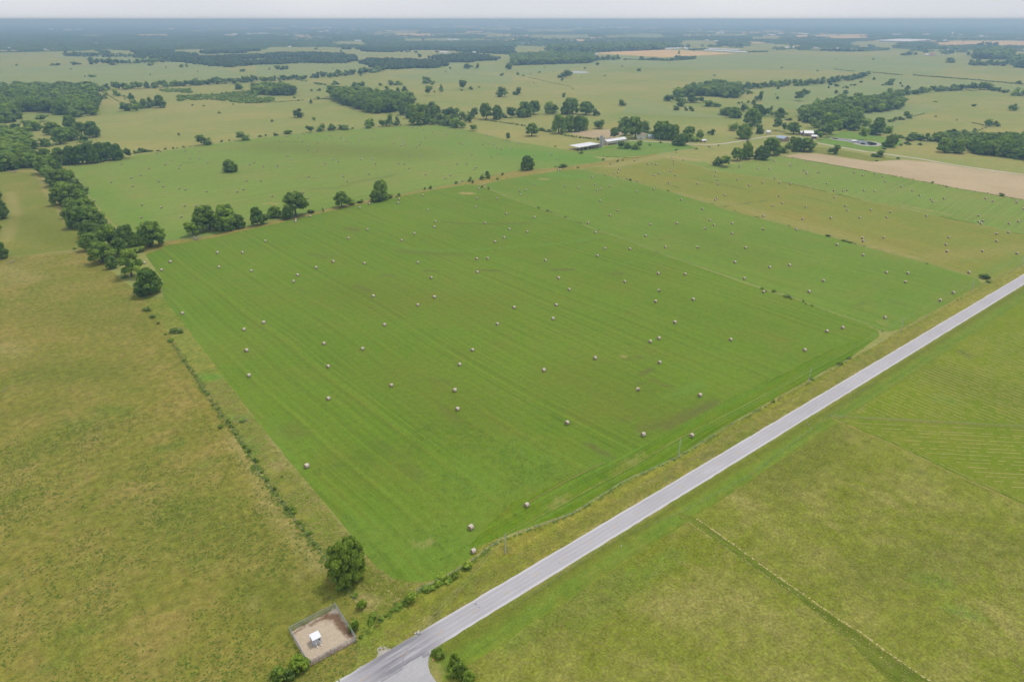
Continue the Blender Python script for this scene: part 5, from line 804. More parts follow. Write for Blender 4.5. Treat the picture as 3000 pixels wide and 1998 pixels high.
# far patchwork of fields on the same section grid
cells = {}
for i, j in set(zip(ci.ravel().astype(int), cj.ravel().astype(int))): cells[(i, j)] = 1
fm = {k: MB() for k in ('wheat', 'ground', 'green_far', 'crop', 'tan_field')}; rc = random.Random(8)
for (i, j) in sorted(cells):
    cx, cy = (i + .5) * cell, (j + .5) * cell; d = math.hypot(cx, cy)
    if d < 4700 or d > 26000: continue
    px = proj(cx, cy)[0]; k = rc.random(); kk = 'wheat' if k < (0.16 if px < 900 else 0.26) else 'tan_field' if k < 0.34 else 'crop' if k < 0.44 else 'green_far' if k < 0.75 else 'ground'
    sx, sy = rc.choice([(1, 1), (1, .5), (.5, 1), (.5, .5)]); a, b = cell * sx / 2 - 6, cell * sy / 2 - 6
    fm[kk].add([(cx - a, cy - b, 0.5), (cx + a, cy - b, 0.5), (cx + a, cy + b, 0.5), (cx - a, cy + b, 0.5)], [(0, 1, 2, 3)])
for n_, (k_, x0_, x1_, y0_, y1_, m_) in enumerate(FARF):
    q_ = GK(k_, [(x0_, y1_), (x1_, y1_), (x1_, y0_), (x0_, y0_)]); fm[m_].add([(p.x, p.y, 0.6 + 0.004 * n_) for p in q_], [(0, 1, 2, 3)])
for k, m_ in fm.items():
    if m_.v: tag(m_.build('far_fields', M[k]), kind='structure')

# ------------------------------------------------------------------ round hay bales
def bale_mesh(seed):
    g = np.random.default_rng(seed); n, m, Rr, L = 22, 7, 0.9, 1.5; V, F, MI = [], [], []
    for j in range(m):
        x = (j / (m - 1) - 0.5) * L; e = 0.93 if j in (0, m - 1) else 1.0
        for i in range(n):
            a = 2 * math.pi * i / n; r = Rr * e * (1 + g.normal(0, 0.012)); y, z = r * math.cos(a), r * math.sin(a); z = max(z, -0.80) + 0.80; V.append((x + g.normal(0, 0.01), y, z))
    for j in range(m - 1):
        for i in range(n): F.append((j * n + i, j * n + (i + 1) % n, (j + 1) * n + (i + 1) % n, (j + 1) * n + i)); MI.append(0)
    for s, j in ((-1, 0), (1, m - 1)):                       # rolled ends: rings stepping in towards the core
        prev = [j * n + i for i in range(n)]
        for k, (f, dx) in enumerate(((0.78, 0.02), (0.5, -0.02), (0.2, 0.03))):
            st = len(V)
            for i in range(n): a = 2 * math.pi * i / n; V.append((s * (L / 2 + dx), Rr * f * math.cos(a), max(Rr * f * math.sin(a), -0.8) + 0.80))
            cur = list(range(st, st + n))
            for i in range(n): q = (prev[i], prev[(i + 1) % n], cur[(i + 1) % n], cur[i]); F.append(q if s < 0 else q[::-1]); MI.append(1)
            prev = cur
        F.append(tuple(prev) if s < 0 else tuple(prev[::-1])); MI.append(1)
    me = bpy.data.meshes.new('hay_bale'); me.from_pydata(V, [], F)
    for q in M['bale']: me.materials.append(q)
    me.polygons.foreach_set('material_index', MI); me.polygons.foreach_set('use_smooth', [mi == 0 for mi in MI]); me.update(); return me
BALES = [bale_mesh(s) for s in range(4)]
FN = {'b': ('hay bale on left back field', 'hay bales on the left back field'), 'n': ('hay bale on near field', 'hay bales on the large near field'), 'm': ('hay bale on middle field', 'hay bales on the middle field'),
      'r': ('hay bale on brownish field', 'hay bales on the brownish field'), 'g': ('hay bale on far right field', 'hay bales on the far right field')}
BD = {11: [(1443, 1407), (1473, 1393), (1701, 1388), (1835, 1386), (1115, 1509), (1367, 1549), (1567, 1471), (1516, 1515), (1657, 1518), (1641, 1548), (1745, 1460), (1832, 1459), (1906, 1497), (2291, 1513), (2333, 1495)],
      12: [(281, 1252), (383, 1267), (440, 1226), (222, 1300), (428, 1296), (477, 1337), (570, 1310), (477, 1383), (563, 1380), (646, 1274), (679, 1250), (777, 1270), (825, 1297), (878, 1314), (947, 1293), (1074, 1209), (1266, 1319), (1357, 1300), (1338, 1339), (1365, 1328), (1414, 1168), (1438, 1172), (1467, 1181), (1541, 1190), (1619, 1213), (1549, 1270), (1509, 1303), (1503, 1331), (1472, 1347), (1400, 1427), (1517, 1425), (1746, 1236), (1851, 1234), (1873, 1319), (1894, 1325), (1789, 1415), (1982, 1426), (1830, 1183), (1661, 1150), (2120, 1240), (2082, 1328), (2137, 1315), (2184, 1328), (2209, 1355), (2250, 1370), (2226, 1408), (2164, 1442), (2345, 1367), (288, 1435), (320, 1467), (197, 1518), (196, 1533), (66, 1529), (710, 1466), (752, 1484), (635, 1503), (966, 1466), (1072, 1464), (1096, 1504), (1307, 1503), (1359, 1509), (1402, 1549), (1844, 1508), (1934, 1510), (2022, 1542), (2000, 1560)],
      13: [(57, 1308), (50, 1318), (205, 1427), (358, 1423), (415, 1464), (905, 1508), (1127, 1477), (1247, 1509), (1324, 1514), (1470, 1450), (1485, 1480), (1488, 1508), (1569, 1472), (984, 1557), (1292, 1504), (445, 1562), (425, 1563), (2094, 1523), (2089, 1539), (2255, 1549)],
      14: [(42, 1468), (62, 1481), (208, 1512), (204, 1524), (10, 1553), (326, 1565), (355, 1481)],
      21: [(1020, 106), (1205, 67), (1290, 43), (1458, 100), (1216, 146), (1497, 149), (1644, 167), (1701, 173), (1895, 193), (2264, 96), (2236, 173), (2178, 197), (866, 277), (1302, 316), (1482, 340), (1694, 324), (1797, 323), (1297, 430), (1664, 426), (1326, 845), (1485, 911), (1565, 836), (1997, 751), (2226, 751), (2011, 885), (2309, 918), (1674, 1308), (2241, 1458)],
      22: [(42, 95), (482, 58), (800, 54), (1032, 31), (834, 97), (1105, 97), (1557, 37), (1740, 70), (1785, 44), (1892, 97), (148, 237), (432, 205), (476, 253), (2083, 30), (2099, 130), (2044, 167), (2029, 255), (2215, 256), (2014, 330), (1528, 226), (1311, 263), (1304, 297), (1040, 305), (953, 341), (495, 420), (364, 450), (363, 467), (1582, 362), (2300, 398), (2103, 482), (1646, 467), (1640, 518), (1024, 542), (1453, 577), (1337, 640), (2326, 537), (2279, 614), (2196, 652), (849, 621), (84, 646), (708, 836), (995, 850), (1488, 842), (2027, 809), (2128, 804), (2033, 931), (553, 889), (381, 957), (345, 1016), (1609, 981), (1077, 1151), (1638, 1160), (1486, 1232), (1181, 1415), (2217, 1405), (70, 1393)],
      23: [(735, 58), (762, 129), (202, 131), (487, 143), (611, 156), (899, 145), (816, 169), (779, 180), (68, 187), (125, 177), (78, 221), (809, 277), (1144, 195), (973, 368), (901, 412), (204, 428), (698, 481), (139, 561), (767, 569), (1272, 495), (1514, 483), (1227, 599), (853, 713), (1082, 719), (784, 780), (306, 822), (427, 986), (525, 1090), (1034, 1017), (405, 1233), (377, 1358), (19, 1256), (1408, 700), (1704, 705), (1342, 945), (1590, 949), (1350, 1100), (1318, 1200), (1664, 1181), (1495, 1391), (1350, 1537), (1270, 1568), (2008, 1549), (2132, 989), (2311, 1113), (2048, 840), (2144, 708), (1749, 352), (1818, 455), (1855, 499), (1773, 532), (2023, 484), (2021, 576), (2305, 537), (1553, 269), (1302, 170),
           (1149, 97), (975, 18), (937, 23), (1302, 45), (1350, 26), (1459, 7), (1501, 46), (1441, 108), (1705, 122), (1868, 51), (1872, 10), (1886, 85), (1891, 126), (2071, 81), (2180, 135), (2302, 111), (1956, 226), (1885, 252), (1868, 270), (2310, 418)],
      24: [(353, 17), (357, 32), (462, 17), (793, 19), (868, 46), (980, 31), (1059, 56), (1078, 101), (57, 73), (107, 114), (204, 124), (541, 120), (606, 185), (688, 186), (728, 180), (880, 183), (978, 188), (1226, 146), (1325, 183), (1642, 146), (1394, 230), (1495, 264), (1513, 284), (1617, 257), (1999, 256), (2060, 281), (2282, 283), (2280, 296), (2345, 350), (101, 234), (131, 299), (41, 322), (347, 333), (611, 248), (711, 325), (729, 364), (945, 360), (1123, 379), (1090, 428), (842, 432), (577, 435), (318, 444), (1455, 417), (1935, 414), (1975, 461), (1935, 468), (1957, 488), (2216, 487), (2300, 467), (2209, 567), (2098, 579), (2100, 647), (867, 619), (875, 646), (1063, 614), (1662, 612), (1635, 679), (1645, 741), (1970, 738), (2287, 759), (1846, 934),
           (260, 540), (634, 679), (873, 776), (16, 886), (197, 868), (508, 1010), (377, 1109), (1088, 934), (1285, 941), (1262, 1022), (1702, 1120), (1581, 1190), (1076, 1348), (686, 1441), (542, 1472)],
      31: [(2288, 310)], 32: [(622, 18), (980, 65), (663, 227), (664, 522), (1243, 401), (1988, 77), (1870, 210), (1826, 446), (1850, 618), (465, 1141)], 33: [(764, 152), (1355, 190), (292, 262), (1158, 440), (1727, 492), (507, 744), (1207, 853), (1653, 861), (136, 1498)], 34: [(338, 77)], 42: [(1974, 143), (1998, 359)]}
BD[31].append((2264, 82))
fields5 = {k: [(p.x, p.y) for p in v] for k, v in (('n', F1), ('m', F2), ('r', F3), ('g', F4), ('b', F5))}
bl_ = []
for k, l in BD.items():
    for q in l:
        px, py = C(k, *q); p = G(px, py, 0.85)
        reg = next((f for f, poly in fields5.items() if inside(poly, np.array([p.x]), np.array([p.y]))[0]), None)
        if reg is None: reg = min(fields5, key=lambda f: dist_line(np.array([[p.x, p.y]]), fields5[f] + [fields5[f][0]])[0])
        if any(math.hypot(p.x - b[0], p.y - b[1]) < 1.4 for b in bl_): continue
        bl_.append((p.x, p.y, reg, px, py))
bl_.sort(key=lambda b: -b[4]); rb = random.Random(4)
lb = rank_labels([(b[3], b[4]) for b in bl_], lambda i: FN[bl_[i][2]][0])
for i, b in enumerate(bl_):
    if i >= 300: continue
    o = link('hay_bale', rb.choice(BALES), None, (b[0], b[1], -0.02)); rz = {'n': 2, 'm': 0, 'r': 0, 'g': 0, 'b': 95}[b[2]] + rb.gauss(0, 9)
    if rb.random() < 0.1: rz += rb.uniform(30, 60)
    o.rotation_euler = (0, 0, R(rz)); s = rb.uniform(0.95, 1.08); o.scale = (s, s, s); tag(o, lb[i], 'hay bale', FN[b[2]][1])
print('BALES', len(bl_), 'trees', len(trees), 'small', len(small), 'bushes', len(bushes), 'smallb', len(smallb))
if len(bl_) > 300:
    V, T3, Q4, n = [], [], [], 0; mb = MB()
    for b in bl_[300:]:
        me = BALES[0]; a = rb.uniform(0, 3); c, s = math.cos(a), math.sin(a); vs = [(v.co.x * c - v.co.y * s + b[0], v.co.x * s + v.co.y * c + b[1], v.co.z - 0.02) for v in me.vertices]
        mb.add(vs, [tuple(p.vertices) for p in me.polygons])
        mb.m[-len(me.polygons):] = [p.material_index for p in me.polygons]
    tag(mb.build('distant_hay_bales', M['bale']), 'smallest far hay bales scattered on the back fields', 'hay bales', kind='stuff')

# ------------------------------------------------------------------ utility poles and their two wires
PL = [((42, 2293, 385), (42, 2293, 208)), ((33, 1530, 1055), (33, 1553, 888)), ((34, 370, 380), (34, 398, 240)), ((24, 1218, 1475), (24, 1243, 1352)), ((24, 1868, 1115), (24, 1897, 1010))]
poles = []
for k, (b, t) in enumerate(PL):
    p = GC(*b); ty = C(*t)[1]; lo, hi = 3, 16
    for _ in range(40):
        md = (lo + hi) / 2
        if proj(p.x, p.y, md)[1] > ty: lo = md
        else: hi = md
    poles.append((p.x, p.y, lo))
hm = sum(p[2] for p in poles) / len(poles); poles = [(x, y, 0.5 * h + 0.5 * hm) for x, y, h in poles]
mbp = MB(); mbp.tube((0, 0, -0.3), (0, 0, 1.0), 0.16, 0.11, 8)
def pole(x, y, h, label):
    o = empty('utility_pole', (x, y, 0)); tag(o, label, 'utility pole', 'utility poles along the road')
    mb = MB(); mb.tube((0, 0, -0.2), (0, 0, h), 0.2, 0.15, 8); mb.build('pole', M['wood'], o)
    mb = MB(); mb.tube((0, 0, h), (0, 0, h + 0.25), 0.05, 0.05, 6); mb.tube((0, 0, h + 0.22), (0, 0, h + 0.32), 0.08, 0.05, 6); mb.build('insulator', M['steel'], o)
    mb = MB(); mb.box((0, -0.22, h - 1.1), (0.12, 0.28, 0.10)); mb.build('bracket', M['steel'], o); return o
for i, (x, y, h) in enumerate(poles): pole(x, y, h, ['grey wooden utility pole nearest the road junction', 'second grey utility pole up the road from the junction', 'third grey utility pole up the road from the junction', 'fourth grey utility pole up the road, near the field corner', 'farthest grey utility pole, beside the dark bushes near the right edge'][i])
pe = G(1010, 2110, 6.0); ends = [(pe.x, pe.y, hm)] + poles + [(poles[-1][0] + 95, poles[-1][1], hm), (poles[-1][0] + 190, poles[-1][1], hm)]
pole(ends[-2][0], ends[-2][1], hm, 'last grey utility pole beyond the right edge'); pole(ends[0][0], ends[0][1], hm, 'grey utility pole below the bottom edge across the road')
for dz, dy, lab, rr_ in ((0.3, 0, 'upper wire', 0.022), (-1.1, -0.3, 'lower wire', 0.022)):
    mb = MB()
    for a, b in zip(ends[:-1], ends[1:]):
        L = math.hypot(b[0] - a[0], b[1] - a[1]); sag = 0.9 * (L / 95) ** 2; pr = None
        for i in range(13):
            f = i / 12; q = (a[0] + (b[0] - a[0]) * f, a[1] + (b[1] - a[1]) * f + dy, a[2] + (b[2] - a[2]) * f + dz - 4 * sag * f * (1 - f))
            if pr: mb.tube(pr, q, rr_, rr_, 4, cap=False)
            pr = q
    tag(mb.build('power_line', M['wire']), 'thin pale ' + lab + ' strung between the roadside poles', 'power line', 'power lines along the road')

# ------------------------------------------------------------------ wire fences
mbp = MB(); mbp.tube((0, 0, -0.1), (0, 0, 1.25), 0.07, 0.06, 6); POST = mbp.build('post', M['deadwood']); PM = POST.data; bpy.data.objects.remove(POST)
def fence(pts, label, sp=6.0, maxp=100):
    L = [Vector((p.x, p.y, 0)) for p in pts]; o = empty('wire_fence', L[0]); tag(o, label, 'fence'); tot = sum((b - a).length for a, b in zip(L[:-1], L[1:])); n = max(2, min(maxp, int(tot / sp))); st = tot / (n - 1)
    pos, acc, i, d0 = [], 0, 0, 0
    for k in range(n):
        s = k * st
        while i < len(L) - 2 and s > d0 + (L[i + 1] - L[i]).length: d0 += (L[i + 1] - L[i]).length; i += 1
        pos.append(L[i] + (L[i + 1] - L[i]).normalized() * min(s - d0, (L[i + 1] - L[i]).length))
    for p in pos:
        q = link('post', PM, o, p - L[0]); q.rotation_euler = (rb.gauss(0, .04), rb.gauss(0, .04), rb.uniform(0, 6))
    mb = MB()
    for a, b in zip(pos[:-1], pos[1:]):
        for z in (0.35, 0.7, 1.1): mb.tube(a - L[0] + Vector((0, 0, z)), b - L[0] + Vector((0, 0, z)), 0.012, 0.012, 3, cap=False)
    mb.build('wires', M['steel'], o)
fence(GK(22, [(2050, 135), (2352, 262)]) + GK(23, [(250, 350), (500, 440), (800, 560), (1000, 620), (1300, 740), (1700, 880), (2352, 1110)]) + GK(24, [(230, 1172), (540, 1292), (860, 1400), (1050, 1480)]), 'wire fence with weedy posts dividing the near field from the middle field')
fence(GK(23, [(660, 0), (1000, 75), (1300, 150), (1520, 215), (2000, 365), (2352, 460)]) + GK(24, [(250, 530), (680, 640), (900, 705), (1300, 810), (1850, 965)]), 'wire fence with dark bushes between the green and brownish fields')
fence(GK(42, [(1480, 740), (1760, 600), (1960, 480), (2200, 285)]) + GK(33, [(560, 1590), (1000, 1310), (1530, 1068), (2000, 778)]) + GK(34, [(0, 585), (760, 165), (1100, -20)]) + GK(24, [(1250, 1460), (1700, 1215), (2000, 1045), (2352, 870)]), 'roadside wire fence along the upper verge below the hay fields', 7)
fence(GK(31, [(1590, 30), (1800, 335), (1990, 620), (2200, 900), (2352, 1130)]) + GK(42, [(0, -380), (300, 0), (430, 180), (560, 330), (720, 560), (880, 780), (960, 900)]), 'overgrown wire fence between the olive pasture and the hay field', 5)
fence(GK(34, [(960, 400), (800, 510), (690, 600), (560, 690)]) + GK(43, [(2200, -330), (1560, 15), (1000, 240), (500, 560), (0, 900)]), 'wire fence along the green ditch below the road', 5)
fence(GK(34, [(560, 692), (1000, 716), (1500, 742), (2352, 788), (2700, 808)]), 'low wire fence crossing the raked hay field', 6)
fence(GK(21, [(1500, 655), (1900, 612)]) + GK(22, [(0, 505), (540, 386), (1000, 281), (1400, 211), (1930, 111), (2352, 20)]) + GK(13, [(500, 1538), (900, 1478), (1340, 1415), (1700, 1360)]), 'long wire fence on the far side of the field lane', 6)
fence(GK(11, [(1250, 1425), (1500, 1382), (1860, 1338), (2352, 1270)]) + GK(12, [(480, 1218), (800, 1196), (1100, 1171), (1400, 1148)]), 'wire fence with small trees above the left back hay field', 8)

# ------------------------------------------------------------------ chain-link gravel compound
cz = lambda x, y, z=0.0: G(820 + x / 7.127, 1740 + y / 7.127, z)
cc = [cz(212, 790), cz(1168, 292), cz(1602, 985), cz(610, 1512)]
def comp_mat():
    t = NT('compound_gravel', 0.95); c = t.gain(A(200, 182, 158), t.noise(2.5, 4, 0.7), 0.85, 1.12); c = t.mix(t.ramp(t.noise(0.45, 4, 0.65), 0.55, 0.75, 0, 0.5), c, A(168, 146, 124))
    c = t.mix(t.ramp(t.noise(0.8, 4, 0.7), 0.5, 0.7, 0, 0.7), c, A(214, 200, 180)); s = t.attr('t_brown'); g = t.noise(1.0, 4, 0.8); c = t.mix(t.ramp(t.math('ADD', s, t.math('MULTIPLY', t.math('SUBTRACT', g, 0.5), 1.9)), 0.2, 0.8, 0, 0.95), c, A(124, 98, 76)); t.bump(t.noise(6, 3), 0.05, 0.5); return t.done(c)
M['compound'] = comp_mat()
field('gravel_yard', cc, 0.05, M['compound'], 0.7, [('t_brown', [cz(950, 470), cz(1180, 480), cz(1250, 620), cz(1480, 850)], 1.5, 1.0), ('t_brown', [cz(640, 640), cz(900, 500)], 0.9, 0.7), ('t_brown', [cz(300, 830), cz(560, 640)], 0.5, 0.7), ('t_brown', [cz(650, 1470), cz(1000, 1260), cz(1580, 1000)], 1.0, 0.85)], 0.1, 1.0)
co = empty('chain_link_compound_fence', cc[0]); tag(co, 'grey chain-link fence enclosing the square gravel yard', 'fence')
mbw, FH = MB(), 2.1
M['chain'] = plain('chain_link_wire', (0.33, 0.35, 0.37, 1), 0.5, 0.1, 3.0, 0.4, 0.2)
for a, b in zip(cc, cc[1:] + cc[:1]):
    a0, b0 = a - cc[0], b - cc[0]; L = (b0 - a0).length; d = (b0 - a0) / L; n = int(L / 2.6)
    for i in range(n):
        mb = MB(); p = a0 + d * (L * i / n); mb.tube(p, p + Vector((0, 0, FH + 0.1)), 0.05 if i else 0.08, None, 8); mb.build('post', M['steel'], co)
    mb = MB(); mb.tube(a0 + Vector((0, 0, FH)), b0 + Vector((0, 0, FH)), 0.045, None, 6); mb.build('top_rail', M['steel'], co)
    if a is cc[0]: mb = MB(); mb.tube(a0 + Vector((0, 0, FH * 0.55)), b0 + Vector((0, 0, FH * 0.55)), 0.03, None, 6); mb.build('mid_rail', M['steel'], co)
    w = MB(); s = 0.16; k = -int(FH / s)
    while k * s < L:
        for sg in (1, -1):
            x0, x1 = k * s, k * s + FH; za, zb = (0, FH) if sg > 0 else (FH, 0)
            c0, c1 = max(0, x0), min(L, x1)
            if c1 > c0: f = lambda x: za + (zb - za) * (x - x0) / FH; w.tube(a0 + d * c0 + Vector((0, 0, f(c0) + .03)), a0 + d * c1 + Vector((0, 0, f(c1) + .03)), 0.009, 0.009, 3, cap=False)
        k += 1
    w.build('chain_link_mesh', M['chain'], co)
for p, nm in ((cz(1065, 1260), 'gate_post'), (cz(1150, 1240), 'gate_post')): mb = MB(); q = p - cc[0]; mb.tube(q, q + Vector((0, 0, FH + 0.2)), 0.1, None, 8); mb.build(nm, M['steel'], co)
# white shed with two gooseneck pipes
SHh = 2.5; r0, r1, r2, r3 = cz(605, 850, SHh), cz(765, 755, SHh), cz(860, 880, SHh), cz(685, 970, SHh); ux = (r2 - r3); uy = (r0 - r3); wx, wy = ux.length, uy.length; an = math.atan2(ux.y, ux.x)
sh = empty('metal_shed', (r3.x, r3.y, 0), an); tag(sh, 'small white metal equipment shed standing on the gravel yard', 'shed')
M['shed_wall'] = plain('white_painted_steel', (0.62, 0.64, 0.70, 1), 0.5, 0.05, 2.0); M['shed_roof'] = plain('bright_white_roof', (0.78, 0.79, 0.82, 1), 0.45, 0.03, 2.0)
wx_, wy_ = wx - 0.14, wy - 0.14
mb = MB(); mb.box((wx / 2, wy / 2, SHh / 2 + 0.04), (wx_, wy_, SHh - 0.1)); 
for i in range(9): mb.box((0.12 + (wx_ - 0.1) * i / 8, 0.06, SHh / 2 + 0.05), (0.05, 0.03, SHh - 0.3))
for i in range(8): mb.box((0.06, 0.12 + (wy_ - 0.1) * i / 7, SHh / 2 + 0.05), (0.03, 0.05, SHh - 0.3))
mb.build('wall', M['shed_wall'], sh)
mb = MB(); mb.add([(-.08, -.08, SHh), (wx + .08, -.08, SHh), (wx + .08, wy / 2, SHh + .22), (-.08, wy / 2, SHh + .22), (-.08, wy + .08, SHh), (wx + .08, wy + .08, SHh), (-.08, -.08, SHh - .07), (wx + .08, -.08, SHh - .07), (wx + .08, wy + .08, SHh - .07), (-.08, wy + .08, SHh - .07)],
                 [(0, 1, 2, 3), (3, 2, 5, 4), (6, 7, 1, 0), (8, 9, 4, 5), (7, 8, 5, 2, 1), (9, 6, 0, 3, 4), (9, 8, 7, 6)]); mb.build('roof', M['shed_roof'], sh)
mb = MB(); mb.box((wx * 0.28, -0.03, 1.15), (0.8, 0.04, 1.9)); dr = mb.build('door', M['shed_wall'], sh); mb = MB(); mb.box((wx * 0.28 + 0.3, -0.09, 1.1), (0.05, 0.08, 0.14)); mb.build('handle', M['dark'], dr)
mb = MB(); mb.box((wx * 0.75, -0.04, 1.75), (0.45, 0.05, 0.35)); mb.build('vent', M['dark'], sh)
for f in (0.30, 0.74):
    mb = MB(); x = wx * f; mb.tube((x, -0.0, 1.15), (x, -0.55, 1.15), 0.11, None, 8); mb.tube((x, -0.5, 1.2), (x, -0.62, 0.35), 0.12, 0.14, 8); mb.tube((x, -0.6, 0.4), (x, -1.15, 0.22), 0.13, 0.13, 8); mb.tube((x, -0.95, 0.02), (x, -0.95, 0.3), 0.17, 0.14, 8); mb.build('gooseneck_pipe', M['white_wall'], sh)
p = cz(1128, 395); st = empty('pipe_stand', p); tag(st, 'white double pipe stand in the top corner of the gravel yard', 'pipe'); mb = MB(); mb.tube((0, 0, 0), (0, 0, 2.0), 0.09, None, 8); mb.tube((-.45, .15, 0), (-.45, .15, 1.6), 0.08, None, 8); mb.tube((0, 0, 1.9), (-.45, .15, 1.55), 0.08, None, 8); mb.build('pipe', M['white_wall'], st)
mb = MB(); mb.box((0.25, -0.1, 0.15), (0.8, 0.35, 0.3)); mb.build('valve_block', M['concrete'], st)
p = cz(522, 612); st = empty('pipeline_marker', p); tag(st, 'yellow marker post with white cap inside the compound fence', 'marker post'); mb = MB(); mb.tube((0, 0, 0), (0, 0, 1.25), 0.07, None, 8); mb.build('post', M['yellow'], st); mb = MB(); mb.tube((0, 0, 1.22), (0, 0, 1.45), 0.11, 0.09, 8); mb.build('cap', M['white_roof'], st)
p = cz(1470, 765); st = empty('marker_board', p); tag(st, 'yellow-orange marker board fixed to the right compound fence', 'marker'); mb = MB(); mb.box((0, 0, 1.2), (0.30, 0.06, 1.7), R(95)); mb.build('board', M['yellow'], st); mb = MB(); mb.box((0.06, 0.02, 1.0), (0.05, 0.05, 2.1), R(95)); mb.build('stake', M['steel'], st)

# roadside bits
def post_thing(name, at_, label, cat, mat, h, r, cap=None):
    o = empty(name, at_); tag(o, label, cat); mb = MB(); mb.tube((0, 0, -.05), (0.03, 0, h), r, r * .85, 8); mb.build('post', mat, o)
    if cap: mb = MB(); mb.tube((0.03, 0, h), (0.03, 0, h + 0.22), r * 1.5, r * 1.1, 8); mb.build('cap', cap, o)
jz = lambda x, y: G(1180 + x / 7.193, 1780 + y / 7.193)
post_thing('marker_post', jz(1235, 985), 'orange marker post standing in the meadow behind the junction bushes', 'marker post', M['tan_wall'], 0.9, 0.08, M['orange'])
o = empty('utility_pedestal', jz(668, 985)); tag(o, 'pale grey utility pedestal at the mouth of the side road', 'utility box'); mb = MB(); mb.box((0, 0, 0.5), (0.55, 0.4, 1.0), 0.6); mb.build('cabinet', M['concrete'], o); mb = MB(); mb.box((0, 0, 1.03), (0.62, 0.47, 0.07), 0.6); mb.build('lid', M['white_wall'], o)
o = empty('fallen_sign', jz(730, 1020)); tag(o, 'pale yellow board lying in bushes at the side road', 'board'); mb = MB(); mb.box((0, 0, 0.55), (1.2, 0.3, 0.06), 0.1); mb.build('board', M['yellow_paint'], o); mb = MB(); mb.tube((0.3, 0, 0), (0.3, 0, 0.52), 0.04); mb.build('stake', M['wood'], o)
o = empty('litter_bag', jz(635, 1110)); tag(o, 'pink plastic bag on the grass edge of the side road', 'litter'); mb = MB(); mb.add(*(lambda v, f: ([tuple(np.array(p) * (0.32, 0.2, 0.16) + (0, 0, 0.12)) for p in v], [tuple(q) for q in f]))(ICO0[0], ICO0[1])); mb.add(*(lambda v, f: ([tuple(np.array(p) * (0.1, 0.1, 0.08) + (0.3, 0.1, 0.15)) for p in v], [tuple(q) for q in f]))(ICO0[0], ICO0[1])); mb.build('bag', M['pink'], o)
post_thing('delineator_post', jz(560, 1130), 'short white reflector post at the side road edge', 'reflector post', M['white_roof'], 0.8, 0.06, M['steel'])
post_thing('marker_post', GC(34, 355, 760), 'taller white marker post beside the lower road edge', 'marker post', M['white_wall'], 1.5, 0.10, M['orange'])
post_thing('marker_post', GC(34, 372, 775), 'short white marker post in the ditch beside the taller one', 'marker post', M['white_wall'], 0.7, 0.09, M['white_roof'])
post_thing('marker_post', GC(43, 1002, 330), 'lone small white marker post in the green ditch', 'marker post', M['white_roof'], 0.9, 0.10, M['white_roof'])
post_thing('marker_post', GC(43, 165, 912), 'grey post stub on the ditch fence line', 'marker post', M['steel'], 1.0, 0.08)
post_thing('culvert_post', jz(385, 470), 'thin grey post above the culvert opening beside the road', 'post', M['steel'], 1.3, 0.06)
o = empty('culvert', jz(300, 530)); tag(o, 'culvert pipe mouth with pale stones under the road edge', 'culvert'); mb = MB(); mb.tube((0, 0, 0.18), (0.3, -1.0, 0.18), 0.35, None, 10, cap=False); mb.build('pipe', M['concrete'], o); mb = MB(); mb.box((0.5, 0.05, 0.12), (0.9, 0.35, 0.24), 0.5); mb.box((-.5, 0.2, 0.1), (0.5, 0.3, 0.2), 0.2); mb.build('stones', M['white_wall'], o)
# fallen dead branches
def deadwood(at_, n, L, label, nm='fallen_branches', mat='deadwood'):
    o = empty(nm, at_); tag(o, label, 'dead branches'); mb = MB()
    for i in range(n):
        a = rb.uniform(0, 6.28); p = Vector((rb.uniform(-.2, .2) * L, rb.uniform(-.2, .2) * L, 0.1)); q = p + Vector((math.cos(a) * L * .6, math.sin(a) * L * .6, rb.uniform(0.2, 0.45) * L)); mb.tube(p, q, 0.028 * L, 0.012 * L, 6)
        for j in range(2): a2 = a + rb.uniform(-.8, .8); e = q + Vector((math.cos(a2) * L * .3, math.sin(a2) * L * .3, rb.uniform(-.2, .15) * L)); mb.tube(q, e, 0.012 * L, 0.005 * L, 5)
    mb.build('branches', M[mat], o)
deadwood(GC(21, 1800, 635), 9, 7, 'pale grey fallen branches below the ragged tree on the lane'); deadwood(GC(31, 2220, 735), 8, 3.2, 'small grey brush pile in weeds on the rough strip'); deadwood(GC(21, 1640, 1470), 8, 3.5, 'brush pile with pink-grey sticks by the hay field edge')
deadwood(GC(21, 130, 20), 8, 7, 'grey fallen tree at the top left pasture edge'); deadwood(GC(21, 105, 850), 7, 5, 'long grey log pile lying in the left pasture'); deadwood(GC(31, 5, 470), 5, 3, 'grey log cut by the left picture edge'); deadwood(GC(42, 1110, 1060), 5, 1.8, 'rusty red stick pile by the weedy ditch', 'scrap_pile', 'red')

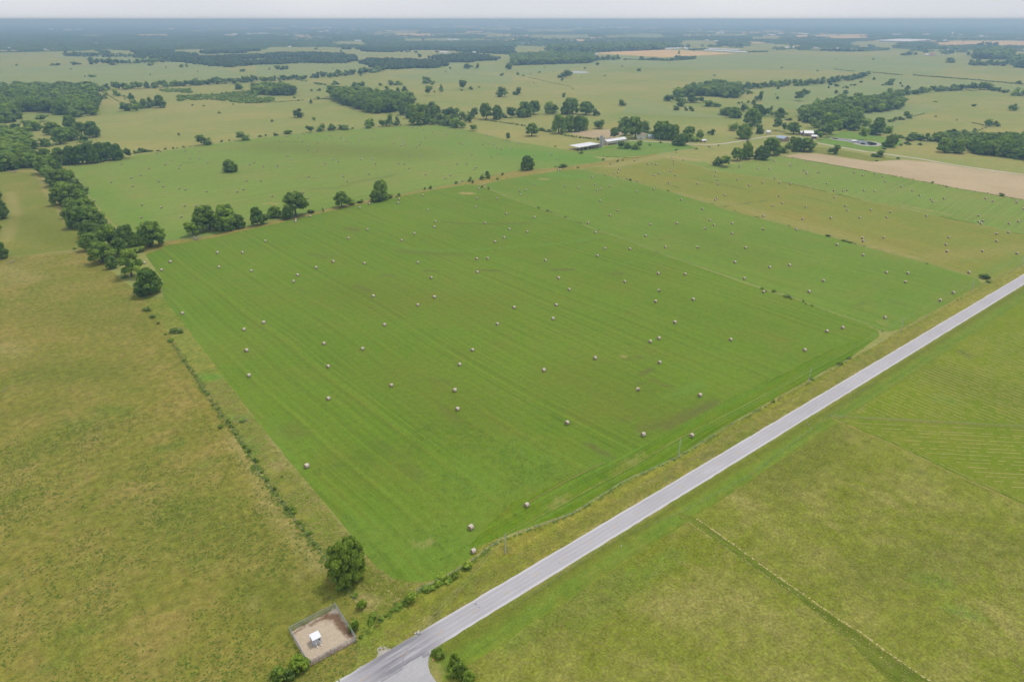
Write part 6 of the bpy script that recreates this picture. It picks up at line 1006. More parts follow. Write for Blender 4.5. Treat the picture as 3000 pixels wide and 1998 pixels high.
# ------------------------------------------------------------------ buildings
def gable(name, a, b, w, hw, hr, roof, wall, label, cat='barn', group=None, feats=(), over=0.4):
    """a, b: ground ends of the ridge line; w width; hw eave height; hr ridge height"""
    a = Vector((a[0], a[1], 0)); b = Vector((b[0], b[1], 0)); d = b - a; L = d.length; o = empty(name, a, math.atan2(d.y, d.x)); tag(o, label, cat, group); h = w / 2
    mb = MB(); vs = [(0, -h, 0), (L, -h, 0), (L, h, 0), (0, h, 0), (0, -h, hw), (L, -h, hw), (L, h, hw), (0, h, hw), (0, 0, hr), (L, 0, hr)]
    mb.add(vs, [(0, 1, 5, 4), (2, 3, 7, 6), (1, 2, 6, 9, 5), (3, 0, 4, 8, 7)]); mb.build('wall', wall, o)
    mb = MB(); e = over; sl = (hr - hw) / h; t = 0.15; zz = hw - e * sl
    top = [(-e, -h - e, zz + t), (L + e, -h - e, zz + t), (L + e, 0, hr + t), (-e, 0, hr + t), (L + e, h + e, zz + t), (-e, h + e, zz + t)]; bot = [(x, y, z - t + 0.02) for x, y, z in top]
    mb.add(top + bot, [(0, 1, 2, 3), (3, 2, 4, 5), (7, 6, 9, 8), (8, 9, 11, 10), (6, 7, 1, 0), (10, 11, 5, 4), (7, 8, 2, 1), (8, 10, 4, 2), (9, 6, 0, 3), (11, 9, 3, 5)]); mb.build('roof', roof, o)
    for (kind_, side, f, ww, z0, z1) in feats:
        mb = MB()
        if side in ('f', 'k'): y = -h - 0.04 if side == 'f' else h + 0.04; mb.box((L * f, y, (z0 + z1) / 2), (ww, 0.10, z1 - z0))
        else: x = -0.04 if side == 'l' else L + 0.04; mb.box((x, (f - .5) * w, (z0 + z1) / 2), (0.10, ww, z1 - z0))
        mb.build(kind_, M['dark'], o)
    return o
fz = lambda x, y, z=0.0: G(1650 + x / 7.85, 330 + y / 7.85, z); gz = lambda x, y, z=0.0: G(2230 + x / 5.8875, 360 + y / 5.8875, z)
# open white-roofed shed
Hs = 6.0; q = [fz(135, 756, Hs - .8), fz(615, 680, Hs), fz(845, 724, Hs), fz(365, 805, Hs - .8)]; o = empty('open_shed', (q[0].x, q[0].y, 0)); tag(o, 'large open-sided farm shed under a flat white metal roof', 'shed')
base = Vector((q[0].x, q[0].y, 0)); mb = MB(); tp = [p - base for p in q]; mb.add([tuple(p) for p in tp] + [(p.x, p.y, p.z - 0.3) for p in tp], [(0, 1, 2, 3), (7, 6, 5, 4), (4, 5, 1, 0), (5, 6, 2, 1), (6, 7, 3, 2), (7, 4, 0, 3)])
m_ = mb.build('roof', M['white_roof'], o)
for e0, e1, n in ((0, 1, 6), (3, 2, 6), (0, 3, 3)):
    for i in range(n): f = (i + 0.06) / (n - 0.85); p = tp[e0].lerp(tp[e1], min(f, .98)); p = p.lerp((tp[0] + tp[2]) / 2, 0.03); mb = MB(); mb.tube((p.x, p.y, 0), (p.x, p.y, p.z - .25), 0.16, None, 6); mb.build('post', M['wood'], o)
mb = MB(); a_, b_ = tp[1].lerp(tp[0], .03), tp[2].lerp(tp[1], .03); mb.add([(a_.x, a_.y, 0), (b_.x, b_.y, 0), (b_.x, b_.y, Hs - .35), (a_.x, a_.y, Hs - .35), (a_.x + .2, a_.y + .1, 0), (b_.x + .2, b_.y + .1, 0), (b_.x + .2, b_.y + .1, Hs - .35), (a_.x + .2, a_.y + .1, Hs - .35)], [(0, 1, 2, 3), (7, 6, 5, 4), (0, 4, 5, 1), (3, 2, 6, 7), (1, 5, 6, 2), (0, 3, 7, 4)]); mb.build('back_wall', M['cream_wall'], o)
ce = base + (tp[0] + tp[2]) / 2; ax = (tp[1] - tp[0]); ax.z = 0; ax.normalize(); nx = Vector((-ax.y, ax.x, 0))
def machine(p, mat, label, nm, rz):
    o = empty(nm, p, rz); tag(o, label, 'farm machine', 'machines parked in the open shed'); mb = MB(); mb.box((0, 0, 1.2), (3.2, 1.3, 1.1)); mb.box((1.3, 0, 1.0), (1.6, 1.0, 0.8)); mb.build('body', mat, o); mb = MB(); mb.box((-.6, 0, 2.2), (1.3, 1.2, 1.0)); mb.build('cab', M['dark'], o)
    for x, r in ((-1, .85), (1.5, .5)):
        for y in (-.85, .85): mb = MB(); mb.tube((x, y - .2, r), (x, y + .2, r), r, None, 12); mb.build('wheel', M['dark'], o)
ce.z = 0
machine(ce + ax * -14 - nx * 3.5, M['bluem'], 'dark blue tractor parked at the left end of the open shed', 'tractor', 1.0); machine(ce - ax * 2 - nx * 5, M['bluem'], 'dark blue tractor parked mid shed under the white roof', 'tractor', 0.3); machine(ce + ax * 7 - nx * 4.5, M['red'], 'rust red machine parked under the white shed roof', 'tractor', 1.3); machine(ce - ax * 9 - nx * 4, M['red'], 'dark red implement between the two blue tractors', 'tractor', 0.7)
# silos
def silo(p, r, h, label, mat, dome):
    o = empty('silo', p); tag(o, label, 'silo', 'silos'); mb = MB(); n = 20; rings = int(h / 0.8)
    for i in range(rings): z0, z1 = h * i / rings, h * (i + 1) / rings; mb.tube((0, 0, z0), (0, 0, z1 - 0.06), r, None, n, cap=False); mb.tube((0, 0, z1 - 0.06), (0, 0, z1), r + 0.03, None, n, cap=False)
    mb.build('wall', mat, o); mb = MB()
    mb.tube((0, 0, h - 0.4), (0, 0, h - (0.3 if not dome else -r * .45)), r if dome else r * .95, r * .1 if dome else r * .9, n); mb.build('roof', M['concrete'] if not dome else M['white_roof'], o); mb = MB(); mb.box((0, -r - 0.25, h / 2), (0.7, 0.5, h)); mb.build('ladder_chute', M['white_wall'], o)
silo(fz(872, 795), 2.4, 15.5, 'tall grey concrete silo between the two barns', M['concrete'], False); silo(fz(932, 690), 1.7, 7, 'short grey silo behind the tall one', M['steel'], False)
a, b = fz(1010, 760), fz(1455, 690); d = (b - a).normalized(); n_ = Vector((-d.y, d.x, 0)); wB = 10
gable('long_barn', a + n_ * wB / 2, b + n_ * wB / 2, wB, 5.2, 7.4, M['white_roof'], M['cream_wall'], 'long cream barn with white roof and a row of dark openings', 'barn', None, [('opening', 'f', 0.08 + 0.055 * i, 1.8, 0.1, 1.9) for i in range(8)] + [('opening', 'f', 0.6, 4, 0.1, 2.6), ('opening', 'f', 0.8, 4, 0.1, 2.6), ('window', 'l', 0.3, 1.2, 1.8, 3.0)])
a = fz(1880, 612); gable('farmhouse', a, a + Vector((-8 * ax.x + 9 * nx.x, -8 * ax.y + 9 * nx.y, 0)), 7.5, 5.4, 9.4, M['brown_roof'], M['white_wall'], 'two-storey white farmhouse with tan gabled roof', 'house', None, [('window', 'l', .3, 1, 1, 2.5), ('window', 'l', .7, 1, 1, 2.5), ('window', 'l', .5, 1, 5.2, 6.6), ('window', 'f', .3, 1.1, 1, 2.4), ('window', 'f', .7, 1.1, 1, 2.4), ('window', 'f', .3, 1.1, 3.6, 4.9), ('window', 'f', .7, 1.1, 3.6, 4.9), ('door', 'k', .5, 1.1, 0, 2.2)])
a, b = fz(1935, 600), fz(2060, 590); gable('house_wing', a, b, 7.5, 3.2, 5.8, M['green_roof'], M['white_wall'], 'low white house wing with pale green roof beside the farmhouse', 'house', None, [('window', 'f', .3, 1.4, 1, 2.2), ('window', 'f', .7, 1.4, 1, 2.2), ('window', 'r', .5, 1.4, 1, 2.2)])
for x, y, lab in ((1605, 600, 'thin white yard pole in front of the farm trees'), (2212, 636, 'thin white yard pole below the dark farm trees')): p = fz(x, y); o = empty('yard_pole', p); tag(o, lab, 'pole'); mb = MB(); mb.tube((0, 0, 0), (0, 0, 9), .16, .12, 8); mb.build('pole', M['white_wall'], o); mb = MB(); mb.box((0, 0, 9), (0.8, 0.25, 0.2)); mb.build('lamp_head', M['steel'], o)
# farm beside the dark pond
a, b = gz(335, 308), gz(470, 330); gable('metal_barn', a + Vector((0, 4, 0)), b + Vector((0, 4, 0)) , 13, 4.5, 7, M['blue_roof'], M['tan_wall'], 'tan metal barn with blue-grey roof left of the pond farm trees', 'barn', None, [('door', 'l', .5, 3.5, 0, 3.4), ('window', 'f', .3, 1.2, 1.2, 2.4), ('window', 'f', .7, 1.2, 1.2, 2.4)])
a, b = gz(600, 340), gz(705, 330); gable('metal_barn', a + Vector((0, 4, 0)), b + Vector((0, 4, 0)), 13, 4.2, 6.4, M['blue_roof'], M['tan_wall'], 'tan barn with blue-grey roof half hidden behind dark trees', 'barn', None, [('door', 'f', .5, 3.5, 0, 3.2)])
a, b = gz(775, 228), gz(935, 232); gable('farmhouse', a + Vector((0, 5, 0)), b + Vector((0, 5, 0)), 14, 4.6, 7.6, M['white_roof'], M['tan_wall'], 'brown-walled farmhouse with bright white hipped roof by the pond track', 'house', None, [('window', 'f', .2, 1.5, 1, 2.4), ('window', 'f', .45, 1.5, 1, 2.4), ('door', 'f', .33, 1.1, 0, 2.2)])
a, b = gz(862, 268), gz(955, 272); gable('garage', a, b, 9, 3.4, 5.0, M['white_roof'], M['tan_wall'], 'low white-roofed garage in front of the pond farmhouse', 'garage', None, [('door', 'f', .3, 3, 0, 2.6), ('door', 'f', .72, 3, 0, 2.6)])
a, b = gz(660, 205), gz(770, 205); gable('outbuilding', a, b, 10, 3.6, 5.4, M['white_roof'], M['tan_wall'], 'white-roofed outbuilding left of the pond farmhouse', 'outbuilding', None, [('opening', 'f', .3, 3, 0, 2.8), ('opening', 'f', .7, 3, 0, 2.8)])
a, b = gz(95, 192), gz(155, 196); gable('outbuilding', a, b, 8, 3.6, 5.4, M['white_roof'], M['white_wall'], 'small white shed beside trees left of the pond farm', 'outbuilding', None, [('door', 'r', .5, 2.6, 0, 2.6)])
a, b = gz(5, 184), gz(45, 186); gable('outbuilding', a, b, 7, 3.4, 5.0, M['white_roof'], M['white_wall'], 'white shed behind the small white shed at the pond farm track', 'outbuilding', None, [('door', 'f', .5, 2.2, 0, 2.4)])
field('driveway', [gz(800, 268), gz(960, 284), gz(880, 300), gz(850, 292)], 0.07, M['track'], None, (), 0.2, 6)
o = empty('pond_dock', gz(1600, 335)); tag(o, 'pale covered dock sticking into the dark pond', 'dock'); mb = MB(); mb.box((0, 0, 0.3), (14, 5, 0.5), -.3); mb.build('deck', M['concrete'], o); mb = MB()
mb.add([(-5, -3, 2.0), (5, -3, 2.0), (5, 3, 2.0), (-5, 3, 2.0), (0, 0, 3.6)], [(0, 1, 4), (1, 2, 4), (2, 3, 4), (3, 0, 4), (3, 2, 1, 0)]); mb.build('roof', M['white_roof'], o)
for x in (-4.5, 4.5):
    for y in (-2.6, 2.6): mb = MB(); mb.tube((x, y, .3), (x, y, 2.0), .12); mb.build('post', M['wood'], o)
gable('outbuilding', GC(13, 1738, 1308), GC(13, 1775, 1305), 6, 2.4, 3.8, M['white_wall'], M['tan_wall'], 'small low shed at the right end of the farm trees', 'outbuilding', None, [('opening', 'f', .5, 2, 0, 1.8)])
# far barns: photo-pixel ends of their front base line
FB = [('long_barn', C(13, 1760, 470), C(13, 2150, 490), 16, 4, 7.5, 'longest white-roofed poultry barn beyond the pastures', 'barn', None), ('long_barn', C(13, 1765, 458), C(13, 2080, 468), 16, 4, 7.5, 'second long white poultry barn just behind the longest one', 'barn', None),
      ('long_barn', C(13, 1405, 458), C(13, 1560, 452), 16, 4, 7.5, 'white barn at the left of the barn pair by the wood end', 'barn', None), ('long_barn', C(13, 1570, 448), C(13, 1625, 460), 16, 4, 8, 'shorter white barn at the right of the pair by the wood end', 'barn', None),
      ('long_barn', C(2, 2060, 392), C(3, 250, 378), 14, 4, 7, 'grey-white long barn roof in front of the dark green crop', 'barn', None), ('barn', C(12, 1680, 490), C(12, 1755, 494), 22, 4, 8, 'pale flat barn standing in the dry pasture by the wood', 'barn', None),
      ('farm_building', C(12, 305, 440), C(12, 328, 438), 12, 5, 8, 'bright white building at the edge of the far left woods', 'building', 'far farm buildings'), ('farm_building', C(0, 40, 392), C(0, 118, 394), 18, 5, 8, 'long white building in the woods at the left edge', 'building', 'far farm buildings'),
      ('farm_building', C(4, 1410, 436), C(4, 1555, 430), 16, 4, 7.5, 'white barn left of the square far wood', 'barn', None), ('farm_building', C(4, 1575, 432), C(4, 1645, 430), 16, 5, 9, 'pale blue-roofed barn touching the square far wood', 'barn', None),
      ('farm_building', C(4, 1805, 438), C(4, 1875, 438), 14, 5, 7, 'cream building set into the square far wood', 'building', None), ('farm_building', C(4, 2125, 447), C(4, 2160, 447), 12, 4, 6.5, 'small white building at the right end of the square far wood', 'building', None),
      ('farmhouse', C(5, 975, 532), C(5, 1030, 536), 12, 4, 8, 'white farm building at the far right farm with red roof', 'house', None), ('barn', C(5, 1040, 537), C(5, 1115, 541), 14, 4, 7.5, 'red-roofed long building of the far right farm', 'barn', None), ('barn', C(5, 1085, 518), C(5, 1125, 516), 12, 5, 8, 'grey-roofed shed behind the red-roofed building', 'barn', None),
      ('barn', C(5, 2290, 472), C(5, 2400, 474), 16, 4, 8, 'white barn cut by the right photo edge', 'barn', None), ('farm_building', C(5, 1285, 462), C(5, 1340, 464), 12, 4, 7, 'white-roofed house between the far right farm trees', 'house', None), ('farm_building', C(5, 1230, 334), C(5, 1275, 336), 18, 6, 10, 'white building below the water tower', 'building', None),
      ('farm_building', C(2, 1095, 415), C(2, 1145, 415), 12, 4, 7, 'left white building of the farm below the blue silo', 'building', None), ('farm_building', C(2, 1165, 415), C(2, 1205, 416), 12, 4, 8, 'right white building of the farm below the blue silo', 'building', None), ('farm_building', C(5, 250, 462), C(5, 310, 464), 10, 3, 6, 'small pale shed alone in the right pasture', 'shed', None),
      ('farm_building', C(4, 305, 330), C(4, 340, 332), 16, 5, 9, 'white building beyond the long poultry barns', 'building', None), ('farm_building', C(4, 430, 342), C(4, 475, 344), 16, 5, 9, 'second white building beyond the long poultry barns', 'building', None), ('farm_building', C(3, 1110, 520), C(3, 1170, 522), 12, 3, 6, 'low brown-roofed shed at the tip of the tan field', 'shed', None),
      ('farm_building', C(1, 1105, 460), C(1, 1135, 460), 12, 4, 8, 'tiny white house peeping out of the left woods', 'house', None)]
redroof = plain('red_metal_roof', (0.42, 0.14, 0.10, 1), 0.5, 0.1, 1.0)
for nm, a, b, w, hw, hr, lab, cat, gr in FB:
    A_, B_ = G(*a), G(*b); d = (B_ - A_); d.normalize(); n2 = Vector((-d.y, d.x, 0)); n2 = n2 if n2.dot(A_) > 0 else -n2
    gable(nm, A_ + n2 * w / 2, B_ + n2 * w / 2, w, hw, hr, redroof if 'red-roofed' in lab else M['blue_roof'] if 'blue-roofed' in lab else M['white_roof'], M['white_wall'] if 'cream' not in lab else M['cream_wall'], lab, cat, gr, [('opening', 'f', .5, 4, 0, 3)])
# wide white greenhouse-like roof
o = empty('industrial_building', G(*C(5, 350, 345))); tag(o, 'very wide low white industrial roof on the right horizon fields', 'building'); b0 = G(*C(5, 350, 345)); b1 = G(*C(5, 800, 357)); b2 = G(*C(5, 1070, 335)); b3 = G(*C(5, 640, 324)); pp = [p - b0 for p in (b0, b1, b2, b3)]
mb = MB(); hh_ = 9; mb.add([(p.x, p.y, 0) for p in pp] + [(p.x, p.y, hh_) for p in pp], [(0, 1, 5, 4), (1, 2, 6, 5), (2, 3, 7, 6), (3, 0, 4, 7)]); mb.build('wall', M['concrete'], o)
mb = MB(); N = 7
for i in range(N):
    f0, f1 = i / N, (i + 1) / N; e0, e1 = pp[0].lerp(pp[3], f0), pp[1].lerp(pp[2], f0); g0, g1 = pp[0].lerp(pp[3], f1), pp[1].lerp(pp[2], f1); m0, m1 = (e0 + g0) / 2, (e1 + g1) / 2
    mb.add([(e0.x, e0.y, hh_), (e1.x, e1.y, hh_), (m1.x, m1.y, hh_ + 4), (m0.x, m0.y, hh_ + 4), (g1.x, g1.y, hh_), (g0.x, g0.y, hh_)], [(0, 1, 2, 3), (3, 2, 4, 5), (0, 3, 5), (1, 4, 2)])
mb.build('roof', M['white_roof'], o)
# water tower, blue silo, masts
def zheight(p, ty):
    lo, hi = 2, 400
    for _ in range(40):
        m = (lo + hi) / 2
        if proj(p.x, p.y, m)[1] > ty: lo = m
        else: hi = m
    return lo
p = G(*C(5, 1356, 290)); ht = zheight(p, C(5, 0, 210)[1]); o = empty('water_tower', p); tag(o, 'white ball-topped water tower on the right horizon', 'water tower'); mb = MB(); rw = ht * 0.26
mb.tube((0, 0, 0), (0, 0, ht * .75), rw * .5, rw * .38, 16); mb.build('column', M['white_roof'], o); mb = MB(); v = [tuple(np.array(q_) * (rw, rw, rw * .72) + (0, 0, ht - rw * .72)) for q_ in ICO1[0]]; mb.add(v, [tuple(f_) for f_ in ICO1[1]]); mb.build('tank', M['white_roof'], o, smooth=True)
p = G(*C(2, 1126, 350)); ht = zheight(p, C(2, 0, 275)[1]); o = empty('blue_silo', p); tag(o, 'dark blue silo with pale top in the far middle pasture', 'silo', 'silos'); mb = MB(); mb.tube((0, 0, 0), (0, 0, ht * .85), ht * .14, None, 16); mb.build('wall', M['bluem'], o); mb = MB(); mb.tube((0, 0, ht * .85), (0, 0, ht), ht * .15, ht * .07, 16); mb.build('roof', M['white_roof'], o)
def mast(p, h, r, label):
    o = empty('lattice_mast', p); tag(o, label, 'radio mast', 'radio masts'); mb = MB(); V3 = [Vector((math.cos(a), math.sin(a), 0)) * r for a in (0, 2.09, 4.19)]; n = int(h / (r * 2.4))
    for v in V3: mb.tube(v, v + Vector((0, 0, h)), r * .16, None, 4)
    for i in range(n):
        z0, z1 = h * i / n, h * (i + 1) / n
        for k in range(3): mb.tube(V3[k] + Vector((0, 0, z0)), V3[(k + 1) % 3] + Vector((0, 0, z1)), r * .1, None, 3, cap=False)
    mb.build('lattice', M['steel'], o); mb = MB(); mb.tube((0, 0, h), (0, 0, h * 1.04), r * .2, None, 5); mb.build('antenna', M['steel'], o)
p = G(*C(5, 1478, 470)); mast(p, zheight(p, C(5, 0, 322)[1]), 1.6, 'slim grey lattice mast among the far right farms'); p = G(*C(3, 2031, 120)); mast(p, zheight(p, C(3, 0, 35)[1]), 4.0, 'tall faint lattice mast crossing the horizon')
p = G(*C(5, 112, 385)); mast(p, 34, 1.4, 'short grey mast by the far pasture edge left of the white roof')
# scattered far houses
rh = random.Random(12); NH = 0
HP = [(0, 135, 450), (0, 630, 470), (0, 710, 190), (0, 920, 196), (0, 975, 196), (0, 1100, 190), (0, 1930, 128), (0, 2115, 92), (0, 1105, 385), (0, 1335, 385), (0, 2250, 492), (1, 20, 182), (1, 780, 268), (1, 890, 255), (1, 1080, 250), (1, 1160, 245), (1, 1250, 246), (1, 1320, 246), (1, 1500, 266), (1, 1080, 325), (1, 1600, 268), (1, 1720, 330), (1, 2075, 222), (1, 2160, 212), (1, 1400, 60), (1, 1680, 150), (1, 1740, 150), (1, 2130, 162), (1, 2200, 166),
      (2, 180, 200), (2, 325, 196), (2, 655, 206), (2, 930, 224), (2, 230, 342), (2, 1100, 156), (2, 1290, 154), (2, 1500, 328), (2, 1580, 328), (2, 1680, 434), (2, 1850, 500), (2, 2150, 136), (2, 2240, 138), (2, 2300, 190), (3, 630, 168), (3, 685, 142), (3, 1250, 160), (3, 1370, 162), (3, 1480, 164), (3, 1600, 164), (3, 1120, 128), (3, 1880, 86), (3, 100, 172), (3, 395, 114), (3, 930, 168), (4, 395, 220), (4, 535, 212), (4, 485, 242), (4, 550, 240), (4, 130, 185), (4, 1190, 262), (4, 1240, 264), (4, 1350, 248), (4, 1640, 248), (4, 1685, 250), (4, 225, 190),
      (5, 785, 120), (5, 975, 170), (5, 1475, 268), (5, 560, 262), (5, 620, 262), (5, 1000, 262), (5, 1760, 282), (5, 2280, 322), (5, 1105, 398), (5, 600, 430), (5, 2130, 495)]
for k, x, y in HP:
    p = G(*C(k, x, y)); d = math.hypot(p.x, p.y); L = max(14, d * 0.0042) * rh.uniform(0.9, 1.8); a = rh.uniform(-.4, .4) + YAW; dx = Vector((math.cos(a), math.sin(a), 0)) * L / 2
    L_ = ['roof among the far woods', 'roof in the far fields'][(d < 5000)]
    gable('far_house', p - dx, p + dx, L * .4, max(4, d * .0012), max(7, d * .0019), M['white_roof'], M['white_wall'] if rh.random() < .7 else M['tan_wall'], 'white gabled ' + L_, 'house', 'white houses scattered to the horizon')

# ------------------------------------------------------------------ raked windrows, hay line, weeds
wm = plain('dry_cut_hay', A(196, 182, 124), 0.95, 0.15, 3.0)
mb = MB(); rw_ = random.Random(2)
def row(a, b, w, hgt, gap):
    L = (b - a).length; d = (b - a) / L; n = Vector((-d.y, d.x, 0)); s = 0; wl = 0
    while s < L:
        l = rw_.uniform(0.6, 3.2); 
        if rw_.random() > gap:
            p, q = a + d * s + n * wl, a + d * min(L, s + l) + n * (wl + rw_.uniform(-.1, .1)); ww = w * rw_.uniform(.6, 1.2); z = 0.04
            mb.add([p - n * ww / 2 + Vector((0, 0, z)), q - n * ww * .3 + Vector((0, 0, z)), q + Vector((0, 0, z + hgt)), p + Vector((0, 0, z + hgt)), q + n * ww * .3 + Vector((0, 0, z)), p + n * ww / 2 + Vector((0, 0, z))], [(0, 1, 2, 3), (3, 2, 4, 5)])
        s += l; wl += rw_.uniform(-.12, .12)
up = [(p.x, p.y) for p in GK(34, [(700, 640), (800, 690), (2352, 775), (2900, 800), (3600, 500), (2600, -200), (1950, -60), (1700, 60), (1300, 300), (950, 520)])]
a0 = GC(34, 1130, 440); a1 = GC(34, 1680, 660); dU = (a1 - a0).normalized(); nU = Vector((-dU.y, dU.x, 0))
lo_ = [(p.x, p.y) for p in GK(34, [(760, 745), (2352, 815), (3000, 850), (3000, 1720), (2352, 1420), (1650, 1120), (1160, 905), (900, 800)])]
b0_ = GC(34, 1440, 850); b1_ = GC(34, 2010, 880); dL = (b1_ - b0_).normalized(); nL = Vector((-dL.y, dL.x, 0))
def clip_rows(poly, o0, d, n, sp, k0, k1, w, hgt, gap):
    for k in range(k0, k1):
        base_ = o0 + n * (sp * k + rw_.uniform(-.2, .2)); ts = np.arange(-260, 260, 1.5); X_ = base_.x + d.x * ts; Y_ = base_.y + d.y * ts; m = inside(poly, X_, Y_)
        if m.sum() < 3: continue
        t = ts[m]; cut = [t[0]] + [v for i in range(1, len(t)) if t[i] - t[i - 1] > 2 for v in (t[i - 1], t[i])] + [t[-1]]
        for i in range(0, len(cut) - 1, 2):
            if cut[i + 1] - cut[i] > 3: row(base_ + d * (cut[i] + rw_.uniform(0, 4)), base_ + d * (cut[i + 1] - rw_.uniform(0, 4)), w, hgt, gap)
clip_rows(up, a0, dU, nU, 3.1, -60, 110, 0.36, 0.10, 0.25); clip_rows(lo_, b0_, dL, nL, 3.0, -50, 60, 0.40, 0.12, 0.22)
for a_, b_ in zip(GK(34, [(590, 708), (1160, 950), (1650, 1190), (2352, 1505)])[:-1], GK(34, [(590, 708), (1160, 950), (1650, 1190), (2352, 1505)])[1:]): row(a_, b_, .3, .1, .3); row(a_ + Vector((2.4, 1, 0)), b_ + Vector((2.4, 1, 0)), .3, .1, .45); row(a_ + Vector((4.6, 2, 0)), b_ + Vector((4.6, 2, 0)), .25, .1, .5)
tag(mb.build('windrows', wm), 'thin pale rows of raked hay on the lower right field', 'cut hay', kind='stuff')
mb = MB(); hl = GK(43, [(1660, 45), (1900, 205), (2352, 535)]) + GK(44, [(130, 625), (500, 885), (700, 1020), (850, 1110), (1050, 1260), (1500, 1568), (1700, 1700)]); hl2 = GK(43, [(1540, 40), (1700, 150), (2352, 600)]) + GK(44, [(240, 740), (600, 1040), (900, 1260), (1060, 1350)])
def clumps(a, b, w, keep):
    L = (b - a).length; d = (b - a) / L; n = Vector((-d.y, d.x, 0)); s = 0
    while s < L:
        if rw_.random() < keep:
            c0 = a + d * s + n * rw_.gauss(0, .13); r = w * rw_.uniform(.35, 1.2); k = 6; ph = rw_.uniform(0, 1)
            vs = [c0 + Vector((math.cos(ph + i * 1.047) * r * rw_.uniform(.7, 1.3), math.sin(ph + i * 1.047) * r * rw_.uniform(.7, 1.3), 0.04)) for i in range(k)]; mb.add(vs + [c0 + Vector((0, 0, 0.04 + r * .45))], [(i, (i + 1) % k, k) for i in range(k)])
        s += rw_.uniform(.25, .7)
for a_, b_ in zip(hl[:-1], hl[1:]): clumps(a_, b_, .36, .7)
for a_, b_ in zip(hl2[:-1], hl2[1:]): clumps(a_, b_, .2, .5)
tag(mb.build('hay_line', wm), 'clumpy pale hay line along the mown strip in the meadow', 'cut hay', kind='stuff')

def tufts(name, n, sampler, size, mat, label, cat, seed, leafn=5):
    g = np.random.default_rng(seed); P_ = sampler(g, n); m = len(P_); s = size * g.uniform(0.4, 1.5, m)
    V = np.zeros((m, leafn, 4, 3)); 
    for k in range(leafn):
        a = g.uniform(0, 6.28, m); el = g.uniform(-0.02, 0.22, m); u = np.stack([np.cos(a), np.sin(a), el], 1); w = np.stack([-np.sin(a), np.cos(a), np.zeros(m)], 1) * 0.55; c = np.stack([P_[:, 0], P_[:, 1], g.uniform(0.05, 0.12, m)], 1) + np.stack([g.normal(0, .25, m) * s, g.normal(0, .25, m) * s, np.zeros(m)], 1)
        S_ = s[:, None]; V[:, k, 0] = c - w * S_ * .5; V[:, k, 1] = c + w * S_ * .5; V[:, k, 2] = c + (u * .8 + w * .4) * S_; V[:, k, 3] = c + (u * .8 - w * .4) * S_
    Q = np.arange(m * leafn * 4).reshape(-1, 4); o = np_mesh(name, V.reshape(-1, 3), [Q], mat, {'shade': np.repeat(g.uniform(0, 1, m * leafn), 4)}); return tag(o, label, cat, kind='stuff')
FLp = [(p.x, p.y) for p in FL]
def s_left(g, n):
    X_ = g.uniform(-120, 60, n * 5); Y_ = g.uniform(90, 330, n * 5); k = inside(FLp, X_, Y_) & ~inside([(p.x, p.y) for p in cc], X_, Y_); X_, Y_ = X_[k], Y_[k]
    d = vnoise(X_ + 500, Y_ + 500, 16, 3) * .6 + vnoise(X_ + 500, Y_ + 500, 4, 4) * .4; k = d > g.uniform(0.3, 0.85, len(d)); return np.stack([X_[k], Y_[k]], 1)[:n]
weed = leaf('weed_leaves', A(88, 112, 36), A(112, 136, 50), 0.1); clover = leaf('clover_leaves', A(96, 134, 40), A(124, 160, 56), 0.1); dry = leaf('dry_stems', A(140, 138, 62), A(184, 170, 106), 0.1)
tufts('pasture_weeds', 15000, s_left, 0.33, weed, 'dark green weed tufts dotted over the olive left pasture', 'weeds', 1)
def s_near(g, n):
    poly = fields5['n']; X_ = g.uniform(20, 190, n * 5); Y_ = g.uniform(140, 230, n * 5); k = inside(poly, X_, Y_); X_, Y_ = X_[k], Y_[k]
    d = vnoise(X_ + 900, Y_, 12, 5) * .6 + vnoise(X_ + 900, Y_, 3, 6) * .4; k = d > g.uniform(0.5, 0.85, len(d)); return np.stack([X_[k], Y_[k]], 1)[:n]
tufts('clover_tufts', 6000, s_near, 0.30, clover, 'bright low clover tufts in the near corner of the hay field', 'clover', 2)
def along(pts, wd):
    L = [np.array((p.x, p.y)) for p in pts]
    def f(g, n):
        seg = g.integers(0, len(L) - 1, n); t = g.uniform(0, 1, n); out = np.array([L[s] * (1 - q) + L[s + 1] * q for s, q in zip(seg, t)]); return out + g.normal(0, wd, (n, 2))
    return f
fl_ = GK(31, [(1590, 30), (1700, 190), (1800, 335), (1890, 470), (1990, 620), (2100, 770), (2200, 900), (2352, 1130)]) + GK(42, [(0, -380), (150, -180), (300, 0), (430, 180), (560, 330), (720, 560), (880, 780)])
tufts('fence_weeds', 900, along(fl_, 0.9), 0.6, weed, 'tall dark weeds growing along the overgrown pasture fence', 'weeds', 3)
tufts('roadside_weeds', 450, along(GK(42, [(960, 1150), (1200, 965), (1480, 745), (1760, 605), (1960, 480), (2200, 290)]) + GK(33, [(560, 1590), (1000, 1312), (1530, 1068), (2000, 778)]) + GK(34, [(0, 585), (760, 165)]), 0.55), 0.55, weed, 'weedy growth along the roadside fence', 'weeds', 4)
def s_verge(g, n): return np.stack([g.uniform(20, 420, n), g.uniform(ROAD_Y1 + 1, 139, n)], 1)
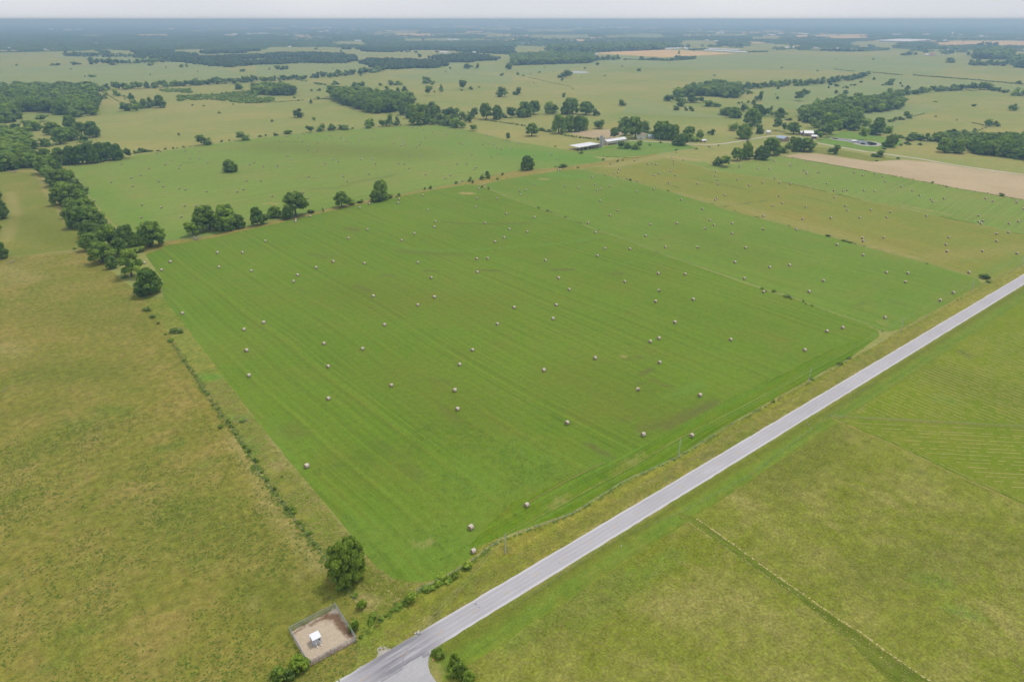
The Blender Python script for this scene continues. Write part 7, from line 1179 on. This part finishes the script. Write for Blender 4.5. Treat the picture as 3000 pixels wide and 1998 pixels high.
tufts('verge_grass', 5000, s_verge, 0.30, dry, 'tall dry grass tufts on the yellowish road verge', 'grass', 5, 4)
mdp = [(p.x, p.y) for p in [Vector((60, -40, 0)), GC(34, 2700, 1850), GC(34, 2352, 1530), GC(34, 1650, 1215), GC(34, 1160, 970), GC(34, 600, 740), GC(42, 1750, 1350), GC(42, 1750, 1700)]]
def s_mead(g, n): X_ = g.uniform(20, 260, n * 3); Y_ = g.uniform(-20, 113, n * 3); k = inside(mdp, X_, Y_); return np.stack([X_[k], Y_[k]], 1)[:n]
tufts('meadow_grass', 16000, s_mead, 0.34, dry, 'pale seed-headed grass tufts over the uncut meadow', 'grass', 6, 3)
roughp = [(p.x, p.y) for p in GK(31, [(1650, 60), (1810, 10)]) + GK(32, [(0, 730), (350, 1160), (680, 1568)]) + GK(42, [(850, 195), (1040, 450), (1250, 620), (1540, 660), (1480, 730), (1100, 1000), (720, 560), (430, 180), (300, 0)]) + GK(31, [(2200, 900)])]
def s_rough(g, n): X_ = g.uniform(20, 120, n * 4); Y_ = g.uniform(130, 330, n * 4); k = inside(roughp, X_, Y_); return np.stack([X_[k], Y_[k]], 1)[:n]
tufts('rough_grass', 5000, s_rough, 0.5, dry, 'coarse pale grass of the unmown strip beside the hay field', 'grass', 7, 4)

# ------------------------------------------------------------------ haze
hz = MB(); hz.box((0, 0, (174 - 1.6) / 2), (2.2 * RAD, 2.2 * RAD, 174 + 1.6)); ho = tag(hz.build('haze', bpy.data.materials.new('haze_air')), 'thin bluish summer haze over the farmland', 'haze', kind='stuff')
hm_ = ho.data.materials[0]; hm_.use_nodes = True; ht_ = hm_.node_tree; ht_.nodes.clear(); out = ht_.nodes.new('ShaderNodeOutputMaterial'); pv = ht_.nodes.new('ShaderNodeVolumePrincipled')
pv.inputs['Color'].default_value = (0.43, 0.70, 1.0, 1); pv.inputs['Absorption Color'].default_value = (0.3, 0.3, 0.3, 1); pv.inputs['Density'].default_value = 1.6e-4; pv.inputs['Anisotropy'].default_value = 0.35; ht_.links.new(pv.outputs[0], out.inputs['Volume'])
